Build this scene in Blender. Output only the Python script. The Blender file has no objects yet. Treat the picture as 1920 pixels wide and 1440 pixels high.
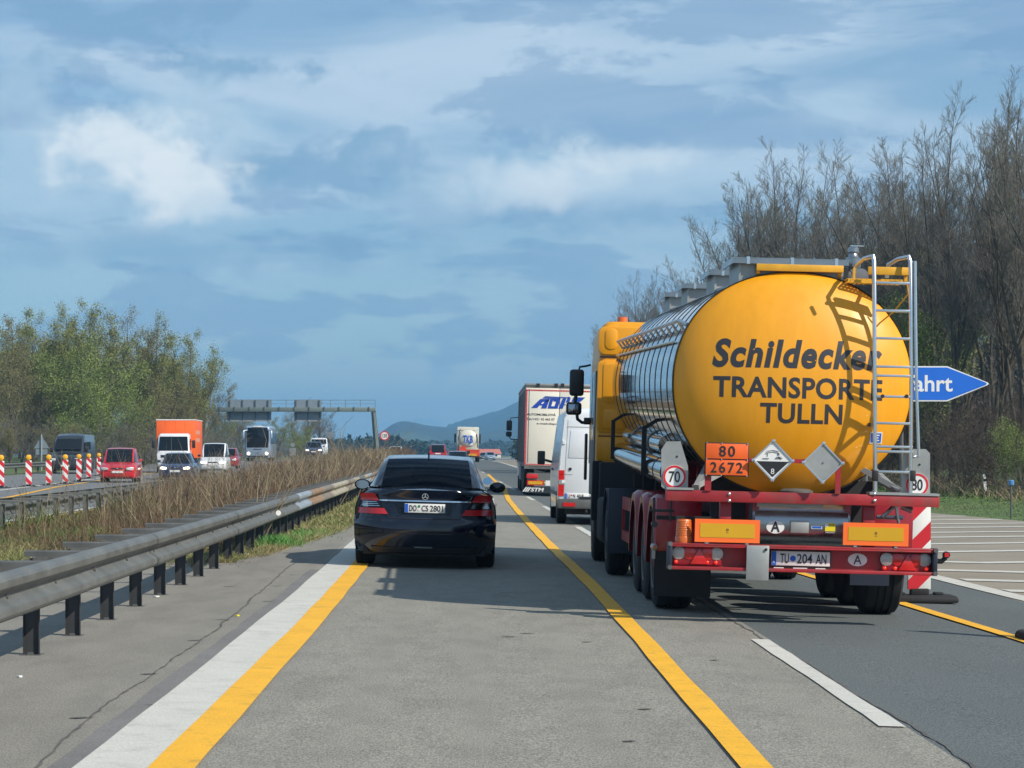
import bpy, bmesh, math, random
import numpy as np
from mathutils import Vector, Matrix, Euler
R = math.radians
rng = np.random.default_rng(7)
random.seed(7)
SC = bpy.context.scene
COL = SC.collection
F = 4320.0; VX = 890.0; HY = 845.0; CH = 1.55      # photo geometry: focal length in photo pixels, vanishing point, horizon, eye height

# ------------------------------------------------------------------ camera, sky, sun, exposure
cam = bpy.data.cameras.new('camera'); camo = bpy.data.objects.new('camera', cam); COL.objects.link(camo)
camo.location = (0, 0, CH); camo.rotation_euler = (R(90), 0, 0)
cam.sensor_width = 36.0; cam.lens = 36.0*F/1920.0
cam.shift_x = (960-VX)/1920.0; cam.shift_y = (HY-720)/1920.0
cam.clip_start = 0.1; cam.clip_end = 12000
SC.camera = camo
SUN = Vector((1.05, -0.72, 1.0)).normalized()
sel = math.asin(SUN.z); saz = math.atan2(SUN.x, SUN.y)
world = bpy.data.worlds.new('World'); SC.world = world; world.use_nodes = True
def build_world():
    nt = world.node_tree; nt.nodes.clear(); L = nt.links
    def N(t, **k):
        n = nt.nodes.new(t)
        for a, b in k.items(): setattr(n, a, b)
        return n
    def val(sock, v):
        if hasattr(v, 'is_output'): L.new(v, sock)
        else: sock.default_value = v
    def math_(op, a, b=0.0, c=0.0, clamp=False):
        n = N('ShaderNodeMath', operation=op, use_clamp=clamp); val(n.inputs[0], a); val(n.inputs[1], b); val(n.inputs[2], c); return n.outputs[0]
    def vm(op, a, b=(0, 0, 0)):
        n = N('ShaderNodeVectorMath', operation=op); val(n.inputs[0], a); val(n.inputs[1], b); return n
    def sstep(x, lo, hi):
        n = N('ShaderNodeMapRange', interpolation_type='SMOOTHSTEP'); val(n.inputs[0], x); n.inputs[1].default_value = lo; n.inputs[2].default_value = hi; return n.outputs[0]
    def noise(vec, scale, detail=6, rough=.55, dist=0.0):
        n = N('ShaderNodeTexNoise'); L.new(vec, n.inputs['Vector']); n.inputs['Scale'].default_value = scale; n.inputs['Detail'].default_value = detail
        n.inputs['Roughness'].default_value = rough; n.inputs['Distortion'].default_value = dist; return n.outputs['Fac']
    def mix(f, a, b):
        n = N('ShaderNodeMix', data_type='RGBA'); val(n.inputs[0], f); val(n.inputs[6], a); val(n.inputs[7], b); return n.outputs[2]
    tc = N('ShaderNodeTexCoord').outputs['Generated']
    sky = N('ShaderNodeTexSky', sky_type='NISHITA'); sky.sun_disc = False; sky.sun_elevation = sel; sky.sun_rotation = saz
    sky.air_density = 1.0; sky.dust_density = 0.6; sky.ozone_density = 2.0; sky.altitude = 500
    base = sky.outputs[0]
    g = N('ShaderNodeVectorMath', operation='MULTIPLY'); L.new(base, g.inputs[0]); g.inputs[1].default_value = SKYMUL
    # an even veil of bluish high cloud over the whole sky
    sp0 = N('ShaderNodeSeparateXYZ'); L.new(tc, sp0.inputs[0])
    # (thinner toward the zenith, where the sky is clearer and deeper)
    base = mix(math_('MULTIPLY_ADD', sstep(sp0.outputs[2], .15, .6), -.34, .52), g.outputs[0], VEIL)
    st = vm('MULTIPLY', tc, (1, 1, 3.2)).outputs[0]
    st2 = vm('MULTIPLY', tc, (1, 1, 5.5)).outputs[0]
    veil = sstep(noise(st2, 5.0, 5, .5, .6), .40, .68)
    sep = N('ShaderNodeSeparateXYZ'); L.new(tc, sep.inputs[0])
    high = sstep(sep.outputs[2], .0, .17)
    c = mix(math_('MULTIPLY', veil, math_('MULTIPLY_ADD', high, .75, .15)), base, CLOUDHI)
    # grey-blue shaded cloud banks with their own ragged edges
    bank = sstep(noise(st, 9.0, 8, .6, .3), .50, .565)
    c = mix(math_('MULTIPLY', bank, .50), c, CLOUDDK)
    n1 = noise(vm('MULTIPLY', tc, (1, 1, 1.5)).outputs[0], 34.0, 8, .6, .2)
    n2 = noise(tc, 15.0, 6, .6)
    def blob(px, py, rx, ry, k, lo, hi):
        d = Vector(((px-VX)/F, 1, (HY-py)/F)).normalized()
        v = vm('SUBTRACT', tc, tuple(d)).outputs[0]
        v = vm('MULTIPLY', v, (F/rx, 3.0, F/ry)).outputs[0]
        ln = vm('LENGTH', v).outputs['Value']
        e = math_('MULTIPLY_ADD', math_('SUBTRACT', n1, .5), k, ln)
        e = math_('MULTIPLY_ADD', math_('SUBTRACT', n2, .5), k*1.3, e)
        return sstep(e, hi, lo)
    for (px, py, rx, ry, k, lo, hi, a, colr) in CLOUDS:
        c = mix(math_('MULTIPLY', blob(px, py, rx, ry, k, lo, hi), a), c, colr)
    bg = N('ShaderNodeBackground'); L.new(c, bg.inputs[0]); bg.inputs[1].default_value = SKYSTR
    out = N('ShaderNodeOutputWorld'); L.new(bg.outputs[0], out.inputs[0])
SKYSTR = 0.126
SKYMUL = (0.70, 0.86, 0.88)
VEIL = (2.25, 3.4, 4.85, 1)
CLOUDHI = (4.1, 5.2, 6.25, 1)
CLOUDDK = (1.5, 2.7, 4.3, 1)
WH = (6.2, 6.8, 7.1, 1); GR = (3.8, 5.1, 6.1, 1); DK = (1.25, 2.65, 4.2, 1)
CLOUDS = [
    (150, 330, 330, 190, 2.2, .35, 1.2, .55, GR),
    (420, 125, 240, 62, 3.0, .3, 1.0, .65, DK),
    (330, 215, 190, 85, 2.4, .2, 1.3, .75, GR),
    (600, 325, 250, 62, 2.8, .3, 1.0, .65, DK),
    (230, 290, 120, 100, 2.6, .2, 1.25, .9, WH),
    (320, 355, 150, 85, 2.2, .25, 1.15, .95, WH),
    (380, 390, 70, 40, 1.6, .3, 1.1, .4, GR),
    (1160, 330, 330, 75, 2.2, .3, 1.2, .55, GR),
    (1190, 405, 320, 60, 2.0, .3, 1.1, .55, DK),
    (985, 338, 110, 55, 3.4, .1, 1.3, .42, WH),
    (1185, 300, 120, 40, 3.4, .1, 1.3, .45, WH),
    (1090, 345, 120, 50, 3.2, .1, 1.3, .35, WH),
    (830, 385, 120, 45, 3.2, .1, 1.3, .40, GR),
    (300, 470, 520, 60, 1.8, .3, 1.1, .45, DK),
    (1570, 200, 120, 36, 1.6, .4, 1.1, .4, GR),
]
build_world()
sun = bpy.data.lights.new('sun', 'SUN'); sun.energy = 5.0; sun.angle = R(0.5); sun.color = (1.0, .93, .82)
suno = bpy.data.objects.new('sun', sun); COL.objects.link(suno)
suno.rotation_euler = (-SUN).to_track_quat('-Z', 'Y').to_euler()
suno.location = (60, -40, 60)
SC.view_settings.view_transform = 'Standard'; SC.view_settings.look = 'None'; SC.view_settings.gamma = 1
SC.view_settings.exposure = 0.12; SC.view_settings.use_curve_mapping = False
SC.cycles.max_bounces = 6; SC.cycles.transparent_max_bounces = 8; SC.cycles.volume_bounces = 0
SC.cycles.use_denoising = True

# ------------------------------------------------------------------ materials
def mat(name, col=(.5, .5, .5), rough=.6, metal=0.0, coat=0.0, var=0.0, vscale=3.0, bump=0.0, bscale=40.0, island=0.0, emit=None, estr=0.0,
        spec=.5, grain=0.0, gscale=200.0, col2=None, c2scale=1.0, c2lo=.45, c2hi=.6, trans=0.0, alpha=1.0, stretch=(1, 1, 1), rvar=0.0, coord='Object'):
    m = bpy.data.materials.new(name); m.use_nodes = True; nt = m.node_tree; L = nt.links
    b = nt.nodes['Principled BSDF']
    b.inputs['Roughness'].default_value = rough; b.inputs['Metallic'].default_value = metal
    b.inputs['Coat Weight'].default_value = coat; b.inputs['Coat Roughness'].default_value = .04
    b.inputs['Specular IOR Level'].default_value = spec
    c4 = (*col, 1)
    def N(t): return nt.nodes.new(t)
    tc = N('ShaderNodeTexCoord').outputs[coord]
    if stretch != (1, 1, 1):
        mp = N('ShaderNodeMapping'); mp.inputs['Scale'].default_value = stretch; L.new(tc, mp.inputs[0]); tc = mp.outputs[0]
    cur = None
    def noise(s, d=5, r=.6):
        n = N('ShaderNodeTexNoise'); L.new(tc, n.inputs['Vector']); n.inputs['Scale'].default_value = s; n.inputs['Detail'].default_value = d; n.inputs['Roughness'].default_value = r
        return n.outputs['Fac']
    def rng_(fac, a, b_, c, d, smooth=False):
        n = N('ShaderNodeMapRange'); L.new(fac, n.inputs[0]); n.inputs[1].default_value = a; n.inputs[2].default_value = b_; n.inputs[3].default_value = c; n.inputs[4].default_value = d; return n.outputs[0]
    rgb = N('ShaderNodeRGB'); rgb.outputs[0].default_value = c4; cur = rgb.outputs[0]
    if col2:
        mx = N('ShaderNodeMix'); mx.data_type = 'RGBA'; L.new(rng_(noise(c2scale, 6, .62), c2lo, c2hi, 0, 1), mx.inputs[0]); L.new(cur, mx.inputs[6]); mx.inputs[7].default_value = (*col2, 1); cur = mx.outputs[2]
    def mulv(cur, fac):
        v = N('ShaderNodeVectorMath'); v.operation = 'SCALE'; L.new(cur, v.inputs[0]); L.new(fac, v.inputs['Scale']); return v.outputs[0]
    if var: cur = mulv(cur, rng_(noise(vscale), .3, .7, 1-var, 1+var))
    if grain: cur = mulv(cur, rng_(noise(gscale, 2, .7), .3, .7, 1-grain, 1+grain))
    if island:
        g = N('ShaderNodeNewGeometry'); cur = mulv(cur, rng_(g.outputs['Random Per Island'], 0, 1, 1-island, 1+island))
    L.new(cur, b.inputs['Base Color'])
    if rvar: L.new(rng_(noise(vscale*2), .3, .7, max(0, rough-rvar), min(1, rough+rvar)), b.inputs['Roughness'])
    if bump:
        bn = N('ShaderNodeBump'); bn.inputs['Strength'].default_value = bump; bn.inputs['Distance'].default_value = .01
        L.new(noise(bscale, 4, .6), bn.inputs['Height']); L.new(bn.outputs[0], b.inputs['Normal'])
    if emit: b.inputs['Emission Color'].default_value = (*emit, 1); b.inputs['Emission Strength'].default_value = estr
    if trans: b.inputs['Transmission Weight'].default_value = trans
    return m
def glass_mat(name, tint, mixf):
    m = bpy.data.materials.new(name); m.use_nodes = True; nt = m.node_tree; nt.nodes.clear(); L = nt.links
    t = nt.nodes.new('ShaderNodeBsdfTransparent'); t.inputs[0].default_value = (*tint, 1)
    g = nt.nodes.new('ShaderNodeBsdfGlossy'); g.inputs['Roughness'].default_value = .02; g.inputs[0].default_value = (.38, .45, .55, 1)
    fr = nt.nodes.new('ShaderNodeFresnel'); fr.inputs[0].default_value = 1.33
    ad = nt.nodes.new('ShaderNodeMath'); ad.operation = 'ADD'; ad.inputs[1].default_value = mixf; L.new(fr.outputs[0], ad.inputs[0])
    mx = nt.nodes.new('ShaderNodeMixShader'); L.new(ad.outputs[0], mx.inputs[0]); L.new(t.outputs[0], mx.inputs[1]); L.new(g.outputs[0], mx.inputs[2])
    o = nt.nodes.new('ShaderNodeOutputMaterial'); L.new(mx.outputs[0], o.inputs[0]); return m

M = dict(
    concrete=mat('concrete_lane', (.232, .220, .184), .9, var=.08, vscale=.5, grain=.5, gscale=58, bump=.35, bscale=70, col2=(.205, .194, .163), c2scale=2.2, stretch=(1.5, .6, 1)),
    shoulder=mat('concrete_shoulder', (.215, .20, .168), .92, var=.08, vscale=.9, grain=.35, gscale=58, bump=.3, bscale=60, col2=(.19, .177, .15), c2scale=1.6, stretch=(1.8, .5, 1)),
    patch=mat('patched_strip', (.16, .152, .145), .9, var=.15, vscale=.8, grain=.25, gscale=60, bump=.3, bscale=80),
    asphalt=mat('dark_asphalt', (.094, .108, .106), .85, var=.10, vscale=.4, grain=.55, gscale=60, bump=.4, bscale=80, stretch=(1.4, .6, 1)),
    asphalt2=mat('grey_asphalt', (.15, .155, .155), .88, var=.12, vscale=.3, grain=.3, gscale=40),
    gore=mat('gore_concrete', (.25, .215, .165), .9, var=.14, vscale=.3, grain=.3, gscale=45, bump=.3, bscale=60),
    white=mat('road_paint_white', (.53, .515, .46), .75, var=.05, vscale=2.2, grain=.16, gscale=60, col2=(.43, .415, .375), c2scale=5.0, c2lo=.52, c2hi=.72, bump=.3, bscale=90),
    yellow=mat('road_paint_yellow', (.78, .40, .012), .7, var=.08, vscale=2, grain=.14, gscale=60, col2=(.52, .29, .03), c2scale=7, c2lo=.56, c2hi=.74, bump=.2, bscale=90),
    crack=mat('crack_fill', (.10, .094, .086), .9, var=.3, vscale=4),
    scuffmark=mat('tyre_scuff', (.10, .095, .088), .9, var=.3, vscale=4),  # dark colour of the scuff dashes on the pavement
    grass=mat('lawn_ground', (.075, .115, .026), .95, var=.3, vscale=.6, grain=.3, gscale=8, col2=(.13, .12, .05), c2scale=.25, c2lo=.5, c2hi=.7),
    blades=mat('lawn_blades', (.085, .160, .028), .8, var=.25, vscale=.5, island=.4),
    verge=mat('verge_blades', (.16, .19, .055), .85, col2=(.30, .24, .12), c2scale=.9, c2lo=.42, c2hi=.6, island=.45),
    tuft=mat('tuft_blades', (.09, .25, .05), .8, island=.4),
    soil=mat('median_soil', (.12, .09, .055), .95, var=.35, vscale=1.5, grain=.3, gscale=20),
    redbrush=mat('brown_stems', (.135, .078, .048), .9, col2=(.15, .11, .065), c2scale=.16, c2lo=.46, c2hi=.6, island=.5),
    tanbrush=mat('straw_stems', (.21, .165, .105), .9, island=.4, var=.2, vscale=.4),
    greenbrush=mat('green_stems', (.07, .13, .022), .85, island=.45, col2=(.15, .12, .05), c2scale=.35, c2lo=.44, c2hi=.54),
    bark=mat('bark', (.085, .070, .052), .9, var=.3, vscale=2),
    twig=mat('twig', (.135, .128, .112), .9, island=.3),
    twig2=mat('twig_olive', (.13, .125, .098), .9, island=.3),
    leafA=mat('leaf_spring', (.175, .19, .050), .8, island=.3),
    leafB=mat('leaf_olive', (.165, .15, .055), .8, island=.3),
    leafC=mat('leaf_bright', (.155, .205, .045), .8, island=.3),
    conif=mat('conifer_needles', (.025, .045, .02), .9, island=.4),
    farwood=mat('far_wood', (.035, .05, .025), .95, island=.4),
    hill=mat('hill_cover', (.022, .036, .026), .95, col2=(.05, .075, .035), c2scale=.006, c2lo=.52, c2hi=.6, var=.3, vscale=.03, coord='Object'),
    galv=mat('galvanised_steel', (.145, .15, .142), .55, .3, var=.2, vscale=2.0, rvar=.12, grain=.1, gscale=30),
    galvd=mat('weathered_steel', (.13, .13, .125), .6, .4, var=.3, vscale=3),
    cream=mat('cream_dirty_steel', (.40, .37, .28), .6, .1, var=.2, vscale=2, col2=(.25, .21, .16), c2scale=2.2),
    bluegrey=mat('blue_grey_steel', (.30, .34, .38), .5, .3, var=.2, vscale=2),
    rust=mat('rusty_steel', (.24, .16, .10), .8, .1, var=.3, vscale=3),
    brownst=mat('brown_dirty_steel', (.21, .18, .15), .7, .2, var=.25, vscale=2.5),
    blackp=mat('black_plastic', (.018, .018, .02), .5, rvar=.1),
    rubber=mat('tyre_rubber', (.014, .014, .015), .8, var=.2, vscale=6, bump=.3, bscale=60),
    under=mat('underbody', (.02, .02, .022), .8),
    darkblue=mat('dark_blue_steel', (.015, .022, .04), .5),
    yel=mat('yellow_truck_paint', (.80, .335, .004), .46, 0, coat=.18, var=.06, vscale=2.5, stretch=(3, 3, .5), rvar=.08, col2=(.70, .29, .01), c2scale=1.3, c2lo=.5, c2hi=.8),
    yelflat=mat('yellow_grating', (.70, .35, .02), .55, var=.15, vscale=4),
    chrome=mat('polished_steel', (.36, .38, .41), .07, 1.0, var=.04, vscale=2, rvar=.03),
    steel=mat('brushed_steel', (.36, .37, .38), .30, .95, var=.12, vscale=2, stretch=(1, 6, 1), rvar=.08),
    alu=mat('aluminium_tube', (.68, .69, .70), .25, .95, var=.1, vscale=3),
    plate=mat('grey_sheet_metal', (.36, .37, .36), .5, .5, var=.12, vscale=3, rvar=.1),
    red=mat('red_frame_paint', (.34, .018, .024), .46, 0, coat=.1, var=.18, vscale=3.5, rvar=.12, col2=(.24, .045, .04), c2scale=5, c2lo=.5, c2hi=.68),
    redd=mat('red_mudguard', (.30, .012, .022), .30, 0, coat=.3, var=.1, vscale=2),
    ltred=mat('tail_lamp_red', (.55, .012, .012), .18, 0, coat=.6),
    ltredon=mat('tail_lamp_spot', (.8, .03, .02), .2, 0, emit=(1, .05, .02), estr=.5),
    ltclear=mat('clear_lamp', (.45, .42, .40), .15, .5, coat=.6, bump=.6, bscale=120),
    amber=mat('amber_lamp', (.62, .13, .012), .2, 0, coat=.6, bump=.4, bscale=90),
    orange=mat('fluorescent_orange', (.95, .16, .02), .5, emit=(1, .16, .02), estr=.0),
    orplate=mat('orange_plate', (.80, .12, .015), .5, var=.08, vscale=6),
    amberfoil=mat('amber_foil', (.62, .34, .01), .4, var=.04),
    black=mat('black_print', (.018, .018, .02), .45),
    letter=mat('dark_lettering', (.035, .036, .042), .4),
    whitep=mat('white_plate', (.74, .74, .72), .4, var=.04, vscale=5),
    signred=mat('sign_red', (.60, .02, .03), .4),
    blue=mat('blue_foil', (.012, .10, .52), .45),
    signblue=mat('road_sign_blue', (.006, .13, .60), .5, var=.05, vscale=3),
    yelst=mat('yellow_sticker', (.80, .65, .02), .4),
    green=mat('seal_green', (.03, .25, .08), .5),
    carblack=mat('black_car_paint', (.004, .006, .015), .12, 0, coat=.7, spec=.35),
    glassd=mat('dark_car_glass', (.006, .008, .010), .04, 0, coat=.0, spec=.45),
    chromet=mat('chrome_trim', (.80, .81, .83), .08, 1.0),
    carred=mat('red_car_paint', (.52, .008, .016), .3, 0, coat=.7),
    cardred=mat('dark_red_car_paint', (.30, .02, .03), .3, 0, coat=.7),
    carblue=mat('dark_blue_car_paint', (.02, .035, .09), .25, 0, coat=.8),
    vandark=mat('anthracite_van_paint', (.022, .028, .034), .3, 0, coat=.7),
    vanwhite=mat('white_van_paint', (.70, .72, .74), .35, 0, coat=.6, var=.05, vscale=1.2),
    cream2=mat('cream_trailer_panel', (.72, .68, .58), .5, 0, var=.05, vscale=.8),
    tarp=mat('grey_tarpaulin', (.22, .24, .27), .6, 0, var=.15, vscale=1.2, bump=.3, bscale=4),
    truckor=mat('orange_box_body', (.85, .13, .015), .45, var=.04),
    coachw=mat('coach_silver_blue', (.26, .34, .45), .35, .2, coat=.5),
    tankw=mat('cream_tank', (.62, .60, .52), .4, 0, coat=.3, var=.1, vscale=2),
    truckred=mat('red_orange_truck', (.62, .06, .02), .45),
    lamp=mat('headlamp', (.8, .8, .78), .15, .4, coat=.8),
    lampon=mat('headlamp_lit', (.9, .85, .7), .2, emit=(1, .86, .62), estr=3.0),
    yellamp=mat('yellow_warning_lamp', (.85, .42, .01), .25, 0, coat=.5),
    gantry=mat('gantry_steel', (.16, .20, .19), .55, .3, var=.1),
    signback=mat('sign_back_aluminium', (.25, .30, .34), .5, .4, var=.1),
    seat=mat('seat_leather', (.05, .045, .04), .6),
    roofred=mat('roof_tile', (.45, .14, .09), .8),
    wall=mat('plaster', (.6, .56, .5), .9),
    mirror=mat('mirror_glass', (.32, .36, .42), .03, 1.0),
    paper=mat('litter_white', (.7, .7, .68), .7),
)
M['carglass'] = glass_mat('tinted_glass', (.07, .09, .105), .0)
M['postd'] = mat('dark_steel_post', (.05, .052, .055), .6, .3, var=.3, vscale=4)

# ------------------------------------------------------------------ mesh helpers
class MB:
    def __init__(s): s.v = []; s.f = []
    def add(s, vs, fs):
        n = len(s.v); s.v += [tuple(v) for v in vs]; s.f += [tuple(i+n for i in f) for f in fs]; return s
    def box(s, x0, x1, y0, y1, z0, z1, rot=None, piv=None):
        vs = [Vector((x, y, z)) for z in (z0, z1) for y in (y0, y1) for x in (x0, x1)]
        if rot is not None:
            c = Vector(piv) if piv else Vector(((x0+x1)/2, (y0+y1)/2, (z0+z1)/2)); mt = Euler(rot).to_matrix()
            vs = [mt @ (v-c)+c for v in vs]
        return s.add(vs, [(0, 2, 3, 1), (4, 5, 7, 6), (0, 1, 5, 4), (2, 6, 7, 3), (0, 4, 6, 2), (1, 3, 7, 5)])
    def bar(s, p0, p1, w, h=None):      # square bar between two points
        p0, p1 = Vector(p0), Vector(p1); d = (p1-p0).normalized(); h = h or w
        up = Vector((0, 0, 1)) if abs(d.z) < .95 else Vector((0, 1, 0)); a = d.cross(up).normalized()*w/2; b = a.cross(d).normalized()*h/2
        vs = [p+sa*a+sb*b for p in (p0, p1) for sa, sb in ((-1, -1), (1, -1), (1, 1), (-1, 1))]
        return s.add(vs, [(0, 1, 2, 3), (7, 6, 5, 4), (0, 4, 5, 1), (1, 5, 6, 2), (2, 6, 7, 3), (3, 7, 4, 0)])
    def tube(s, pts, r, n=8, caps=True):
        pts = [Vector(p) for p in pts]; rs = r if isinstance(r, (list, tuple)) else [r]*len(pts); rings = []; ref = None
        for i, p in enumerate(pts):
            d = (pts[min(i+1, len(pts)-1)]-pts[max(i-1, 0)]).normalized()
            if ref is None: ref = Vector((0, 0, 1)) if abs(d.z) < .9 else Vector((1, 0, 0))
            a = d.cross(ref).normalized(); b = a.cross(d).normalized(); ref = b
            rings.append([p+(a*math.cos(2*math.pi*k/n)+b*math.sin(2*math.pi*k/n))*rs[i] for k in range(n)])
        return s.loft(rings, caps)
    def loft(s, rings, caps=True, closed=True):
        n = len(rings[0]); vs = [v for r_ in rings for v in r_]; fs = []
        for i in range(len(rings)-1):
            for k in range(n if closed else n-1):
                k2 = (k+1) % n; fs.append((i*n+k, i*n+k2, (i+1)*n+k2, (i+1)*n+k))
        if caps: fs.append(tuple(range(n))[::-1]); fs.append(tuple((len(rings)-1)*n+k for k in range(n)))
        return s.add(vs, fs)
    def prism(s, poly, y0, y1):         # polygon in (x, z), thickness along y
        n = len(poly); vs = [(x, y0, z) for x, z in poly]+[(x, y1, z) for x, z in poly]
        fs = [tuple(range(n)), tuple(range(2*n-1, n-1, -1))]+[(i, n+i, n+(i+1) % n, (i+1) % n) for i in range(n)]
        return s.add(vs, fs)
    def prismx(s, poly, x0, x1):        # polygon in (y, z), thickness along x
        n = len(poly); vs = [(x0, y, z) for y, z in poly]+[(x1, y, z) for y, z in poly]
        fs = [tuple(range(n)), tuple(range(2*n-1, n-1, -1))]+[(i, n+i, n+(i+1) % n, (i+1) % n) for i in range(n)]
        return s.add(vs, fs)
    def ring(s, cx, cz, r0, r1, y0, y1, n=32, sx=1.0):   # flat annulus facing -y
        o = []
        for r_, y in ((r0, y0), (r1, y0), (r1, y1), (r0, y1)): o.append([(cx+sx*r_*math.cos(2*math.pi*k/n), y, cz+r_*math.sin(2*math.pi*k/n)) for k in range(n)])
        rr = o+[o[0]]
        return s.loft(rr, False)
    def disc(s, cx, cz, r, y0, y1, n=32, sx=1.0, dome=0.0):
        a = [(cx+sx*r*math.cos(2*math.pi*k/n), y0, cz+r*math.sin(2*math.pi*k/n)) for k in range(n)]
        b = [(x, y1, z) for x, y, z in a]
        if dome: return s.loft([b, a, [(cx+(x-cx)*.6, y0-dome*.75, cz+(z-cz)*.6) for x, y, z in a], [(cx+(x-cx)*.15, y0-dome, cz+(z-cz)*.15) for x, y, z in a]])
        return s.loft([b, a])
def lathe_x(prof, cx, cy, cz, n=40):   # profile (x offset, radius) turned round an axis along x
    return [[(cx+px, cy+pr*math.cos(2*math.pi*k/n), cz+pr*math.sin(2*math.pi*k/n)) for k in range(n)] for px, pr in prof]
def lathe_z(prof, cx, cy, n=20):
    return [[(cx+pr*math.cos(2*math.pi*k/n), cy+pr*math.sin(2*math.pi*k/n), pz) for k in range(n)] for pr, pz in prof]
def finish(me, mats, smooth, bevel=0, seg=2):
    if bevel:
        bm = bmesh.new(); bm.from_mesh(me); bmesh.ops.recalc_face_normals(bm, faces=bm.faces)
        es = [e for e in bm.edges if len(e.link_faces) == 2 and e.calc_face_angle(0) > .5]
        bmesh.ops.bevel(bm, geom=es, offset=bevel, segments=seg, affect='EDGES', profile=.5, clamp_overlap=True); bm.to_mesh(me); bm.free()
    for m_ in mats: me.materials.append(m_)
    if smooth:
        me.polygons.foreach_set('use_smooth', [True]*len(me.polygons)); me.set_sharp_from_angle(angle=R(smooth))
    me.update()
def obj(name, mb, m, parent=None, bevel=0, smooth=35, seg=2, recalc=True, **props):
    me = bpy.data.meshes.new(name); me.from_pydata(mb.v, [], mb.f); me.update()
    if recalc and not bevel:
        bm = bmesh.new(); bm.from_mesh(me); bmesh.ops.recalc_face_normals(bm, faces=bm.faces); bm.to_mesh(me); bm.free()
    finish(me, [m] if not isinstance(m, (list, tuple)) else m, smooth, bevel, seg)
    o = bpy.data.objects.new(name, me); COL.objects.link(o)
    if parent is not None: o.parent = parent
    for k, v in props.items(): o[k] = v
    return o
def npobj(name, v, f, m, parent=None, smooth=False, **props):   # numpy arrays, faces (n,3) or (n,4)
    me = npmesh(name, v, f, m, smooth)
    o = bpy.data.objects.new(name, me); COL.objects.link(o)
    if parent is not None: o.parent = parent
    for k, x in props.items(): o[k] = x
    return o
def npmesh(name, v, f, m, smooth=False):
    me = bpy.data.meshes.new(name); v = np.asarray(v, np.float32); f = np.asarray(f, np.int32); k = f.shape[1]
    me.vertices.add(len(v)); me.vertices.foreach_set('co', v.ravel())
    me.loops.add(f.size); me.loops.foreach_set('vertex_index', f.ravel())
    me.polygons.add(len(f)); me.polygons.foreach_set('loop_start', np.arange(0, f.size, k, dtype=np.int32)); me.polygons.foreach_set('loop_total', np.full(len(f), k, np.int32))
    if smooth: me.polygons.foreach_set('use_smooth', np.ones(len(f), bool))
    me.materials.append(m); me.update(calc_edges=True); return me
def empty(name, loc, rot=(0, 0, 0), **props):
    o = bpy.data.objects.new(name, None); COL.objects.link(o); o.location = loc; o.rotation_euler = rot; o.empty_display_size = .3
    for k, v in props.items(): o[k] = v
    return o
def copy_tree(o, parent=None, **props):
    c = o.copy(); COL.objects.link(c); c.parent = parent
    for k, v in props.items(): c[k] = v
    for ch in list(o.children): copy_tree(ch, c)
    return c
_tc = {}
def text_mesh(body, bold=0.0, shear=0.0, space=1.0):
    key = (body, bold, shear, space)
    if key in _tc: return _tc[key]
    cu = bpy.data.curves.new('t', 'FONT'); cu.body = body; cu.size = 1; cu.shear = shear; cu.offset = bold; cu.space_character = space; cu.resolution_u = 4
    o = bpy.data.objects.new('t', cu); COL.objects.link(o); bpy.context.view_layer.update()
    dg = bpy.context.evaluated_depsgraph_get(); me = bpy.data.meshes.new_from_object(o.evaluated_get(dg))
    vs = [(v.co.x, v.co.y) for v in me.vertices]; fs = [tuple(p.vertices) for p in me.polygons]
    bpy.data.objects.remove(o); bpy.data.meshes.remove(me)
    _tc[key] = (vs, fs); return _tc[key]
def text(name, body, m, x0, x1, z0, z1, y, parent, bold=0.0, shear=0.0, space=1.0, fn=None, cut=0, face=-1):
    """lettering fitted to a rectangle in the plane y = const, read from the -y side (face=-1)"""
    vs, fs = text_mesh(body, bold, shear, space)
    ax = [v[0] for v in vs]; az = [v[1] for v in vs]; a0, a1, b0, b1 = min(ax), max(ax), min(az), max(az)
    P = [(x0+(v[0]-a0)/(a1-a0)*(x1-x0), y, z0+(v[1]-b0)/(b1-b0)*(z1-z0)) for v in vs]
    me = bpy.data.meshes.new(name); me.from_pydata(P, [], fs)
    bm = bmesh.new(); bm.from_mesh(me); bmesh.ops.remove_doubles(bm, verts=bm.verts, dist=1e-5)
    if cut:
        for i in range(1, int((x1-x0)/cut)+1): bmesh.ops.bisect_plane(bm, geom=bm.verts[:]+bm.edges[:]+bm.faces[:], plane_co=(x0+i*cut, 0, 0), plane_no=(1, 0, 0))
        for i in range(1, int((z1-z0)/cut)+1): bmesh.ops.bisect_plane(bm, geom=bm.verts[:]+bm.edges[:]+bm.faces[:], plane_co=(0, 0, z0+i*cut), plane_no=(0, 0, 1))
    if fn:
        for v in bm.verts: v.co = fn(v.co)
    bm.to_mesh(me); bm.free(); me.materials.append(m)
    o = bpy.data.objects.new(name, me); COL.objects.link(o); o.parent = parent
    return o
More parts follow.
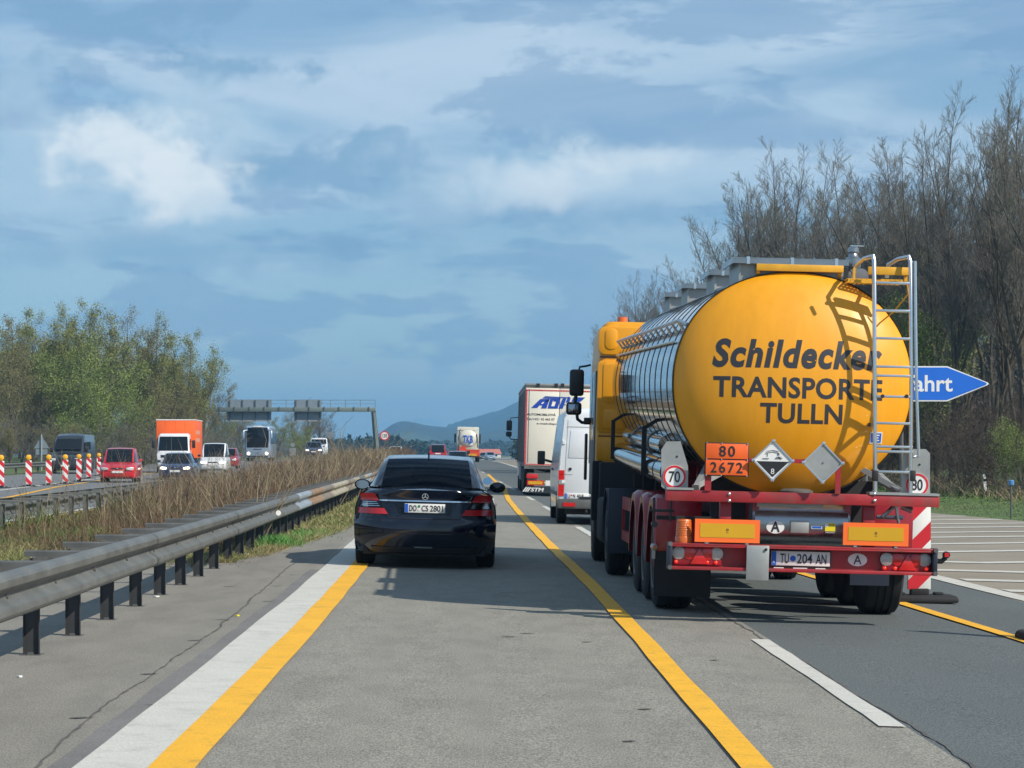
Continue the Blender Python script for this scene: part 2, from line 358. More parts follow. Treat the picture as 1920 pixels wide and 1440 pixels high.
# ------------------------------------------------------------------ lie of the land: the road bends gently left, then back, over a low crest
_Y = np.arange(-60, 1400, 1.0)
_o = np.interp(_Y, [-60, 25, 34, 45, 60, 75, 98, 116, 145, 168, 230, 300, 430, 700, 1400], [0, 0, -.1, -.22, -.35, -.52, -.85, -1.1, -1.6, -2.0, -3.3, -3.9, -1.5, 6, 30])
_z = np.interp(_Y, [-60, 110, 140, 170, 230, 260, 400, 700, 1400], [0, 0, .04, .14, .45, .45, 0.0, -1.0, -2])
def _sm(a, k): return np.convolve(np.pad(a, k, 'edge'), np.ones(2*k+1)/(2*k+1), 'valid')
_o = _sm(_o, 8); _z = _sm(_z, 8)
def off(Y): return float(np.interp(Y, _Y, _o))
def rise(Y): return float(np.interp(Y, _Y, _z))
FALL = 0.025
def cross(x): return -FALL*min(max(x, -2.0), 6.2)      # x measured from our lane's centre line
def road_z(x, Y): return rise(Y)+cross(x)
def terr(x, Y):                                          # verge, median and fields, x measured from the centre line
    z = rise(Y)+cross(x)-.04
    if -8.9 < x < -2.5 and Y > 30: z += .02
    if x > 13.5: z += min((x-13.5)*.035, .6)
    if x > 24: z += min((x-24)*.06, 2.0)
    if x < -30: z += .3
    return z
YS = list(np.arange(-20, 60, 2.0))+list(np.arange(60, 330, 5.0))+list(np.arange(330, 1320, 22.0))+[1330]
def strip(name, xa, xb, m, dz, ya=-20, yb=1200, skirt=0.0, parent=None, step=None, ragged=0.0, **props):
    fa = xa if callable(xa) else (lambda Y: xa); fb = xb if callable(xb) else (lambda Y: xb)
    ys = [y for y in YS if ya < y < yb]; ys = [ya]+ys+[yb]
    if step: ys = list(np.arange(ya, yb, step))+[yb]
    rows = []; mb = MB()
    for Y in ys:
        a, b = fa(Y), fb(Y)
        if ragged: a += random.uniform(-1, 1)*ragged; b += random.uniform(-1, 1)*ragged
        t = [0, .25, .5, .75, 1.0]; xs = [a+(b-a)*k for k in t]
        if a < -2.0 < b: xs[1] = -2.0
        if a < 6.2 < b: xs[3] = 6.2
        xs.sort()
        row = [(off(Y)+x, Y, road_z(x, Y)+dz) for x in xs]
        if skirt: row = [(row[0][0], Y, row[0][2]-skirt)]+row+[(row[-1][0], Y, row[-1][2]-skirt)]
        rows.append(row)
    mb.loft(rows, caps=False, closed=False)
    mb.f = [f[::-1] for f in mb.f]
    o = obj(name, mb, m, parent, smooth=60, recalc=False, **props); return o

# ground sheet reaching the horizon
gx = [-1500, -700, -350, -180, -110, -70, -48, -36, -30, -27.5, -25, -18, -12, -9.2, -8.8, -7, -5, -3.5, -3, -2.5, -2, 0, 3, 6.2, 9, 12.5, 14, 16, 19, 24, 30, 40, 60, 100, 180, 350, 700, 1500]
gy = YS+[1500, 2000, 3000, 5000]
def build_ground():
    v = []; f = []
    for Y in gy:
        for x in gx: v.append((off(Y)+x, Y, terr(x, Y)))
    n = len(gx)
    for j in range(len(gy)-1):
        for i in range(n-1): f.append((j*n+i, j*n+i+1, (j+1)*n+i+1, (j+1)*n+i))
    npobj('ground', v, f, M['grass'], kind='structure')
build_ground()

# own carriageway: crossover paving and shoulder, two lanes of light concrete, a lane of dark asphalt, the gore
def interp(pts):
    a = [p[0] for p in pts]; b = [p[1] for p in pts]
    return lambda Y: float(np.interp(Y, a, b))
verge_edge = interp([(30.5, -3.3), (31.2, -3.25), (33, -2.95), (38, -2.62), (44, -2.3), (60, -2.25), (200, -2.25)])
shoulder_l = interp([(-20, -9.0), (29.8, -7.0), (30.6, -3.5), (31.2, -3.25), (33, -2.95), (38, -2.62), (44, -2.3), (60, -2.25), (1200, -2.25)])
strip('paved_shoulder', shoulder_l, -1.98, M['shoulder'], 0, -20, 1200, .08, kind='structure')
strip('carriageway', -1.98, 2.52, M['concrete'], 0, -20, 1200, kind='structure')
strip('asphalt_lane', 2.52, 6.2, M['asphalt'], 0, -20, 1200, kind='structure')
gore_r = interp([(-20, 15.0), (56, 13.6), (65, 12.7), (90, 11.0), (140, 9.2), (1200, 9.2)])
strip('gore_area', 6.2, gore_r, M['gore'], 0, -20, 1200, .08, kind='structure')
strip('patched_strip', -2.02, -1.86, M['patch'], .004, -5, 29.0, kind='structure', ragged=.012, step=.5)
# opposite carriageway
strip('opposite_carriageway', -26.0, -9.25, M['asphalt2'], .0, -20, 1200, .08, kind='structure')

# painted lines
def line(name, fn, w, m, ya, yb, step=None, ragged=.008, dz=.008):
    f = fn if callable(fn) else (lambda Y: fn)
    return strip(name, lambda Y: f(Y)-w/2, lambda Y: f(Y)+w/2, m, dz, ya, yb, step=step, ragged=ragged, kind='structure')
line('white_edge_line', -1.715, .36, M['white'], -5, 300, step=1.2)
yl = interp([(0, -1.425), (30, -1.45), (60, -1.45), (300, -1.45)])
line('yellow_lane_line', yl, .22, M['yellow'], -5, 300, step=1.5, dz=.013)
ym = interp([(0, 1.40), (32, 1.41), (36, 1.40), (60, 1.48), (74, 1.6), (84, 1.80), (95, 2.06), (122, 2.25), (143, 2.50), (150, 2.56)])
line('yellow_centre_line', ym, .17, M['yellow'], -5, 150, step=1.5, dz=.013)
line('yellow_lane_line', interp([(-5, 5.5), (20.2, 4.82), (25.2, 4.66), (33, 4.42), (60, 4.3), (150, 5.0)]), .15, M['yellow'], -5, 140, step=2, dz=.013)
for a, b in ((13.4, 19.6), (42.3, 48.6), (60.6, 66.6), (74.6, 80.2), (94.6, 100.4), (113, 119), (139, 145), (157, 163)):
    line('white_dash', 2.43, .15, M['white'], a, b, step=.6, ragged=.01)
line('white_edge_line', interp([(0, 6.5), (26, 6.36), (31, 6.25), (60, 6.2), (600, 6.2)]), .26, M['white'], 5, 600, step=3)
line('white_edge_line', -9.65, .22, M['white'], 10, 400)
line('yellow_lane_line', -9.28+.0, .14, M['yellow'], 10, 200, dz=.013)
line('yellow_taper_line', interp([(60, -13.2), (77, -14.7), (95, -16.4), (114, -17.6), (135, -18.6), (160, -19.2)]), .2, M['yellow'], 60, 160, dz=.013)
line('white_taper_line', interp([(60, -15.4), (86, -17.2), (122, -18.9), (150, -19.6), (400, -19.6)]), .25, M['white'], 60, 400)
# chevron hatching on the gore
for i, Y in enumerate((26.6, 29.1, 31.8, 34.7, 38.4, 41.5, 44.5, 47.0, 49.8, 52.2, 55.0, 58.0)):
    mb = MB(); w = .5; ax = 7.7+max(0, (Y-36)*-.09)
    ax = max(ax, 6.6)
    pts = [(6.48, Y+.55*(ax-6.48)), (ax, Y), (gore_r(Y)-.3-max(0, 34-Y)*.1, Y+.28*(gore_r(Y)-ax))]
    for (xa, ya), (xb, yb) in zip(pts[:-1], pts[1:]):
        z = lambda x, y: road_z(x, y)+.008
        o_ = off(Y); mb.add([(xa+o_, ya, z(xa, ya)), (xb+o_, yb, z(xb, yb)), (xb+o_, yb+w, z(xb, yb+w)), (xa+o_, ya+w, z(xa, ya+w))], [(0, 1, 2, 3)])
    obj('hatch_stripe', mb, M['white'], kind='structure', smooth=0, recalc=False)
# the long crack beside the shoulder and old scuffs
def crack(name, pts, w, m, dz=.006):
    mb = MB(); L_ = []; R_ = []
    yy = np.arange(pts[0][1], pts[-1][1], .12); xx = np.interp(yy, [p[1] for p in pts], [p[0] for p in pts]); n = len(yy)
    wob = np.cumsum(rng.normal(0, .008, n)); wob -= np.linspace(0, wob[-1], n)
    ws = w*(.45+rng.random(n)*1.1)
    rows = [[(xx[i]+wob[i]-ws[i]/2, yy[i], road_z(xx[i], yy[i])+dz), (xx[i]+wob[i]+ws[i]/2, yy[i], road_z(xx[i], yy[i])+dz)] for i in range(n)]
    mb.loft(rows, False, False); mb.f = [f[::-1] for f in mb.f]; obj(name, mb, m, kind='structure', smooth=0, recalc=False)
crack('pavement_crack', [(-2.02, 8), (-2.03, 11.4), (-2.12, 14), (-2.15, 18.1), (-2.22, 22), (-2.33, 27.3), (-2.4, 31)], .013, M['crack'])
crack('pavement_joint', [(2.535, 8), (2.535, 60)], .022, M['crack'], .005)
mb = MB()
def scuff(px, py, wpx, th):
    h = CH; x = 0
    for _ in range(3): Y = (h-cross(x))*F/(py-HY); x = (px-VX)*Y/F
    w = wpx*Y/F; z = road_z(x, Y)+.006
    mb.add([(x-w/2, Y-th, z), (x-w*.2, Y-th*1.3, z), (x+w/2, Y-th*.2, z), (x+w/2, Y, z), (x+w*.1, Y+th*.2, z), (x-w/2, Y-th*.4, z)], [(0, 1, 2, 3, 4, 5)])
for (px, py, w) in ((368, 1201, 30), (282, 1264, 34), (155, 1346, 44), (420, 1162, 28), (505, 1128, 26), (432, 1100, 26), (552, 1078, 20), (520, 1099, 24), (500, 1188, 30), (290, 1322, 30), (990, 1188, 30), (958, 1194, 34), (950, 1112, 30), (965, 1050, 26), (1210, 1330, 30), (1340, 1238, 18), (1560, 1286, 16), (1100, 1204, 20), (1180, 1390, 26)):
    scuff(px, py, w, .045)
obj('surface_scuffs', mb, M['scuffmark'], kind='stuff', smooth=0, recalc=False)
def litter(px, py, sx, m, label):
    h = CH; x = 0
    for _ in range(3): Y = (h-cross(x))*F/(py-HY); x = (px-VX)*Y/F
    w = sx*Y/F; b_ = MB(); z = road_z(x, Y)
    b_.loft([[(x+w*.5*math.cos(t)*(1+.3*math.sin(3*t)), Y+w*.35*math.sin(t), z+.004+hh) for t in np.linspace(0, 2*math.pi, 9)[:-1]] for hh in (0, .012)])
    o = obj('litter', b_, m, label=label, category='litter')
litter(445, 1156, 8, M['yelst'], 'yellowish scrap of litter on the paved shoulder near the crack')
litter(37, 1271, 10, M['paper'], 'flat pale scrap of litter at the foot of the nearest guardrail')
litter(293, 1120, 12, M['paper'], 'white plastic scrap lying behind the guardrail posts')
litter(463, 1040, 12, M['paper'], 'white scrap of litter where the paving meets the median weeds')
# ------------------------------------------------------------------ distance: hills, far woods, haze
def px2(x, y, Y): return ((x-VX)*Y/F, Y, CH-(y-HY)*Y/F)
def ridge(name, pts, Y, depth, seed, m):
    r = np.random.default_rng(seed); xs = np.linspace(pts[0][0], pts[-1][0], 260); ys = np.interp(xs, [p[0] for p in pts], [p[1] for p in pts])
    n = _sm(r.normal(0, 1, 260), 2)*1.3+_sm(r.normal(0, 1, 260), 6)*2.0; ys = _sm(ys, 2)+n*.6
    H = CH-(ys-HY)*Y/F; X = (xs-VX)*Y/F; v = []; rows = 15
    for j in range(rows):
        t = j/(rows-1)            # foot in front, crest, back slope
        k = math.sin(min(t*1.4, 1)*math.pi/2)**1.3 if t < .72 else 1-((t-.72)/.28)**2
        jit = _sm(r.normal(0, 1, 260), 3)*Y*.0016*(1 if 0 < j < rows-1 else 0)
        for i in range(260): v.append((X[i]*(1+(t-.72)*depth/Y), Y+(t-.72)*depth, max(-6, -6+(H[i]+6)*k)+jit[i]*(0 if abs(k-1) < .02 else 1)))
    f = [(j*260+i, j*260+i+1, (j+1)*260+i+1, (j+1)*260+i) for j in range(rows-1) for i in range(259)]
    npobj(name, v, f, m, smooth=True, kind='structure')
ridge('hills', [(-300, 825), (300, 820), (600, 828), (700, 824), (716, 812), (730, 797), (748, 787), (765, 790), (785, 796), (805, 797), (825, 803), (843, 800), (860, 806), (900, 812), (1000, 805), (1300, 800), (2300, 800)], 3300, 1500, 3, M['hill'])
ridge('hills', [(700, 846), (780, 822), (835, 806), (855, 795), (875, 784), (900, 783), (912, 772), (935, 773), (950, 763), (968, 756), (985, 748), (1020, 742), (1100, 735), (1400, 740), (2300, 745)], 4300, 1600, 4, M['hill'])
ridge('hills', [(-400, 842), (600, 841), (760, 840), (800, 834), (850, 828), (900, 834), (960, 836), (1200, 832), (2300, 832)], 1900, 700, 5, M['hill'])

# clumps for woods in the far distance: many small crown-sized tufts
def far_trees(name, items, m, seed, leaf=1.0, nleaf=90):
    r = np.random.default_rng(seed); V = []; Fc = []; n0 = 0
    for (x, Y, z0, h, w) in items:
        k = nleaf; t = r.random(k); ang = r.random(k)*2*np.pi; rad = w*np.sqrt(r.random(k))*(1-t*.95)*.5 if leaf < 0 else w*np.sqrt(r.random(k))*np.sqrt(np.clip(1-(2*t-1)**2, .05, 1))*.5
        c = np.stack([x+rad*np.cos(ang), Y+rad*np.sin(ang), z0+t*h], 1); s = abs(leaf)*(.5+r.random(k))[:, None]
        d1 = r.normal(size=(k, 3)); d2 = r.normal(size=(k, 3)); d1 /= np.linalg.norm(d1, axis=1)[:, None]; d2 /= np.linalg.norm(d2, axis=1)[:, None]
        V.append(np.stack([c-d1*s, c+d2*s, c+d1*s], 1).reshape(-1, 3)); Fc.append(np.arange(3*k).reshape(-1, 3)+n0); n0 += 3*k
    return npobj(name, np.concatenate(V), np.concatenate(Fc), m, kind='stuff')
its = []
for i in range(150):
    px = random.uniform(560, 800); Y = random.uniform(820, 1000); h = random.uniform(5, 9)*(1 if px < 760 else .8); its.append(((px-VX)*Y/F, Y, -1.5, h, random.uniform(3, 5)))
far_trees('far_conifer_wood', its, M['conif'], 1, leaf=-.9)
its = []
for i in range(260):
    px = random.uniform(760, 1300); Y = random.uniform(1500, 1750); its.append(((px-VX)*Y/F, Y, -2, random.uniform(6, 11), random.uniform(8, 14)))
far_trees('far_wood', its, M['farwood'], 2, leaf=1.3, nleaf=70)
its = []
for i in range(120):
    px = random.uniform(930, 1160); Y = random.uniform(430, 640); its.append(((px-VX)*Y/F+6, Y, -1, random.uniform(3, 6), random.uniform(4, 7)))
far_trees('roadside_thicket', its, M['farwood'], 5, leaf=.7, nleaf=110)
its = []
for i in range(420):
    Y = random.uniform(170, 420); x = random.uniform(48, 110); its.append((x, Y, 1.5, random.uniform(7, 13), random.uniform(5, 8)))
far_trees('deep_wood', its, mat('deep_wood_twigs', (.075, .062, .048), .95, island=.4), 9, leaf=.45, nleaf=260)
# a red-roofed farmhouse beyond the bend
hx, hy, hz = px2(912, 858, 900)
fh = empty('farmhouse', (hx, hy, -1.2), (0, 0, .3), label='small distant farmhouse with a long red tiled roof beyond the bend', category='house')
b = MB(); b.box(-5, 5, -3, 3, 0, 1.6); obj('wall', b, M['wall'], fh)
b = MB(); b.prismx([(-3.4, 1.5), (3.4, 1.5), (0, 3.4)], -5.3, 5.3); obj('roof', b, M['roofred'], fh)
for sx in (-3, 0, 3):
    b = MB(); b.box(sx-.5, sx+.5, -3.03, -2.96, .5, 1.3); obj('window', b, M['glassd'], fh)
def haze():
    mb = MB(); mb.box(-2600, 2600, -260, 6200, -9, 130)
    m = bpy.data.materials.new('haze_air'); m.use_nodes = True; nt = m.node_tree; nt.nodes.clear()
    p = nt.nodes.new('ShaderNodeVolumePrincipled'); p.inputs['Color'].default_value = (.26, .60, .96, 1); p.inputs['Density'].default_value = HAZE; p.inputs['Anisotropy'].default_value = .1
    o = nt.nodes.new('ShaderNodeOutputMaterial'); nt.links.new(p.outputs[0], o.inputs['Volume'])
    obj('haze', mb, m, kind='stuff', smooth=0)
HAZE = .00027
haze()

# ------------------------------------------------------------------ trees
class Segs:
    def __init__(s): s.p = []; s.q = []; s.a = []; s.b = []
    def add(s, p, q, a, b): s.p.append(p); s.q.append(q); s.a.append(a); s.b.append(b)
    def mesh(s, k):
        p = np.array(s.p); q = np.array(s.q); a = np.array(s.a)[:, None]; b = np.array(s.b)[:, None]; n = len(p)
        d = q-p; d /= np.linalg.norm(d, axis=1)[:, None]+1e-9
        ref = np.where(np.abs(d[:, 2:3]) < .9, np.array([[0, 0, 1.]]), np.array([[1., 0, 0]])); u = np.cross(d, ref); u /= np.linalg.norm(u, axis=1)[:, None]; w = np.cross(d, u)
        V = np.zeros((n, 2*k, 3))
        for i in range(k):
            c, s_ = math.cos(2*math.pi*i/k), math.sin(2*math.pi*i/k); V[:, i] = p+(u*c+w*s_)*a; V[:, k+i] = q+(u*c+w*s_)*b
        f = []
        for i in range(k): j = (i+1) % k; f.append([i, j, k+j, k+i])
        Fc = (np.array(f)[None]+(np.arange(n)*2*k)[:, None, None]).reshape(-1, 4)
        return V.reshape(-1, 3), Fc
def rdir(d, ang, az):
    d = d/np.linalg.norm(d); ref = np.array([0, 0, 1.]) if abs(d[2]) < .95 else np.array([1., 0, 0]); u = np.cross(d, ref); u /= np.linalg.norm(u); w = np.cross(d, u)
    return d*math.cos(ang)+(u*math.cos(az)+w*math.sin(az))*math.sin(ang)
def gen_tree(seed, H, leaders=4, fork=.4, lead_ang=.28, side_len=.20, sub=7, twigs=5, r0=.16, lean=0.03, side_ang=.75, trop=.25, low=.18, step=.55):
    r = random.Random(seed); T = Segs(); C = Segs(); tips = []
    def grow(p, d, L, ra, rb, n, seg, tr, wob=.07):
        pts = [p]; q = p
        for i in range(n):
            d = d+np.array([r.gauss(0, wob), r.gauss(0, wob), r.gauss(0, .04)+tr/n]); d = d/np.linalg.norm(d); nq = q+d*L/n
            seg.add(q, nq, ra+(rb-ra)*i/n, ra+(rb-ra)*(i+1)/n); q = nq; pts.append(q)
        return pts, d
    def at_(pts, t):
        x = t*(len(pts)-1); i = min(int(x), len(pts)-2); return pts[i]+(pts[i+1]-pts[i])*(x-i), pts[i+1]-pts[i]
    def branch(p, d, L, rad):
        pts, _ = grow(p, d, L, rad, rad*.3, 4, C, trop)
        for j in range(sub):
            t = .2+.8*(j+r.random())/sub; a, dd = at_(pts, min(t, .99)); l2 = L*(.5-.28*t)*r.uniform(.7, 1.3)
            p2, _ = grow(a, rdir(dd, r.uniform(.5, .9), r.random()*6.28), l2, rad*.42, rad*.2, 2, C, trop)
            for q in range(twigs):
                a2, d2 = at_(p2, min(.99, .15+.85*(q+r.random())/twigs)); l3 = l2*r.uniform(.3, .6); t3 = rdir(d2, r.uniform(.35, .8), r.random()*6.28)+np.array([0, 0, .25]); t3 /= np.linalg.norm(t3)
                C.add(a2, a2+t3*l3, max(.0075, rad*.16), .004); tips.append(a2+t3*l3)
    base = np.array([0, 0, -.3]); up = np.array([r.gauss(0, lean), r.gauss(0, lean), 1.])
    tp, d = grow(base, up, H*fork+.3, r0, r0*.72, 6, T, .1)
    def side(pts, L, rad, t0, reach):
        n = max(3, int(L/step))
        for j in range(n):
            t = t0+(1-t0)*(j+r.random()*.8)/n; a, dd = at_(pts, min(t, .995)); ln = reach*r.uniform(.65, 1.2)*(1.08-.62*t)
            branch(a, rdir(dd, side_ang*r.uniform(.7, 1.2), r.random()*6.28), ln, rad*(1-t*.6)*.42)
    side(tp, H*fork*.5, r0*.7, low/fork if low < fork else .6, H*side_len*.7)
    for k in range(leaders):
        sp_ = 0.15 if k == 0 else r.uniform(.6, 1.35); a = rdir(d, lead_ang*sp_, k*6.28/leaders+r.uniform(-.4, .4)); L = H*(1-fork)*(1.03 if k == 0 else r.uniform(.9, 1.0)*(1.02-.16*(sp_-.5)))
        lp, _ = grow(tp[-1-(k % 2)], a, L, r0*.55, r0*.09, 7, T, .12, .035)
        side(lp, L, r0*.5, .08, H*side_len)
    return T, C, tips
TREES = {}
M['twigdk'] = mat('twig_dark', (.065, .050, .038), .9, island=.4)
def tree_proto(kind, seed, leaf=None, nleaf=0, lsize=.12, barkm='bark', twigm='twig', spread=.5, **kw):
    T, C, tips = gen_tree(seed, **kw)
    v, f = T.mesh(6); tm = npmesh('trunk', v, f, M[barkm], True)
    v, f = C.mesh(3); cm = npmesh('crown', v, f, M[twigm])
    lm = None
    if leaf:
        r = np.random.default_rng(seed); tp = np.array(tips); c = tp[r.integers(0, len(tp), nleaf)]+r.normal(0, spread*.5, (nleaf, 3)); s = lsize*(.5+r.random(nleaf))[:, None]
        d1 = r.normal(size=(nleaf, 3)); d2 = r.normal(size=(nleaf, 3)); d1 /= np.linalg.norm(d1, axis=1)[:, None]; d2 /= np.linalg.norm(d2, axis=1)[:, None]
        V = np.stack([c-d1*s, c-d2*s*.6, c+d1*s, c+d2*s*.6], 1).reshape(-1, 3); lm = npmesh('foliage' if leaf != 'twigdk' else 'buds', V, np.arange(4*nleaf).reshape(-1, 4), M[leaf])
    TREES.setdefault(kind, []).append((tm, cm, lm))
for s in range(5): tree_proto('bare', 10+s, H=20, leaders=6+s % 2, fork=.33+.04*(s % 3), lead_ang=.25+.04*(s % 2), side_len=.175, twigs=8, sub=8, r0=.17, side_ang=.62, trop=.35, step=.62, twigm='twig2' if s % 2 else 'twig', leaf='twigdk', nleaf=1500, lsize=.03, spread=.1)
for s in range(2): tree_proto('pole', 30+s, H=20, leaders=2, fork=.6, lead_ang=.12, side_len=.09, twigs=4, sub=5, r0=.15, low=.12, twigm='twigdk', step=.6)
for s in range(3): tree_proto('green', 40+s, H=14, leaders=5, fork=.22, lead_ang=.5, side_len=.26, twigs=4, sub=6, r0=.24, low=.12, leaf='leafA', nleaf=22000, lsize=.08, spread=.55, twigm='twig2', step=.6)
for s in range(3): tree_proto('olive', 50+s, H=14, leaders=5, fork=.22, lead_ang=.46, side_len=.24, twigs=4, sub=6, r0=.22, low=.12, leaf='leafB', nleaf=13000, lsize=.075, spread=.5, twigm='twig2', step=.6)
for s in range(2): tree_proto('bright', 60+s, H=9, leaders=6, fork=.1, lead_ang=.6, side_len=.3, twigs=3, sub=6, r0=.14, low=.05, leaf='leafC', nleaf=24000, lsize=.065, spread=.8, twigm='twig2', step=.5)
for s in range(2): tree_proto('shrub', 70+s, H=4.5, leaders=7, fork=.06, lead_ang=.55, side_len=.26, twigs=4, sub=5, r0=.045, low=.02, twigm='twig', step=.45)
def plant(kind, i, x, Y, H, H0, label, group, cat='tree', name='tree', wide=1.0):
    tm, cm, lm = TREES[kind][i % len(TREES[kind])]; s = H/H0
    o = empty(name, (x+off(Y), Y, terr(x, Y)), (0, 0, random.random()*6.28), label=label, category=cat)
    if group: o['group'] = group
    o.scale = (s*wide, s*wide, s)
    for me in (tm, cm, lm):
        if me is None: continue
        c = bpy.data.objects.new(me.name.split('.')[0], me); COL.objects.link(c); c.parent = o
    return o
# right-hand wood: edge row placed by the crowns that stand out against the sky (px, top py, Y)
edge = [(1130, 618, 345), (1165, 585, 320), (1205, 520, 262), (1262, 532, 250), (1310, 490, 215), (1342, 500, 200), (1395, 345, 160), (1440, 302, 150), (1512, 312, 146), (1560, 400, 138),
        (1612, 298, 132), (1668, 285, 124), (1712, 330, 118), (1758, 215, 112), (1812, 255, 108), (1850, 172, 104), (1915, 190, 100), (1965, 175, 94), (2040, 160, 86), (1780, 330, 96), (1890, 300, 92)]
words = ['farthest and lowest of the bare trees, just above the yellow cab', 'second bare tree above the yellow cab, half hidden by the tank', 'spiky bare tree rising behind the foremost hatch box of the tanker', 'bare tree behind the gap between the two front hatch boxes',
         'slender bare tree just left of the big rounded crown', 'low bare tree in the notch beside the big rounded crown', 'outer left shoulder of the rounded pair of bare trees over the tanker', 'big rounded bare tree above the rear hatch box', 'rounded bare tree right of the biggest crown over the tank',
         'short bare tree in the gap over the chrome valve', 'thin open-crowned tree with upright twigs above the valve', 'spindly tree standing over the ladder top', 'low dense bare tree right of the ladder', 'tall broad bare tree with a domed crown right of the ladder', 'bare tree between the two tallest crowns on the right',
         'tallest bare tree with a forked trunk near the right edge of the picture', 'tall bare tree cut by the right edge of the picture', 'bare tree just outside the right edge', 'bare tree beyond the right edge', 'dark bare tree in front of the wood, right of the ladder', 'dark bare tree below the tallest crown']
for k, (px, py, Y) in enumerate(edge):
    x = (px-VX)*Y/F-off(Y); H = CH-(py-HY)*Y/F-terr(x, Y)
    plant('bare', k, x, Y, H, 20.3, words[k], None)
nb = 0
for k, (px, py, Y) in enumerate([(1148, 640, 330), (1186, 560, 300), (1225, 545, 275), (1243, 528, 255), (1284, 515, 235), (1296, 520, 225), (1325, 505, 205), (1360, 450, 185), (1378, 400, 172), (1412, 330, 158), (1470, 318, 150), (1490, 330, 149), (1540, 360, 142), (1585, 350, 134), (1640, 300, 128), (1690, 320, 121), (1735, 270, 116), (1785, 225, 110), (1880, 200, 103), (1170, 620, 340), (1212, 575, 290), (1262, 540, 262)]):
    x = (px-VX)*Y/F-off(Y); plant('bare', k+3, x+.8, Y+3, (CH-(py-HY)*Y/F-terr(x, Y))*.97, 20.3, 'bare tree filling the front row of the right-hand wood between its bigger neighbours', 'front-row trees of the right-hand wood')
for k in range(150):                                     # the mass of the wood behind the edge row
    Y = 74+260*random.random()**1.25; x = 21.5+random.random()**1.2*34+max(0, (Y-160))*.02
    px = VX+(x+off(Y))*F/Y
    if px > 2150 or px < 1100: continue
    lim = np.interp(px, [1100, 1180, 1300, 1380, 1440, 1560, 1700, 1800, 1920, 2200], [660, 610, 530, 420, 350, 410, 340, 300, 240, 200])
    H = min(19.5, (CH-(lim-HY)*Y/F)-terr(x, Y))*random.uniform(.8, 1.0)
    if H < 4: continue
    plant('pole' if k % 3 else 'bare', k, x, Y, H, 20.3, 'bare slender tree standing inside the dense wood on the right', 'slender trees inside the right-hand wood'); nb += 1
# undergrowth at the wood's foot
def merged(kind, name, spots, m, **props):
    V = []; Fc = []; n0 = 0; base = []
    for tm, cm, lm in TREES[kind]:
        vs = np.zeros(len(cm.vertices)*3, np.float32); cm.vertices.foreach_get('co', vs); fs = np.zeros(len(cm.loops), np.int32); cm.loops.foreach_get('vertex_index', fs)
        base.append((vs.reshape(-1, 3), fs.reshape(-1, 4)))
    for i, (x, Y, s) in enumerate(spots):
        vs, fs = base[i % len(base)]; a = random.random()*6.28; rot = np.array([[math.cos(a), -math.sin(a), 0], [math.sin(a), math.cos(a), 0], [0, 0, 1]])
        V.append((vs@rot.T)*s+np.array([x+off(Y), Y, terr(x, Y)])); Fc.append(fs+n0); n0 += len(vs)
    return npobj(name, np.concatenate(V), np.concatenate(Fc), m, kind='stuff', **props)
sp = []
for k in range(170):
    Y = 84+200*random.random()**1.4; x = 18.6+random.random()*5+ (Y-84)*.012; sp.append((x, Y, random.uniform(.55, 1.05)))
for k in range(170):
    Y = 90+240*random.random(); x = 22+random.random()*26; sp.append((x, Y, random.uniform(.7, 1.3)))
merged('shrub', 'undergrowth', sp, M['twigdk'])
sp = []
for k in range(240):
    Y = random.uniform(170, 275); px = random.uniform(-160, 420); sp.append(((px-VX)*Y/F-off(Y), Y, random.uniform(.6, 1.1)))
for k in range(130):
    Y = random.uniform(262, 340); px = random.uniform(410, 700); sp.append(((px-VX)*Y/F-off(Y), Y, random.uniform(.3, .6)))
merged('shrub', 'brushwood', sp, M['twig2'])
bz = [(1805, 815, 84), (1860, 800, 86), (1915, 780, 80), (1900, 840, 78), (1765, 840, 90), (1700, 590, 100)]
for k, (px, py, Y) in enumerate(bz):
    x = (px-VX)*Y/F-off(Y); H = max(1.2, CH-(py-HY)*Y/F-terr(x, Y))
    kd = 'bright' if k in (2, 5) else 'shrub'
    plant(kd, k, x, Y, H*1.0, 9.2 if kd == 'bright' else 4.6, ['low dark bush at the wood edge right of the blue sign', 'twiggy bush below the tip of the blue arrow sign', 'pale leafy bush at the right edge under the wood', 'low twiggy bush nearest the right edge', 'small bush just beside the tanker ladder foot', 'greener young tree showing between the ladder rails'][k], None, 'bush', 'bush')
# left-hand trees (px, top py, Y, kind)
left = [(-60, 600, 205, 'olive', 'olive-green tree cut by the left edge of the picture'), (18, 603, 200, 'olive', 'leftmost rounded tree top at the left edge'), (62, 604, 205, 'green', 'second rounded green crown from the left edge'), (118, 602, 210, 'green', 'third low-domed green crown from the left'),
        (190, 586, 205, 'green', 'highest green crown left of centre of the left wood'), (238, 596, 208, 'olive', 'tall rounded crown right of the highest green one'), (285, 618, 210, 'green', 'bright-edged crown stepping down toward the gantry'), (345, 640, 205, 'green', 'broad leafy tree near the right end of the left wood'),
        (385, 690, 262, 'olive', 'last low tree of the left wood beside the gantry'), (410, 738, 270, 'olive', 'low bushy tree behind the left gantry post')]
for k, (px, py, Y, kd, lb) in enumerate(left):
    x = (px-VX)*Y/F-off(Y); H = CH-(py-HY)*Y/F-terr(x, Y); plant(kd, k, x, Y, H, 14.2, lb, None, wide=.82)
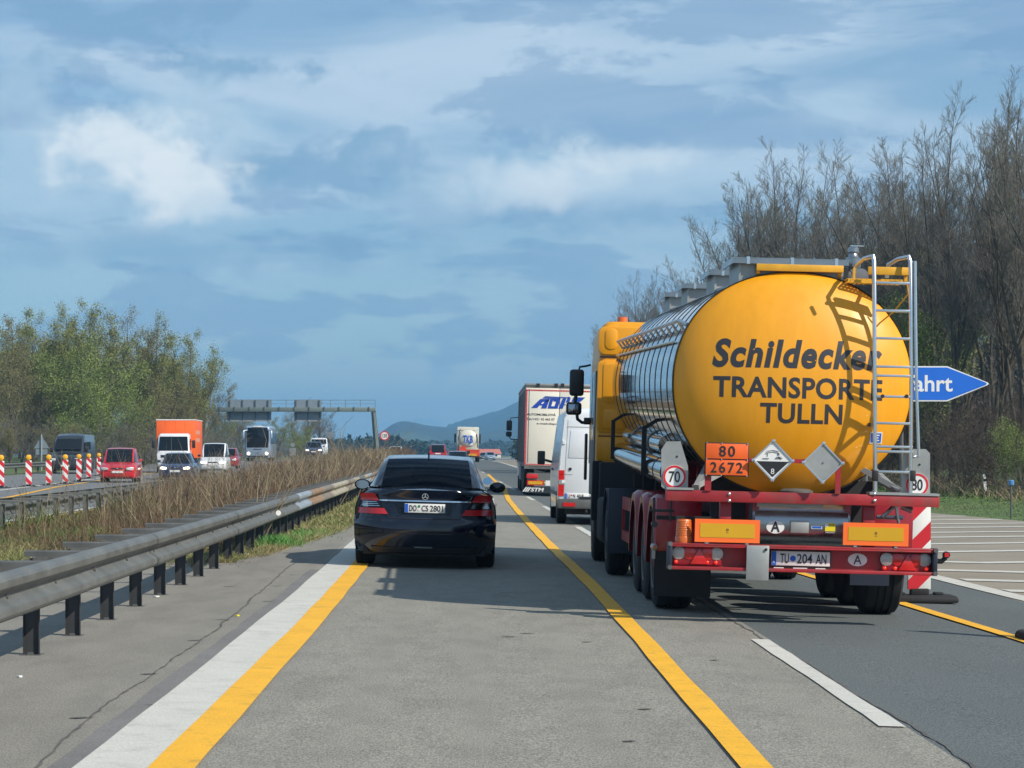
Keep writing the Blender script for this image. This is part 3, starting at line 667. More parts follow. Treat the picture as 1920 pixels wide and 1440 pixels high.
left2 = [(-30, 690, 185, 'olive', 'dark lower tree in front at the left edge'), (40, 700, 188, 'olive', 'brownish tree behind the dark van'), (105, 690, 190, 'olive', 'olive tree above the dark van'), (165, 655, 186, 'bright', 'bright yellow-green tree in front of the left wood'),
         (215, 720, 178, 'bright', 'lower bright green tree above the red car'), (262, 735, 182, 'olive', 'brown-green tree left of the orange truck'), (300, 700, 195, 'olive', 'brownish tree above the orange truck'), (352, 740, 200, 'olive', 'olive tree just right of the orange truck roof'), (398, 775, 268, 'bright', 'small bright tree beside the gantry post')]
for k, (px, py, Y, kd, lb) in enumerate(left2):
    x = (px-VX)*Y/F-off(Y); H = CH-(py-HY)*Y/F-terr(x, Y); plant(kd, k, x, Y, H, 9.2 if kd == 'bright' else 14.2, lb, None, wide=1.0)
left3 = [(-10, 775, 172, 'shrub'), (60, 770, 174, 'shrub'), (120, 790, 170, 'olive'), (180, 770, 172, 'shrub'), (240, 790, 176, 'olive'), (20, 790, 168, 'olive'), (270, 770, 180, 'shrub')]
for k, (px, py, Y, kd) in enumerate(left3):
    x = (px-VX)*Y/F-off(Y); H = CH-(py-HY)*Y/F-terr(x, Y); plant(kd, k, x, Y, H, 14.2 if kd == 'olive' else 4.6, ['low brushwood at the left edge behind the guardrail', 'low brushwood left of the dark van', 'low olive bush behind the dark van roof', 'low brushwood between dark van and red car', 'low olive bush behind the red car', 'small olive bush at the left edge', 'low brushwood left of the orange truck'][k], None, 'bush', 'bush', wide=1.5)
for k in range(26):                                      # filling behind
    Y = random.uniform(220, 270); px = random.uniform(-150, 360); x = (px-VX)*Y/F-off(Y); lim = np.interp(px, [-150, 0, 190, 300, 360], [640, 640, 625, 660, 700])
    H = CH-(lim+random.uniform(0, 40)-HY)*Y/F-terr(x, Y); plant(('olive', 'green')[k % 2], k, x, Y, H, 14.2, 'tree in the back rows of the left-hand wood', 'back rows of the left-hand wood', wide=.8)
mid = [(432, 752, 300, 'bare', 'bare tree behind the left end of the gantry'), (452, 775, 290, 'olive', 'olive tree left of the silver coach'), (478, 790, 292, 'olive', 'low olive tree behind the coach roof'), (520, 790, 300, 'green', 'green tree right of the coach below the left sign panel'), (545, 768, 305, 'olive', 'olive tree between the two gantry sign panels'),
       (570, 752, 310, 'bare', 'tall bare tree behind the right gantry sign panel'), (600, 758, 315, 'bare', 'bare tree right of the gantry sign panel'), (622, 790, 320, 'bare', 'low bare tree right of the gantry signs'), (650, 822, 330, 'shrub', 'low bare shrub under the gantry beam'), (672, 828, 300, 'shrub', 'low bare shrub left of the right gantry post'), (560, 805, 300, 'bright', 'small green tree above the far van'), (500, 815, 290, 'shrub', 'brushwood behind the coach'), (430, 800, 270, 'shrub', 'brushwood behind the white car')]
for k, (px, py, Y, kd, lb) in enumerate(mid):
    x = (px-VX)*Y/F-off(Y); H = CH-(py-HY)*Y/F-terr(x, Y); plant(kd, k, x, Y, H, {'bare': 20.3, 'olive': 14.2, 'green': 14.2, 'bright': 9.2, 'shrub': 4.6}[kd], lb, None, wide=1.4 if kd == 'bare' else 1.2)

# ------------------------------------------------------------------ brush on the median, lawns
def stems(name, n, fx, fy, fh, m, seed, wid=.006, lean=.2, twigs=0, seglen=2, **props):
    """thin upright ribbons: fy(n) depths, fx(u, Y) lateral, fh(x, Y) heights"""
    r = np.random.default_rng(seed); Y = fy(r, n); x = fx(r, Y); h = fh(r, x, Y); ok = h > .03; Y = Y[ok]; x = x[ok]; h = h[ok]; n = len(Y)
    o = np.interp(Y, _Y, _o); zz = np.interp(Y, _Y, _z)-FALL*np.clip(x, -2, 6.2)-.04; zz = np.where(x > 13.5, zz+np.minimum((x-13.5)*.035, .6), zz)
    P = np.stack([x+o, Y, zz-.02], 1); ang = r.random(n)*6.283; ln = r.normal(0, lean, (n, 2)); w = wid*(.6+r.random(n))*np.clip(Y/45, .8, 2.6)
    side = np.stack([np.cos(ang), np.sin(ang), np.zeros(n)], 1)*w[:, None]; D = np.stack([ln[:, 0]*h, ln[:, 1]*h, h], 1)
    mid = P+D*.55+np.stack([r.normal(0, .04, n)*h, r.normal(0, .04, n)*h, np.zeros(n)], 1); top = P+D*1.0+np.stack([ln[:, 0]*h*.5, ln[:, 1]*h*.5, -.05*h], 1)
    V = np.stack([P-side, P+side, mid+side*.8, mid-side*.8, top+side*.25, top-side*.25], 1).reshape(-1, 3); b0 = (np.arange(n)*6)[:, None]
    Fc = [b0+np.array([[0, 1, 2, 3]]), b0+np.array([[3, 2, 4, 5]])]; Vs = [V]; n0 = len(V)
    for k in range(twigs):
        t = r.uniform(.35, .95, n)[:, None]; A = np.where(t < .55, P+(mid-P)*(t/.55), mid+(top-mid)*((t-.55)/.45)); dd = r.normal(0, .22, (n, 3)); dd[:, 2] = abs(dd[:, 2])*.9+.08; B = A+dd*h[:, None]*.55; s2 = side*.55
        Vs.append(np.stack([A-s2, A+s2, B+s2*.3, B-s2*.3], 1).reshape(-1, 3)); Fc.append((np.arange(n)*4)[:, None]+n0+np.array([[0, 1, 2, 3]])); n0 += 4*n
    return npobj(name, np.concatenate(Vs), np.concatenate(Fc), m, kind='stuff', **props)
def clumpy(x, Y, s=1.0, p=0.0): return .5+.5*np.sin(x*1.9*s+p+1.3*np.sin(Y*.37*s))*np.sin(Y*.61*s+p*2+.8*np.sin(x*1.1))
def hmed(r, x, Y):
    c = clumpy(x, Y)
    base = np.interp(Y, [31, 34, 40, 48, 60, 75, 100, 150, 250], [.25, .45, .75, .95, 1.15, 1.30, 1.35, 1.45, 1.7])
    side = np.interp(x, [-8.6, -7.6, -6.2, -5.0, -4.0, -3.5], [.35, .45, .75, 1.0, 1.05, .7])
    side = np.where(Y > 52, np.maximum(side, .85), side)
    return base*side*(.45+.55*c)*r.uniform(.55, 1.15, len(x))
fx_med = lambda r, Y: r.uniform(-8.3, -3.55, len(Y))
def ymed(a, b, e): return lambda r, n: a+(b-a)*r.random(n)**e
stems('dry_brush', 22000, fx_med, ymed(33, 110, 1.15), hmed, M['redbrush'], 1, twigs=6, lean=.2, wid=.005)
stems('dry_brush', 16000, fx_med, ymed(100, 300, 1.2), hmed, M['redbrush'], 2, twigs=4, lean=.16, wid=.005)
stems('straw_stems', 2600, fx_med, ymed(31, 120, 1.1), lambda r, x, Y: hmed(r, x, Y)*1.15*(clumpy(x, Y, .5, 2.) > .5), M['tanbrush'], 3, twigs=1, lean=.22)
stems('straw_stems', 2600, lambda r, Y: r.uniform(-5.2, -3.5, len(Y)), ymed(55, 160, 1.1), lambda r, x, Y: np.interp(Y, [55, 75, 160], [1.2, 1.55, 1.7])*r.uniform(.5, 1.1, len(x)), M['tanbrush'], 4, twigs=3, lean=.17)
stems('median_weeds', 22000, lambda r, Y: r.uniform(-8.8, -3.5, len(Y)), ymed(30.5, 90, 1.3), lambda r, x, Y: (.10+.5*clumpy(x, Y, .7, 1.)**2)*r.uniform(.4, 1.1, len(x))*np.interp(Y, [30, 38, 46], [.45, .7, 1])*np.where((Y > 40) & (Y < 58), 1.15, 1), M['greenbrush'], 5, wid=.007, lean=.4)
stems('median_weeds', 7000, lambda r, Y: r.uniform(-6.5, -3.6, len(Y)), ymed(36, 62, 1.1), lambda r, x, Y: .62*clumpy(x, Y, .9, 2.4)**1.5*r.uniform(.5, 1.1, len(x)), M['greenbrush'], 15, wid=.007, lean=.45, twigs=2)
stems('tall_stalks', 700, lambda r, Y: r.uniform(-7.5, -3.6, len(Y)), ymed(34, 90, 1.1), lambda r, x, Y: r.uniform(.9, 1.7, len(x)), M['tanbrush'], 17, wid=.004, lean=.12, twigs=4)
stems('median_straw', 16000, lambda r, Y: r.uniform(-8.9, -3.4, len(Y)), ymed(29.5, 90, 1.3), lambda r, x, Y: .22*r.uniform(.3, 1.1, len(x)), M['verge'], 6, wid=.006, lean=.6)
stems('median_straw', 9000, lambda r, Y: r.uniform(-9.3, -6.2, len(Y)), ymed(22, 36, 1.0), lambda r, x, Y: .2*r.uniform(.3, 1.1, len(x))*(Y > 29.5-(x+6)*-.6), M['verge'], 16, wid=.005, lean=.6)
ve = lambda r, Y: r.uniform(0, 1, len(Y))*0+np.interp(Y, [30.5, 31.2, 33, 38, 44, 60, 200], [-3.3, -3.25, -2.95, -2.62, -2.3, -2.25, -2.25])-(r.random(len(Y))**1.2)*1.3+.08
stems('verge_grass', 26000, ve, ymed(30.8, 75, 1.5), lambda r, x, Y: r.uniform(.04, .15, len(x))*(.6+.8*clumpy(x, Y, 2.2)), M['verge'], 7, wid=.005, lean=.55)
stems('grass_tuft', 900, lambda r, Y: -3.02+r.normal(0, .17, len(Y)), lambda r, n: 36.5+r.normal(0, .35, n), lambda r, x, Y: r.uniform(.1, .27, len(x)), M['tuft'], 8, wid=.006, lean=.35)
stems('grass_tuft', 500, lambda r, Y: -2.75+r.normal(0, .25, len(Y)), lambda r, n: 41+r.normal(0, 1.2, n), lambda r, x, Y: r.uniform(.06, .16, len(x)), M['tuft'], 9, wid=.006, lean=.35)
gr = lambda r, Y: np.interp(Y, [-20, 56, 65, 90, 140], [15.0, 13.6, 12.7, 11.0, 9.2])+.02+r.random(len(Y))**.9*14
stems('lawn_grass', 60000, gr, ymed(46, 100, 1.0), lambda r, x, Y: np.minimum(.02+r.random(len(x))*.035, 1)+(x > 17.5)*0, M['blades'], 10, wid=.010, lean=.5)
stems('dead_bracken', 4500, lambda r, Y: r.uniform(17.5, 22, len(Y)), ymed(70, 130, 1.0), lambda r, x, Y: r.uniform(.1, .5, len(x)), M['tanbrush'], 11, wid=.009, lean=.6, twigs=2)
stems('rough_grass', 5000, lambda r, Y: r.uniform(17, 23, len(Y)), ymed(66, 130, 1.0), lambda r, x, Y: r.uniform(.1, .35, len(x)), M['greenbrush'], 12, wid=.009, lean=.6)
stems('leaf_litter', 5000, lambda r, Y: r.uniform(-4.4, -3.0, len(Y)), ymed(30, 33, 1.0), lambda r, x, Y: r.uniform(.02, .08, len(x)), M['redbrush'], 13, wid=.012, lean=1.6)
# the bare shoots standing behind the kink in the guardrail
def shoots(x0, Y0, H, n, seed, label, spread=.22):
    r = random.Random(seed); o = empty('bare_shrub', (x0, Y0, terr(x0-off(Y0), Y0)), label=label, category='shrub')
    for k in range(n):
        S = Segs(); a = r.uniform(-1, 1)*spread; b_ = r.uniform(-1, 1)*spread*.8; p = np.array([a*.5, b_*.4, 0.]); d = np.array([a*1.2, b_, 1.0]); h = H*r.uniform(.6, 1.05)
        for i in range(6):
            q = p+d*h/6; S.add(p, q, .013*(1-i/7.5), .013*(1-(i+1)/7.5)); p = q; d = d+np.array([r.gauss(a*.12, .04), r.gauss(0, .04), 0])
            if i > 1 and r.random() < .55:
                e = rdir(d, .5, r.random()*6.28); S.add(p, p+e*h*.14, .005, .002)
        v, f = S.mesh(4); npobj('shoot', v, f, M['tanbrush'], o, True)
shoots(-3.62, 37.0, 1.75, 13, 5, 'clump of tall bare shoots standing behind the guardrail left of the sedan', .5)
shoots(-5.2, 38.5, 1.2, 7, 6, 'smaller clump of bare twigs in the weeds left of the tall shoots', .5)
shoots(-3.9, 62.0, 2.3, 14, 7, 'tangled bare shrub behind the guardrail beside the sedan mirror', .6)
shoots(-3.9, 74.0, 2.5, 14, 8, 'tall bare shrub on the median beyond the sedan roof', .6)
shoots(-4.6, 90.0, 2.6, 14, 9, 'far bare shrub on the median left of the round speed sign', .6)
# ------------------------------------------------------------------ guardrails
WB = [(.0, .318), (.012, .322), (.035, .318), (.070, .296), (.083, .275), (.083, .238), (.078, .226), (.010, .182), (.003, .172), (.003, .148), (.010, .138), (.078, .094), (.083, .082), (.083, .045), (.070, .024), (.035, .002), (.012, -.002), (0, .002)]
def beam_mesh(L, name='beam'):
    pr = WB+[(x-.006, z) for x, z in WB[::-1]]; mb = MB()
    mb.loft([[(x, y, z) for x, z in pr] for y in (0, L)], False); return mb
def guardrail(x, Ya, Yb, face, label, zb=.385, step=1.76, spacer=.55, strap=True, style=None, seg=4.0):
    g = empty('guardrail', (x+off(Ya), Ya, terr(x, Ya)), label=label, category='guardrail')
    ref = g.location
    n = int(math.ceil((Yb-Ya)/seg)); cache = {}
    for i in range(n):
        a = Ya+i*seg; b = a+seg; xa, xb = x+off(a), x+off(b)
        L = math.hypot(seg, xb-xa)
        if 'b' not in cache:
            mb = beam_mesh(seg+.12); cache['b'] = obj('beam', mb, M['galv'], g, smooth=24); o = cache['b']
        else:
            o = cache['b'].copy(); COL.objects.link(o)
        za, z2 = rise(a)+.05, rise(b)+.05
        o.location = (xa-ref.x+(.0 if i % 2 else .006)*face, a-ref.y, za-ref.z+zb); o.rotation_euler = (math.atan2(z2-za, seg), 0, -math.atan2(xb-xa, seg)); o.scale = (face, 1, 1)
        mm = style(i, a) if style else 'galv'
        if mm != 'galv':
            key = 'm'+mm
            if key not in cache: me = o.data.copy(); me.materials.clear(); me.materials.append(M[mm]); cache[key] = me
            o.data = cache[key]
    mb = MB()   # sigma post with a foot plate
    px0, w, d = -.16*face, .10, .055
    mb.loft([[(px0-.06, -.03, z), (px0-.055, -.03, z), (px0-.055, .0, z), (px0+.055, .0, z), (px0+.055, -.03, z), (px0+.06, -.03, z), (px0+.06, .006, z), (px0-.06, .006, z)] for z in (0, zb+.24)])
    post = None; sp = None; fo = None
    for k in range(int((Yb-Ya)/step)):
        Y = Ya+.4+k*step; X = x+off(Y); loc = (X-ref.x, Y-ref.y, rise(Y)+.04-ref.z)
        if post is None: post = obj('post', mb, M['postd' if x > -5 else 'galv'], g, smooth=0); o = post
        else: o = post.copy(); COL.objects.link(o)
        o.location = loc
        if Y < 32 and x > -5:
            if fo is None: m2 = MB(); m2.box(px0-.08, px0+.08, -.09, .09, 0, .012); m2.box(px0-.02, px0+.02, -.07, -.03, .012, .03); m2.box(px0-.02, px0+.02, .03, .07, .012, .03); fo = obj('foot_plate', m2, M['galvd'], g, smooth=0); o = fo
            else: o = fo.copy(); COL.objects.link(o)
            o.location = loc
        if Y < 45 and x > -5:
            if 'bolt' not in cache: m4 = MB(); m4.tube([(.004, 0, zb+.16), (.022, 0, zb+.16)], .016, 8); cache['bolt'] = obj('bolt', m4, M['galvd'], g); ob_ = cache['bolt']
            else: ob_ = cache['bolt'].copy(); COL.objects.link(ob_)
            ob_.location = loc
        if spacer:
            if sp is None:
                m3 = MB(); zt = zb+.315
                m3.loft([[(xx, y, z) for y, z in ((-.045, zt-.05), (-.045, zt-.01), (-.03, zt), (.03, zt), (.045, zt-.01), (.045, zt-.05))] for xx in (-.002*face, -spacer*face)]); sp = obj('spacer_bar', m3, M['galvd' if x > -5 else 'galv'], g, smooth=40); o = sp
            else: o = sp.copy(); COL.objects.link(o)
            o.location = loc
    if strap:
        mb = MB(); yy = np.arange(Ya, Yb, 4.0); xs = -(spacer-.04)*face if spacer else -.2*face
        mb.loft([[(x+off(Y)+xs-ref.x+dx, Y-ref.y, rise(Y)+.04+zb+.19+dz-ref.z) for dx, dz in ((-.006, 0), (.006, 0), (.006, .06), (-.006, .06))] for Y in yy]); obj('rear_strap', mb, M['galvd'], g, smooth=0)
    return g
def gstyle(i, a):
    if a < 42: return 'galv'
    return ['bluegrey', 'rust', 'brownst', 'cream', 'cream', 'brownst', 'cream', 'galv', 'cream'][int((a-42)/4) % 9]
guardrail(-3.10, 6, 170, 1, 'near guardrail of weathered steel running along our shoulder, patched with cream and rusty beams', style=gstyle)
guardrail(-8.55, 30, 230, -1, 'second guardrail at the far side of the median beside the opposite carriageway', zb=.30, step=1.9, spacer=.5, strap=False, style=lambda i, a: 'galv')
guardrail(-27.0, 100, 330, 1, 'distant guardrail on the far side of the opposite carriageway under the trees', zb=.36, step=4.0, spacer=0, strap=False, seg=8.0)
mb = MB(); mb.disc(0, 0, .042, -.004, .008, 20); 
o = obj('reflector', mb, M['whitep'], smooth=30, label='round white reflector fixed to the near guardrail at its kink', category='reflector'); o.location = (-2.985+off(37), 36.6, .56); o.rotation_euler = (0, 0, .25)

# ------------------------------------------------------------------ sign gantry
def P3(px, py, Y): return Vector(px2(px, py, Y))
def gantry():
    Y = 252.0; g = empty('sign_gantry', P3(705, 850, Y), label='grey steel sign gantry spanning the opposite carriageway, its panels seen from behind', category='gantry')
    o = g.location
    def W(px, py, dy=0): v = P3(px, py, Y)-o; return (v.x, dy, v.z)
    s = Y/F
    b = MB(); a0 = W(382, 768); a1 = W(704, 768); b.bar(a0, a1, .5, .48); obj('beam', b, M['gantry'], g, bevel=.03)
    for k in range(11):
        p = W(412+28*k, 766, -.27); b = MB(); b.bar((p[0], -.29, p[2]-.2), (p[0], -.29, p[2]+.22), .09); obj('bracket', b, M['galvd'], g, smooth=0)
    b = MB(); b.tube([W(387, 772), W(381, 862)], [.24, .30], 4); obj('post', b, M['gantry'], g, smooth=0)
    b = MB(); b.tube([W(700, 772), W(708, 862)], [.24, .32], 4); obj('post', b, M['gantry'], g, smooth=0)
    b = MB(); b.tube([W(704, 770, -.3), W(712, 845, -.3)], .03, 4); obj('cable_pipe', b, M['galvd'], g)
    for (xa, xb, nb_) in ((424.5, 508, 4), (551, 602, 3)):
        p, q = W(xa, 749), W(xb, 790); b = MB(); b.box(p[0], q[0], .42, .48, q[2], p[2]); sp = obj('sign_panel', b, M['signback'], g, smooth=0)
        for k in range(nb_):
            x = p[0]+(q[0]-p[0])*(.07+.86*k/(nb_-1)); b = MB(); b.box(x-.05, x+.05, .30, .418, q[2]+.1, p[2]-.05); obj('rib', b, M['galvd'], sp, smooth=0)
        b = MB(); b.box(p[0], q[0], .40, .419, q[2], q[2]+.14); obj('edge_rail', b, M['plate'], sp, smooth=0)
    zt = W(510, 750)[2]; zm = W(510, 757)[2]
    b = MB(); xa, xb = W(424, 750)[0], W(703, 750)[0]
    b.bar((xa, .7, zt), (xb, .7, zt), .05); b.bar((xa, .7, zm), (xb, .7, zm), .035); obj('handrail', b, M['gantry'], g, smooth=0)
    for k in range(11):
        x = xb+(xa-xb)*k/10; b = MB(); b.bar((x, .7, zt), (x, .7, W(500, 767)[2]), .05); obj('rail_post', b, M['gantry'], g, smooth=0)
    b = MB(); z0 = W(500, 765)[2]; b.box(xa, xb, .3, .9, z0-.04, z0); obj('walkway', b, M['gantry'], g, smooth=0)
gantry()

# ------------------------------------------------------------------ signs
def round_sign(name, loc, r, zc, label, txt=None, back=False, tiltz=0.0):
    g = empty(name, loc, (0, 0, tiltz), label=label, category='sign')
    b = MB(); b.tube([(0, .04, 0), (0, .04, zc+r*.8)], .035, 8); obj('post', b, M['galvd'], g)
    b = MB(); b.disc(0, zc, r, -.012, .0, 36); d = obj('disc', b, M['signback'] if back else M['whitep'], g, smooth=30)
    if back:
        b = MB(); b.bar((-r*.7, -.03, zc+r*.3), (r*.7, -.03, zc+r*.3), .05); b.bar((-r*.7, -.03, zc-r*.3), (r*.7, -.03, zc-r*.3), .05); obj('clamp', b, M['plate'], g)
    if txt:
        b = MB(); b.ring(0, zc, r*.76, r, -.016, -.011, 36); obj('rim', b, M['signred'], d, smooth=0)
        text('number', txt, M['letter'], -r*.56, r*.56, zc-r*.38, zc+r*.38, -.018, d, bold=.02)
    return g
p = P3(721, 817, 196); round_sign('speed_sign', (p.x, 196, terr(p.x-off(196), 196)), .40, p.z-terr(p.x-off(196), 196), 'round white speed sign with red rim reading 120, above the median brush', '120')
p = P3(620, 816, 240); round_sign('round_sign', (p.x, 240, terr(p.x-off(240), 240)), .37, p.z-terr(p.x-off(240), 240), 'dark back of a round sign on the median, right of the far white van', None, True)
p = P3(549, 845, 215); g = empty('small_sign', (p.x, 215, terr(p.x-off(215), 215)), label='small grey sign seen from behind in the brush left of the far van', category='sign')
b = MB(); b.box(-.3, .3, -.01, .01, p.z-.45-g.location.z, p.z+.25-g.location.z); obj('panel', b, M['signback'], g, smooth=0)
b = MB(); b.tube([(0, .04, 0), (0, .04, p.z-g.location.z+.5)], .04, 6); obj('post', b, M['galvd'], g)
b = MB(); b.disc(0, p.z+.55-g.location.z, .2, -.01, .01, 20); obj('disc', b, M['signback'], g)
p = P3(78, 838, 165); g = empty('triangle_sign', (p.x, 165, terr(p.x-off(165), 165)), label='triangular sign seen from behind on a pale post at the left behind the far guardrail', category='sign')
z0 = g.location.z; zc = p.z-z0
b = MB(); b.prism([(-.55, zc-.1), (.55, zc-.1), (0, zc+.8)], -.01, .01); obj('panel', b, M['signback'], g, smooth=0)
b = MB(); b.box(-.42, .42, -.012, .012, zc-.55, zc-.16); obj('plate', b, M['signback'], g, smooth=0)
b = MB(); b.tube([(0, -.06, 0), (0, -.06, zc+.9)], .06, 8); obj('post', b, M['plate'], g)
# blue exit arrow sign
def exit_sign():
    Y = 52.0; s = Y/F; X0 = (1590-VX)*s; X1 = (1856-VX)*s; zc = CH-(719.5-HY)*s; hh = 33*s; xk = (1776-VX)*s
    g = empty('exit_arrow_sign', (X0, Y, terr(X0-off(Y), Y)), label='blue arrow-shaped exit sign pointing right, standing behind the tanker', category='sign')
    z = zc-g.location.z; L = X1-X0; k = xk-X0; r = .06
    def arrow(i):
        a = i; pts = [(a, z-hh+a+.02), (a, z+hh-a-.02), (a+.02, z+hh-a), (k-a*.2, z+hh-a), (L-a*1.6-.05, z+.03), (L-a*1.6-.02, z), (L-a*1.6-.05, z-.03), (k-a*.2, z-hh+a), (a+.02, z-hh+a)]; return pts
    b = MB(); b.prism(arrow(0), -.0, .05); pn = obj('panel', b, M['whitep'], g, smooth=0)
    b = MB(); b.prism(arrow(.030), -.006, .02); obj('blue_face', b, M['signblue'], pn, smooth=0)
    x_t = (1786-VX)*s-X0
    text('lettering', 'Ausfahrt', M['whitep'], (1634-VX)*s-X0, x_t, z-.18, z+.20, -.010, pn, bold=.018)
    for px in (1625, 1692):
        x = (px-VX)*s-X0; b = MB(); b.tube([(x, .10, 0), (x, .10, z+.3)], .045, 10); obj('post', b, M['galvd'], g)
exit_sign()
# marker posts on the lawn
p = P3(1896, 960, 58.5); g = empty('marker_post', (p.x, 58.5, terr(p.x-off(58.5), 58.5)), label='slim grey post with a blue cap standing on the lawn at the right edge', category='post')
b = MB(); b.tube([(0, 0, -.1), (0, 0, .86)], .025, 8); obj('pipe', b, M['galvd'], g)
b = MB(); b.loft(lathe_z([(.055, .84), (.075, .86), (.075, .96), (.05, .985)], 0, 0, 10)); obj('cap', b, mat('cap_blue', (.08, .22, .45), .5), g)
p = P3(1848, 912, 84); g = empty('delineator_post', (p.x, 84, terr(p.x-off(84), 84)), (0, R(-6), .2), label='leaning white delineator post at the foot of the wood', category='post')
zt = .72; b = MB(); b.loft([[(-.055, -.04, z), (.055, -.04, z), (.045, .05, z), (-.045, .05, z)] for z in (-.1, .6)]+[[(-.04, -.03, .68), (.04, -.03, .68), (.035, .04, .70), (-.035, .04, .70)]]); obj('body', b, M['whitep'], g)
b = MB(); b.box(-.056, .056, -.043, -.038, .42, .52); obj('reflector', b, M['blackp'], g)

# ------------------------------------------------------------------ construction beacons
def beacon_proto(lean=1, lamp=True):
    g = empty('warning_beacon', (0, 0, 0))
    b = MB(); b.box(-.125, .125, -.02, .02, .14, 1.14); bd = obj('board', b, M['whitep'], g, bevel=.004)
    for k in range(-2, 6):            # slanting red bands printed on both faces
        z = .14+k*.40-.1; poly = [(-.125, z), (.125, z+.25*lean), (.125, z+.2+.25*lean), (-.125, z+.2)] if lean > 0 else [(-.125, z+.25), (.125, z), (.125, z+.2), (-.125, z+.2+.25)]
        me = [(x, min(max(zz, .14), 1.14)) for x, zz in poly]
        # clip the band against the board properly
        pts = []
        def clip(poly, f, inside):
            out = []
            for i in range(len(poly)):
                a, c = poly[i], poly[(i+1) % len(poly)]; ia, ic = inside(a), inside(c)
                if ia: out.append(a)
                if ia != ic: t = (f-a[1])/(c[1]-a[1]); out.append((a[0]+(c[0]-a[0])*t, f))
            return out
        q = clip(poly, .142, lambda p: p[1] >= .142)
        if len(q) > 2: q = clip(q, 1.138, lambda p: p[1] <= 1.138)
        if len(q) > 2: m_ = MB(); m_.prism(q, -.0225, .0225); obj('red_band', m_, M['signred'], bd, smooth=0)
    b = MB(); b.loft([[(x*s_, y*s_, z) for x, y in ((-.40, -.2), (.40, -.2), (.40, .2), (-.40, .2))] for s_, z in ((1, 0), (1, .05), (.93, .08))]); ft = obj('foot', b, M['rubber'], g, bevel=.02, smooth=30)
    b = MB(); b.box(-.10, .10, -.06, .06, .075, .15); b.box(-.26, -.16, -.07, .07, .075, .11); b.box(.16, .26, -.07, .07, .075, .11); obj('socket', b, M['rubber'], g, bevel=.012)
    if lamp:
        b = MB(); b.disc(0, 1.27, .108, -.06, .0, 24, dome=.03); b.disc(0, 1.27, .114, .0, .03, 24); obj('lamp', b, M['yellamp'], g)
        b = MB(); b.box(-.05, .05, -.045, .045, 1.14, 1.19); obj('lamp_base', b, M['yellamp'], g, bevel=.01)
    return g
bp = beacon_proto(-1, True)
spots = [(2, 92.5), (53.7, 96), (91.5, 99.5), (122.5, 104), (148, 111), (166.5, 122), (185.5, 134)]
bl = ['warning beacon cut by the left edge of the picture, nearest of the lamp-topped row', 'second lamp-topped warning beacon from the left edge', 'warning beacon in front of the left corner of the dark van', 'warning beacon in front of the dark van, under its windscreen', 'warning beacon in front of the dark van’s right headlamp', 'warning beacon beside the rear wheel of the dark van', 'farthest lamp-topped warning beacon, half hidden by the red car']
for k, (px, Y) in enumerate(spots):
    X = (px-VX)*Y/F; o = bp if k == 0 else copy_tree(bp)
    o.location = (X, Y, road_z(-15, Y)-.05+.0); o.rotation_euler = (0, 0, .12); o['label'] = bl[k]; o['category'] = 'warning beacon'; o['group'] = 'lamp-topped beacons of the closed lane'
b2 = beacon_proto(1, False)
Y = 25.4; b2.location = (4.90, Y, road_z(4.90, Y)+.004); b2['label'] = 'red and white striped beacon board on a rubber foot just behind the tanker’s right end'; b2['category'] = 'warning beacon'
b3 = copy_tree(b2); b3.location = (5.20, 20.3, road_z(5.2, 20.3)+.004); b3.rotation_euler = (0, R(1.4), .0); b3['label'] = 'beacon at the picture’s very right edge, only its dark foot edge in view'
# ------------------------------------------------------------------ vehicles
TH = math.atan(FALL); cT, sT = math.cos(TH), math.sin(TH)
def tyre(parent, x, y, r, w, side, rimm='steel', name='wheel', rimr=.56, n=40, spokes=8, dual=False):
    """wheel as a part: tyre with grooves, rim and bolts as sub-parts; side = +1 outer face to the right"""
    g = empty(name, (0, 0, 0)); g.parent = parent; g.location = (x, y, r)
    h = w/2
    pr = [(-h*.96, r*.62), (-h, r*.75), (-h*.97, r*.90), (-h*.84, r*.975), (-h*.62, r*.995)]
    for k in (-.36, 0, .36): pr += [(h*(k-.06), r), (h*(k-.05), r*.975), (h*(k+.05), r*.975), (h*(k+.06), r)]
    pr += [(h*.62, r*.995), (h*.84, r*.975), (h*.97, r*.90), (h, r*.75), (h*.96, r*.62)]
    b = MB(); b.loft(lathe_x(pr, 0, 0, 0, n), True); obj('tyre', b, M['rubber'], g, smooth=40)
    b = MB(); s = side; b.loft(lathe_x([(s*h*.93, r*.63), (s*h*1.01, r*.61), (s*h*.98, r*.57), (s*h*.70, r*.54), (s*h*.55, r*.42), (s*h*.60, r*.24), (s*h*.95, r*.20), (s*h*1.0, r*.14), (s*h*1.0, .004)], 0, 0, 0, 28), True)
    for k in range(spokes):
        a = 2*math.pi*k/spokes; b.tube([(s*h*.5, r*.31*math.cos(a), r*.31*math.sin(a)), (s*h*.72, r*.31*math.cos(a), r*.31*math.sin(a))], r*.03, 6)
    obj('rim', b, M[rimm], g, smooth=40)
    return g
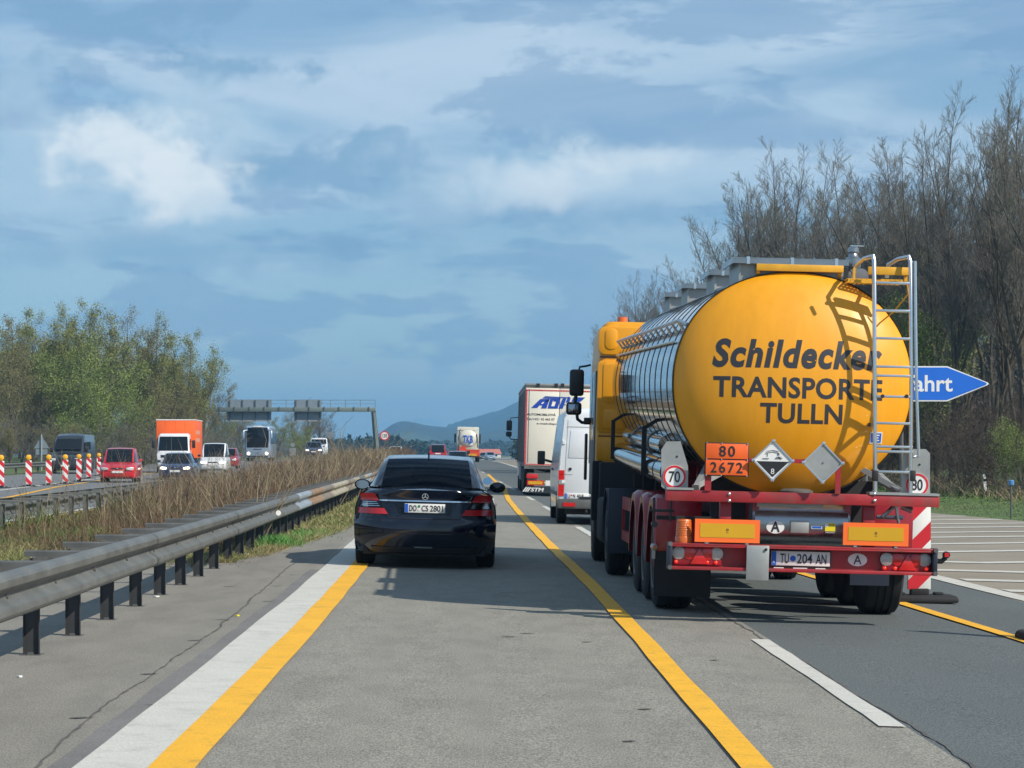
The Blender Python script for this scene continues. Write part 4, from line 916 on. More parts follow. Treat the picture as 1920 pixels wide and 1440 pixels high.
def number_plate(parent, xc, y, zc, w, h, txt, band=True, face=-1, fn=None, dot=None, split=None):
    b = MB(); b.box(xc-w/2, xc+w/2, y, y+.008, zc-h/2, zc+h/2); p = obj('number_plate', b, M['whitep'], parent, bevel=.003)
    if band: b = MB(); b.box(xc-w/2+.004, xc-w/2+w*.085, y-.003, y+.001, zc-h/2+.004, zc+h/2-.004); obj('band', b, M['blue'], p, smooth=0)
    for (t, a, c) in txt: text('characters', t, M['black'], xc-w/2+w*a, xc-w/2+w*c, zc-h*.33, zc+h*.33, y-.004, p, bold=.012)
    if dot: b = MB(); b.disc(xc-w/2+w*dot[0], zc+dot[1]*h, h*dot[2], y-.004, y+.001, 16); obj('seal', b, M[dot[3]], p, smooth=0)
    return p

# ================= the tank semitrailer with its tractor
def tanker():
    OX, OY = 3.04, 21.5; OZ = road_z(OX, OY)
    g = empty('tanker_truck', (OX, OY, OZ), (0, TH, 0), label='yellow-ended polished steel tank lorry with red frame in the right lane, seen from behind', category='tanker truck')
    def q(px, py, Y=21.5):
        X = (px-VX)*Y/F-OX; Z = CH-(py-HY)*Y/F-OZ; return (X*cT-Z*sT, Z*cT+X*sT)
    def rect(px, py, w, h, Y=21.5):
        x, z = q(px, py, Y); s = Y/F; return x-w*s/2, x+w*s/2, z-h*s/2, z+h*s/2
    # ---- tank barrel
    SL = .026; AX, AZ = 1.135, 1.06; cx, cz0, y0, y1 = -.066, 2.263, .48, 10.35; NR = 96
    def cen(y): return cx, cz0+(y-y0)*SL
    def sec(y, k=1.0, n=NR):
        c, z = cen(y); e = 2/2.12; out = []
        for i in range(n):
            a = 2*math.pi*i/n; ca, sa = math.cos(a), math.sin(a)
            out.append((c+AX*k*math.copysign(abs(ca)**e, ca), y, z+AZ*k*math.copysign(abs(sa)**e, sa)))
        return out
    def surf(x, z, y=y0):       # rear head surface depth at (x, z)
        c, zc = cen(y); rr = (abs((x-c)/AX)**2.12+abs((z-zc)/AZ)**2.12)**(1/2.12); rr = min(rr, .999)
        D = .40; return y0-D*(math.sqrt(max(0, 1-(rr*.955)**2))-math.sqrt(1-.955**2))*1.25 if rr < 1 else y0
    npan = 13; L = (y1-y0)/npan
    for i in range(npan):
        a = y0+i*L; b_ = a+L; b = MB(); gz = .012
        b.loft([sec(a+gz, .992), sec(a+gz+.004, 1.0), sec(a+L*.5, 1.0), sec(b_-gz-.004, 1.0), sec(b_-gz, .992)], False); obj('tank_panel', b, M['chrome'], g, smooth=30)
    b = MB(); b.loft([sec(y0+.005, .9915), sec(y1-.005, .9915)]); obj('tank_core', b, M['black'], g, smooth=30)
    b = MB(); b.loft([sec(y0-.012, 1.004), sec(y0-.012, 1.012), sec(y0+.022, 1.012), sec(y0+.022, .998)], False); obj('rim_band', b, M['blackp'], g, smooth=30)
    for i in range(1, npan):
        y = y0+i*L; b = MB(); b.loft([sec(y-.024, .996), sec(y-.024, 1.004), sec(y+.024, 1.004), sec(y+.024, .996)], False); obj('seam_band', b, M['black'], g, smooth=30)
    b = MB(); rings = []
    for k in [1.0, .99, .97, .94, .90, .84, .77, .69, .6, .5, .4, .3, .2, .1, .02]:
        s = [(x, surf(cx+(x-cx)*1.0, z)-.002, z) for x, y, z in sec(y0, k)]; rings.append(s)
    b.loft(rings, True); hd = obj('tank_head', b, M['yel'], g, smooth=60)
    b = MB(); b.loft([sec(y1, k) if k > .99 else [(x, y1+.38*(1-k**2)**.5, z) for x, y, z in sec(y1, k)] for k in (1, .97, .9, .8, .65, .45, .2, .02)]); obj('front_head', b, M['steel'], g, smooth=60)
    lift = lambda v: Vector((v.x, surf(v.x, v.z)-.003, v.z))
    def lett(t, x0, x1, ya, yb, **k):
        (xa, za), (xb, _) = q(x0, (ya+yb)/2, 21.7), q(x1, (ya+yb)/2, 21.7); s = 21.7/F; zm = (za+q(x1, (ya+yb)/2, 21.7)[1])/2
        text('lettering', t, M['letter'], xa, xb, zm-(yb-ya)*s/2, zm+(yb-ya)*s/2, 0, hd, fn=lift, cut=.06, **k)
    lett('Schildecker', 1337, 1657, 637, 692, bold=.040, shear=.22, space=1.12)
    lett('TRANSPORTE', 1338, 1657, 708, 748, bold=.028, space=1.05)
    lett('TULLN', 1424, 1579, 757, 795, bold=.028, space=1.05)
    x0, x1, z0, z1 = rect(1643, 821, 25, 22, 21.8); b = MB(); yy = surf((x0+x1)/2, (z0+z1)/2)
    b.add([(x, surf(x, z)-.008, z) for x, z in ((x0, z0), (x1, z0), (x1, z1), (x0, z1))], [(0, 1, 2, 3)]); st = obj('sticker', b, M['whitep'], hd, smooth=0, recalc=False)
    m = .012; b = MB(); b.add([(x, surf(x, z)-.012, z) for x, z in ((x0+m, z0+m), (x1-m, z0+m), (x1-m, z1-m), (x0+m, z1-m))], [(0, 1, 2, 3)]); obj('sticker', b, M['blue'], hd, smooth=0, recalc=False)
    for k in range(3):
        b = MB(); zc = z0+(z1-z0)*(.28+.22*k); b.add([(x, surf(x, z)-.014, z) for x, z in ((x0+.03, zc-.006), (x1-.03-.01*(k % 2), zc-.006), (x1-.03-.01*(k % 2), zc+.006), (x0+.03, zc+.006))], [(0, 1, 2, 3)]); obj('sticker_text', b, M['whitep'], hd, smooth=0, recalc=False)
    # ---- side rail on the barrel
    def side_pt(y, ang, rad): c, z = cen(y); return (c-AX*rad*math.cos(ang), y, z+AZ*rad*math.sin(ang))
    A_ = R(30)
    b = MB(); b.tube([side_pt(.62, A_, 1.02), side_pt(.72, A_, 1.10)]+[side_pt(y, A_, 1.10) for y in np.linspace(1.0, 10.2, 12)], .022, 8); obj('side_rail', b, M['alu'], g)
    for k in range(14): y = .8+k*.72; b = MB(); b.tube([side_pt(y, A_, 1.10), side_pt(y+.03, A_-.05, 1.0)], .014, 6); obj('rail_bracket', b, M['alu'], g)
    b = MB(); b.tube([side_pt(y, A_-.16, 1.03) for y in np.linspace(1.0, 10.2, 12)], .014, 6); obj('side_rail', b, M['alu'], g)
    # ---- hatch boxes on the roof
    boxes = [(.50, 1.35), (2.75, 3.6), (5.85, 6.7), (8.35, 9.2)]; xl, xr = -.60, .40
    def roof(y): return cen(y)[1]+AZ
    def surf_top(x, y): c, z = cen(max(y, y0)); t = min(abs((x-c)/AX), .999); return z+AZ*(1-t**2.12)**(1/2.12)
    for (a, c) in boxes:
        zt = roof(a)+.12
        b = MB(); b.add([(xl, a, surf_top(xl, a)-.03), (xl, c, surf_top(xl, c)-.03), (xl, c, zt), (xl, a, zt)]+[(xl+.02, a, surf_top(xl, a)-.03), (xl+.02, c, surf_top(xl, c)-.03), (xl+.02, c, zt), (xl+.02, a, zt)], [(0, 1, 2, 3), (7, 6, 5, 4), (0, 4, 5, 1), (3, 2, 6, 7), (0, 3, 7, 4), (1, 5, 6, 2)]); hb = obj('hatch_box_side', b, M['plate'], g, smooth=0)
        b = MB(); zc_ = roof(a)-.02
        b.box(xl+.021, xr-.0, a+.02, a+.035, zc_-.06, zt); b.box(xl+.021, xr, c-.035, c-.02, zc_-.06, zt); b.box(xr-.02, xr, a+.035, c-.035, surf_top(xr, a)-.03, zt); obj('hatch_box_wall', b, M['plate'], g, smooth=0)
        b = MB(); b.box(xl-.07, xr+.04, a-.06, c+.04, zt+.002, zt+.012); b.box(xl-.07, xr+.04, a-.06, a-.045, zt-.045, zt+.001); b.box(xl-.07, xl-.055, a-.044, c+.04, zt-.045, zt+.001); obj('hatch_lid', b, M['steel'], g, smooth=0)
        for xx in (xl+.08, -.1, xr-.08):
            b = MB(); b.box(xx-.015, xx+.015, a-.066, a-.061, zt-.05, zt+.02); b.box(xx-.015, xx+.015, a-.06, c, zt+.0125, zt+.02); obj('lid_strap', b, M['alu'], g, smooth=0)
    for (a, c) in zip(boxes[:-1], boxes[1:]):
        b = MB(); ya, yb = a[1], c[0]; za = roof(ya)-.10; b.add([(xl+.02, ya, za-.05), (xl+.02, yb, za+.0), (xl+.02, yb, za+.07), (xl+.02, ya, za+.02), (xl+.03, ya, za-.05), (xl+.03, yb, za), (xl+.03, yb, za+.07), (xl+.03, ya, za+.02)], [(0, 1, 2, 3), (7, 6, 5, 4), (0, 4, 5, 1), (3, 2, 6, 7)]); obj('edge_strip', b, M['plate'], g, smooth=0)
        for k in range(2): y = ya+(yb-ya)*(.35+.35*k); b = MB(); b.tube([(-.1, y, roof(y)-.06), (-.1, y, roof(y)+.05)], .16, 14); b.tube([(-.1, y, roof(y)+.05), (-.1, y, roof(y)+.08)], .19, 14); obj('manhole', b, M['steel'], g)
    # ---- yellow walkway edges and gratings
    WY = .46; xa, za = q(1418, 503, 21.96); xb, zb = q(1581, 503, 21.96); z = (za+zb)/2
    b = MB(); b.box(xa, xb, WY-.03, WY, z-.033, z+.033); wk = obj('walkway_edge', b, M['yelflat'], g, bevel=.004)
    b = MB(); [b.box(xa+.01, xb-.01, WY+k*.05, WY+.008+k*.05, z-.03, z+.02) for k in range(0, 1)]; [b.box(xa+k*.05, xa+k*.05+.006, WY, WY+.03, z-.028, z+.015) for k in range(1, int((xb-xa)/.05))]; obj('walkway_grating', b, M['yelflat'], g, smooth=0)
    for xx in (xa+.02, xb-.03): b = MB(); b.bar((xx, WY, z-.03), (xx, WY+.1, surf_top(xx, .5)-.02), .03); obj('walkway_support', b, M['yelflat'], g, smooth=0)
    xc, zc2 = q(1628, 507, 21.6); xd, _ = q(1704, 507, 21.6)
    b = MB(); b.box(xc, xd, .10, .13, zc2-.037, zc2+.037); obj('walkway_edge', b, M['yelflat'], g, bevel=.004)
    b = MB(); [b.box(xb+.02, xd-.01, .13+k*.05, .138+k*.05, zc2-.10, zc2-.06) for k in range(4, 9)]; [b.box(xb+.02+k*.045, xb+.026+k*.045, .33, .55, zc2-.09, zc2-.065) for k in range(0, int((xd-xb)/.045))]; obj('walkway_grating', b, M['yelflat'], g, smooth=0)
    b = MB(); b.bar((xb+.02, .14, zc2-.10), (xd, .14, zc2-.11), .03); b.bar((xd-.02, .14, zc2-.1), (xd-.02, .14, zc2+.0), .03); b.bar((xb+.03, .0, zc2-.1), (xb+.03, .0, z-.02), .02); obj('walkway_frame', b, M['yelflat'], g, smooth=0)
    b = MB(); X_, Z_ = q(1700, 540, 21.6); b.tube([(X_, .1, zc2-.1), (X_+.02, .12, Z_-.05), (X_-.10, .2, Z_-.22), (X_-.22, .4, Z_-.34)], .008, 5); obj('cable', b, M['yelflat'], g)
    # ---- vent valve
    X_, Z_ = q(1598, 515, 22.25); VY = .62
    b = MB(); b.loft(lathe_z([(.03, Z_-.1), (.055, Z_-.05), (.06, Z_+.02), (.045, Z_+.05), (.075, Z_+.07), (.075, Z_+.15), (.05, Z_+.17), (.04, Z_+.20), (.055, Z_+.215), (.055, Z_+.25), (.03, Z_+.27)], X_, VY+.1, 16)); obj('vent_valve', b, M['steel'], g, smooth=40)
    b = MB(); b.box(X_-.03, X_+.10, VY+.09, VY+.11, Z_+.272, Z_+.28); obj('valve_lever', b, M['alu'], g)
    b = MB(); b.tube([(X_+.02, VY+.1, Z_-.02), (X_+.05, VY-.03, Z_-.03), (X_+.05, VY-.08, Z_-.03)], [.055, .06, .075], 14); obj('vent_valve', b, M['steel'], g, smooth=40)
    # ---- ladder
    YL = 21.53; yl = YL-21.5
    ld = empty('ladder', (0, 0, 0)); ld.parent = g
    def lp(px, py, d=0): x, z = q(px, py, YL); return (x, yl+d, z)
    b = MB(); b.tube([lp(1612, 520, .42), lp(1618, 492, .40), lp(1628, 481, .22), lp(1638, 480, .02), lp(1639, 490), lp(1640, 700), lp(1641, 925)], .020, 10); obj('ladder_rail', b, M['alu'], ld)
    b = MB(); b.tube([lp(1678, 515, .42), lp(1680, 490, .40), lp(1692, 482, .22), lp(1705, 481, .02), lp(1707, 490), lp(1709, 700), lp(1707, 928)], .020, 10); obj('ladder_rail', b, M['alu'], ld)
    b = MB(); b.tube([lp(1715, 490, -.02), lp(1716, 600, -.02), lp(1718, 735, -.02), lp(1722, 856, -.02)], .015, 8); b.tube([lp(1722, 856, -.02), lp(1712, 857, .02)], .014, 6); obj('hand_rail', b, M['alu'], ld)
    for py in (530, 582, 634, 687, 704, 743, 793, 837, 846, 884): b = MB(); x0_, z0_ = q(1640, py, YL); x1_, _ = q(1708+(py-530)*.01, py, YL); b.box(x0_, x1_, yl-.016, yl+.016, z0_-.012, z0_+.012); obj('rung', b, M['alu'], ld, bevel=.003)
    for px in (1654, 1699): x_, z_ = q(px, 743, YL); b = MB(); b.disc(x_, z_, .018, yl-.03, yl-.016, 12); obj('bolt', b, M['blackp'], ld)
    for px in (1641, 1711): x_, z_ = q(px, 890, YL); b = MB(); b.box(x_-.026, x_+.026, yl-.03, yl+.03, z_-.06, z_+.04); obj('hinge', b, M['blackp'], ld, bevel=.006)
    for px, py in ((1630, 796),): x_, z_ = q(px, py, YL); b = MB(); b.bar((x_, yl, z_), (x_+.06, yl+.3, z_), .03); obj('stand_off', b, M['blackp'], ld)
    # ---- rear beams
    zt = q(1500, 924)[1]; zb_ = q(1500, 944.5)[1]; xl_ = q(1248, 930)[0]; xr_ = q(1757, 941)[0]
    b = MB(); b.box(xl_, xr_, -.10, .06, zb_, zt); obj('rear_cross_beam', b, M['red'], g, bevel=.005)
    b = MB(); b.box(xl_, xl_+.25, -.11, .07, zt+.002, zt+.022); obj('tread_strip', b, M['plate'], g)
    b = MB(); b.box(q(1627, 930)[0], xr_, -.11, .10, zt+.002, zt+.024); obj('tread_strip', b, M['plate'], g)
    for px in (1365, 1636):
        for py in (926.5, 939): x_, z_ = q(px, py); b = MB(); b.disc(x_, z_+.003, .014, -.112, -.1, 10, dome=.006); obj('bolt', b, M['alu'], g)
    for px0, px1 in ((1350, 1371), (1619, 1641)): x0_, _ = q(px0, 960); x1_, _ = q(px1, 960); b = MB(); b.box(x0_, x1_, .0, .10, .742, zb_-.001); obj('beam_support', b, M['red'], g, bevel=.004)
    # bumper channel
    bt, bb = q(1500, 1022.5)[1], q(1500, 1070)[1]; bl_, br_ = q(1258, 1040)[0], q(1744, 1055)[0]
    b = MB(); b.box(bl_, br_, -.02, .0, bb+.021, bt-.021); obj('bumper_web', b, M['red'], g)
    b = MB(); b.box(bl_, br_, -.14, .0, bt-.02, bt); b.box(bl_, br_, -.145, -.13, bt-.034, bt-.0205); obj('bumper_flange', b, M['red'], g, bevel=.003)
    b = MB(); b.box(bl_, br_, -.14, .0, bb, bb+.02); b.box(bl_, br_, -.145, -.13, bb-.01, bb+.024-.0035); obj('bumper_flange', b, M['red'], g, bevel=.003)
    for x_, s_ in ((bl_, -1), (br_, 1)):
        b = MB(); b.box(min(x_, x_+s_*.04), max(x_, x_+s_*.04), -.15, .03, bb-.012, bt+.004); obj('bumper_end', b, M['darkblue'], g, bevel=.006)
        for zz in (bb+.01, bt-.01): b = MB(); b.disc(x_+s_*.02, zz, .022, -.165, -.15, 12); obj('bolt', b, M['galvd'], g)
    x0, x1, z0, z1 = rect(1416.5, 1054, 42, 65); b = MB(); b.box(x0, x1, -.165, -.150, z0, z1); pl = obj('cover_plate', b, M['plate'], g, bevel=.004)
    b = MB(); b.disc(x1-.03, z1-.035, .013, -.18, -.165, 10); obj('latch', b, M['blackp'], pl)
    for (t, px, py) in (('A', 1607, 1049.5),):
        x0, x1, z0, z1 = rect(px, py, 36, 24); b = MB(); b.disc((x0+x1)/2, (z0+z1)/2, (z1-z0)/2, -.026, -.02, 32, sx=1.5); ov = obj('oval_plate', b, M['whitep'], g, smooth=30)
        text('letter', t, M['black'], (x0+x1)/2-.038, (x0+x1)/2+.038, (z0+z1)/2-.042, (z0+z1)/2+.042, -.030, ov, bold=.004)
    x0, x1, z0, z1 = rect(1499.5, 1047, 110, 27); b = MB(); b.box(x0-.012, x1+.012, -.045, -.022, z0-.035, z1+.010); ph = obj('plate_holder', b, M['blackp'], g, bevel=.004)
    number_plate(g, (x0+x1)/2, -.055, (z0+z1)/2, x1-x0, z1-z0, [('TU', .155, .30), ('204', .44, .70), ('AN', .76, .94)], dot=(.37, 0, .20, 'blue'))
    text('band_letter', 'A', M['whitep'], x0+.014, x0+.034, z0+.02, z0+.045, -.060, g)
    for k, (u0, u1) in enumerate(((.05, .22), (.38, .62), (.76, .93))): b = MB(); b.box(x0+(x1-x0)*u0, x0+(x1-x0)*u1, -.047, -.044, z0-.026, z0-.018); obj('frame_print', b, M['whitep'], ph)
    # lamp clusters
    for (px, py, s_) in ((1307, 1042, 1), (1696, 1054, -1)):
        x0, x1, z0, z1 = rect(px, py, 90, 34); W_ = x1-x0; zc = (z0+z1)/2
        lc = empty('tail_lamp_cluster', (0, 0, 0)); lc.parent = g
        b = MB(); b.box(x0, x1, -.06, -.021, z0, z1); obj('housing', b, M['redd'], lc, bevel=.006)
        for u, m_, r_ in ((.10, 'ltclear', .070), (.33, 'ltred', .068), (.72, 'ltred', .068), (.89, 'ltclear', .070)):
            b = MB(); b.disc(x0+W_*u, zc+.025, r_*.86, -.068, -.06, 28, dome=.007); obj('lens', b, M[m_], lc, smooth=50)
        xt = x0+W_*.53; b = MB(); b.prism([(xt-.085, z0+.01), (xt+.085, z0+.01), (xt, z1-.004)], -.085, -.061); obj('triangle_reflector', b, M['ltred'], lc, bevel=.004)
        for u in ((.05, .88, .70) if s_ > 0 else (.06, .93, .28)): b = MB(); b.disc(x0+W_*u, z0+.028, .016, -.075, -.06, 12, dome=.008); obj('lamp_spot', b, M['ltredon'], lc)
    # orange retro-reflective marking plates
    for (px, py, w_, h_) in ((1360.5, 994.5, 121, 43), (1637, 1001, 122, 42)):
        x0, x1, z0, z1 = rect(px, py, w_, h_); b = MB(); b.box(x0, x1, -.150, -.146, z0, z1); mp = obj('marking_plate', b, M['orange'], g)
        b = MB(); b.box(x0+.048, x1-.048, -.153, -.1505, z0+.044, z1-.040); ic = obj('amber_field', b, M['amberfoil'], mp)
        b = MB(); b.ring((x0+x1)/2, (z0+z1)/2+.01, .006, .012, -.1545, -.1525, 14); b.box((x0+x1)/2-.012, (x0+x1)/2+.012, -.1545, -.1525, (z0+z1)/2-.018, (z0+z1)/2-.014); obj('mark', b, M['black'], mp, smooth=0)
        b = MB(); b.box(x0+.1, x0+.13, -.145, -.02, bt-.0, z0+.03); b.box(x1-.13, x1-.1, -.145, -.02, bt, z0+.03); obj('plate_bracket', b, M['plate'], mp)
    # amber beacon lamp
    X_, Z_ = q(1281, 1018); b = MB(); r_ = .078
    b.loft(lathe_z([(r_, Z_), (r_*1.03, Z_+.05), (r_*.99, Z_+.06)], X_, -.03, 24)); bs = obj('amber_beacon', b, M['amber'], g, smooth=40)
    b = MB(); pr = [(r_*.96, Z_+.06)]
    for k in range(7): pr += [(r_*(.97-.01*k), Z_+.062+k*.021), (r_*(.93-.01*k), Z_+.070+k*.021), (r_*(.97-.01*k), Z_+.078+k*.021)]
    pr += [(r_*.8, Z_+.222), (.01, Z_+.228)]; b.loft(lathe_z(pr, X_, -.03, 24)); obj('lens', b, M['amber'], bs, smooth=40)
    # stainless hose box
    x0, x1 = q(1408, 985, 21.7)[0], q(1590, 985, 21.7)[0]; zc = q(1500, 983, 21.7)[1]; yc = .26; r_ = .205
    b = MB(); b.loft(lathe_x([(x0, .02), (x0, r_*.9), (x0+.02, r_), (x1-.02, r_), (x1, r_*.9), (x1, .02)], 0, yc, zc, 40)); hb = obj('hose_box', b, M['steel'], g, smooth=40)
    x0_, x1_, z0_, z1_ = rect(1452.5, 988, 33, 24, 21.6); b = MB(); b.disc((x0_+x1_)/2, (z0_+z1_)/2, (z1_-z0_)/2, yc-r_-.008, yc-r_+.03, 28, sx=1.4); ov = obj('oval_plate', b, M['whitep'], hb, smooth=30)
    text('letter', 'A', M['black'], (x0_+x1_)/2-.042, (x0_+x1_)/2+.042, (z0_+z1_)/2-.045, (z0_+z1_)/2+.055, yc-r_-.012, ov, bold=.02)
    x0_, x1_, z0_, z1_ = rect(1497.5, 987.5, 34, 23, 21.6); b = MB(); b.box(x0_, x1_, yc-r_-.03, yc-r_+.04, z0_, z1_); obj('latch_cover', b, M['plate'], hb, bevel=.005)
    x0_, x1_, z0_, z1_ = rect(1530, 988.5, 20, 6, 21.6); b = MB(); b.box(x0_, x1_, yc-r_-.006, yc-r_+.02, z0_, z1_); s1 = obj('sticker', b, M['whitep'], hb)
    b = MB(); b.box(x0_+.006, x1_-.006, yc-r_-.008, yc-r_, z0_+.006, z1_-.006); obj('sticker', b, M['blue'], hb)
    x0_, x1_, z0_, z1_ = rect(1555, 990, 19, 19, 21.6); b = MB(); b.box(x0_, x1_, yc-r_-.006, yc-r_+.03, z0_+.018, z1_); s2 = obj('sticker', b, M['yelst'], hb)
    b = MB(); b.box(x0_, x1_, yc-r_-.0055, yc-r_+.03, z0_-.003, z0_+.017); obj('sticker', b, M['black'], hb)
    text('sticker_text', 'LKW', M['black'], x0_+.035, x1_-.006, z1_-.022, z1_-.008, yc-r_-.009, s2); text('sticker_text', 'FRIENDS', M['whitep'], x0_+.005, x1_-.005, z0_+.001, z0_+.013, yc-r_-.009, s2)
    b = MB(); b.disc(x0_+.014, z1_-.02, .018, yc-r_-.0085, yc-r_, 14); obj('sticker', b, M['whitep'], s2)
    b = MB(); X_, Z_ = q(1500, 947, 21.7); b.box(q(1415, 947, 21.7)[0], q(1538, 947, 21.7)[0], .02, .05, Z_-.02, Z_+.05); obj('upper_tray', b, M['plate'], g)
    # hazard plates on their red bar
    x0_, z_ = q(1405, 862, 21.35); x1_, _ = q(1582, 866, 21.35); b = MB(); b.box(x0_, x1_, -.13, -.11, z_-.022, z_+.018); obj('plate_bar', b, M['red'], g)
    for (pa, pb, ptop) in ((1322, 1334, 888), (1567, 1577, 872)):
        x0_, zz = q(pa, ptop, 21.38); x1_, _ = q(pb, ptop, 21.38); b = MB(); b.box(x0_, x1_, -.118, -.10, zt+.001, zz); obj('plate_support', b, M['red'], g)
    x0, x1, z0, z1 = rect(1363.5, 861.5, 83, 63, 21.32); b = MB(); b.box(x0, x1, -.15, -.135, z0, z1); ap = obj('hazard_number_plate', b, M['blackp'], g, bevel=.004)
    zm = (z0+z1)/2; e_ = .010
    for (za_, zb2, t, u0, u1) in ((zm+.006, z1-e_, '80', .32, .68), (z0+e_, zm-.006, '2672', .13, .86)):
        b = MB(); b.box(x0+e_, x1-e_, -.158, -.151, za_, zb2); f_ = obj('orange_field', b, M['orplate'], ap, bevel=.002)
        hh = zb2-za_; text('digits', t, M['black'], x0+(x1-x0)*u0, x0+(x1-x0)*u1, za_+hh*.14, zb2-hh*.14, -.162, ap, bold=.015, space=1.25)
    for u in (.04, .38, .96):
        for zz in (z0+.006, z1-.006, zm): b = MB(); b.disc(x0+(x1-x0)*u, zz, .006, -.166, -.151, 8); obj('bolt', b, M['alu'], ap)
    for (px, py, corr) in ((1449.5, 863.5, True), (1543.5, 868, False)):
        xc_, zc_ = q(px, py, 21.28); h_ = .180; dm = lambda k: [(xc_-h_*k, zc_), (xc_, zc_-h_*k), (xc_+h_*k, zc_), (xc_, zc_+h_*k)]
        b = MB(); b.prism(dm(1.0), -.20, -.19); dp = obj('hazard_diamond', b, M['plate'] if not corr else M['whitep'], g)
        for sx, sz in ((-1, 0), (1, 0), (0, 1), (0, -1)): b = MB(); b.box(xc_+sx*h_*1.0-.017, xc_+sx*h_*1.0+.017, -.215, -.185, zc_+sz*h_*1.0-.015, zc_+sz*h_*1.0+.015); obj('corner_clip', b, M['alu'], dp, bevel=.003)
        for k in range(4):
            A0, A1 = dm(1.01)[k], dm(1.01)[(k+1) % 4]; b = MB(); b.bar((A0[0], -.205, A0[1]), (A1[0], -.205, A1[1]), .010, .014); obj('frame_edge', b, M['alu'], dp, smooth=0)
        if corr:
            b = MB(); b.prism([(xc_-h_*.84, zc_-.008), (xc_, zc_-h_*.86), (xc_+h_*.84, zc_-.008)], -.203, -.2005); obj('black_half', b, M['black'], dp, smooth=0)
            text('digit', '8', M['whitep'], xc_-.016, xc_+.016, zc_-.125, zc_-.075, -.206, dp)
            # corrosion mark: two tilted vials dripping on a bar and a hand
            b = MB(); yy = -.203
            def bar2(a, c, w): b.bar((xc_+a[0], yy, zc_+a[1]), (xc_+c[0], yy, zc_+c[1]), w, .003)
            bar2((-.095, .018), (-.035, .018), .009); bar2((.02, .018), (.09, .022), .006); bar2((.03, .03), (.08, .035), .006); bar2((.05, .04), (.075, .012), .006)
            bar2((-.055, .085), (.0, .095), .004); bar2((-.055, .07), (.0, .08), .004); bar2((.0, .095), (.05, .085), .004); bar2((.0, .08), (.05, .07), .004)
            bar2((-.06, .078), (-.068, .055), .004); bar2((-.05, .07), (-.052, .035), .004); bar2((.053, .075), (.06, .05), .004); bar2((.045, .068), (.045, .045), .004)
            obj('pictogram', b, M['black'], dp, smooth=0)
        else: b = MB(); b.disc(xc_, zc_, .008, -.206, -.2005, 8); obj('bolt', b, M['galvd'], dp)
    # grey end plates with speed discs
    def speed_plate(poly, Yp, cpx, cpy, t, yb_):
        pts = [q(px, py, Yp) for px, py in poly]; b = MB(); b.prism(pts, yb_, yb_+.01); sp = obj('end_plate', b, M['plate'], g)
        x_, z_ = q(cpx, cpy, Yp-.03); r_ = .108
        b = MB(); b.disc(x_, z_, r_, yb_-.012, yb_-.001, 36); d_ = obj('speed_disc', b, M['whitep'], sp, smooth=0)
        b = MB(); b.ring(x_, z_, r_*.80, r_*.985, yb_-.0145, yb_-.0115, 36); obj('disc_rim', b, M['signred'], d_ if False else sp, smooth=0)
        text('digits', t, M['black'], x_-.052, x_+.052, z_-.053, z_+.053, yb_-.0155, sp, bold=.012)
        b = MB(); b.disc(x_+.02, z_+.19, .01, yb_-.006, yb_, 10); obj('bolt', b, M['blackp'], sp)
    speed_plate([(1240, 843), (1250, 827.5), (1276, 827.5), (1290, 874), (1290, 917), (1246, 917), (1240, 912)], 21.55, 1265, 894, '70', .05)
    speed_plate([(1693, 842), (1735, 842), (1743, 850), (1743, 929), (1690, 928)], 21.6, 1719.5, 909, '80', .08)
    # ---- chassis
    b = MB()
    for x_ in (-.46, .40): b.box(x_, x_+.06, .1, 10.4, .92, 1.16)
    obj('chassis_rail', b, M['redd'], g, smooth=0)
    for y in (1.2, 2.6, 4.0, 6.2, 8.2, 9.9):
        b = MB(); b.box(-.9, .78, y-.05, y+.05, 1.10, 1.30); c_, z_ = cen(y); b.prismx([(y-.05, 1.15), (y+.05, 1.15), (y+.05, z_-AZ*.8), (y-.05, z_-AZ*.8)], -.75, -.62); b.prismx([(y-.05, 1.15), (y+.05, 1.15), (y+.05, z_-AZ*.8), (y-.05, z_-AZ*.8)], .5, .63); obj('saddle', b, M['redd'] if y < 5 else M['under'], g, smooth=0)
    for s_ in (-1, 1): b = MB(); b.bar((s_*.95-.03, .25, 1.25), (s_*.68-.03, 1.1, 1.62), .05, .06); b.bar((s_*1.0, .3, 1.25), (s_*.55, .45, 1.50), .04, .05); obj('strut', b, M['plate'], g, smooth=0)
    b = MB(); b.box(-.8, .75, .65, .70, .55, 1.35); obj('dark_bulkhead', b, M['under'], g, smooth=0)
    # wheels, mudguards
    for y in (1.92, 3.24, 4.56):
        for s_ in (-1, 1):
            tyre(g, s_*1.045, y, .52, .385, s_, 'galvd')
            b = MB(); r1, r2 = .60, .585; a0, a1 = R(-8 if y < 2 else 8), R(188); n = 16; xi, xo = s_*.80, s_*1.275
            if s_ > 0: rim = [(xi, 0), (xo-.05, 0), (xo, .035), (xo, .10)]
            else: rim = [(xi, 0), (xo+.05, 0), (xo, .035), (xo, .10)]
            rings = []
            for k in range(n+1):
                a = a0+(a1-a0)*k/n; rings.append([(x_, y-(r1-d_)*math.cos(a), .52+(r1-d_)*math.sin(a)*1.06) for x_, d_ in rim]+[(x_, y-(r1-d_-.012)*math.cos(a), .52+(r1-d_-.012)*math.sin(a)*1.06) for x_, d_ in rim[::-1]])
            b.loft(rings); obj('mudguard', b, M['redd'], g, smooth=50)
    for s_ in (-1, 1):
        b = MB(); b.box(min(s_*.82, s_*1.27), max(s_*.82, s_*1.27), 1.27, 1.30, .54, 1.13); obj('mudguard_back', b, M['redd'], g, bevel=.008)
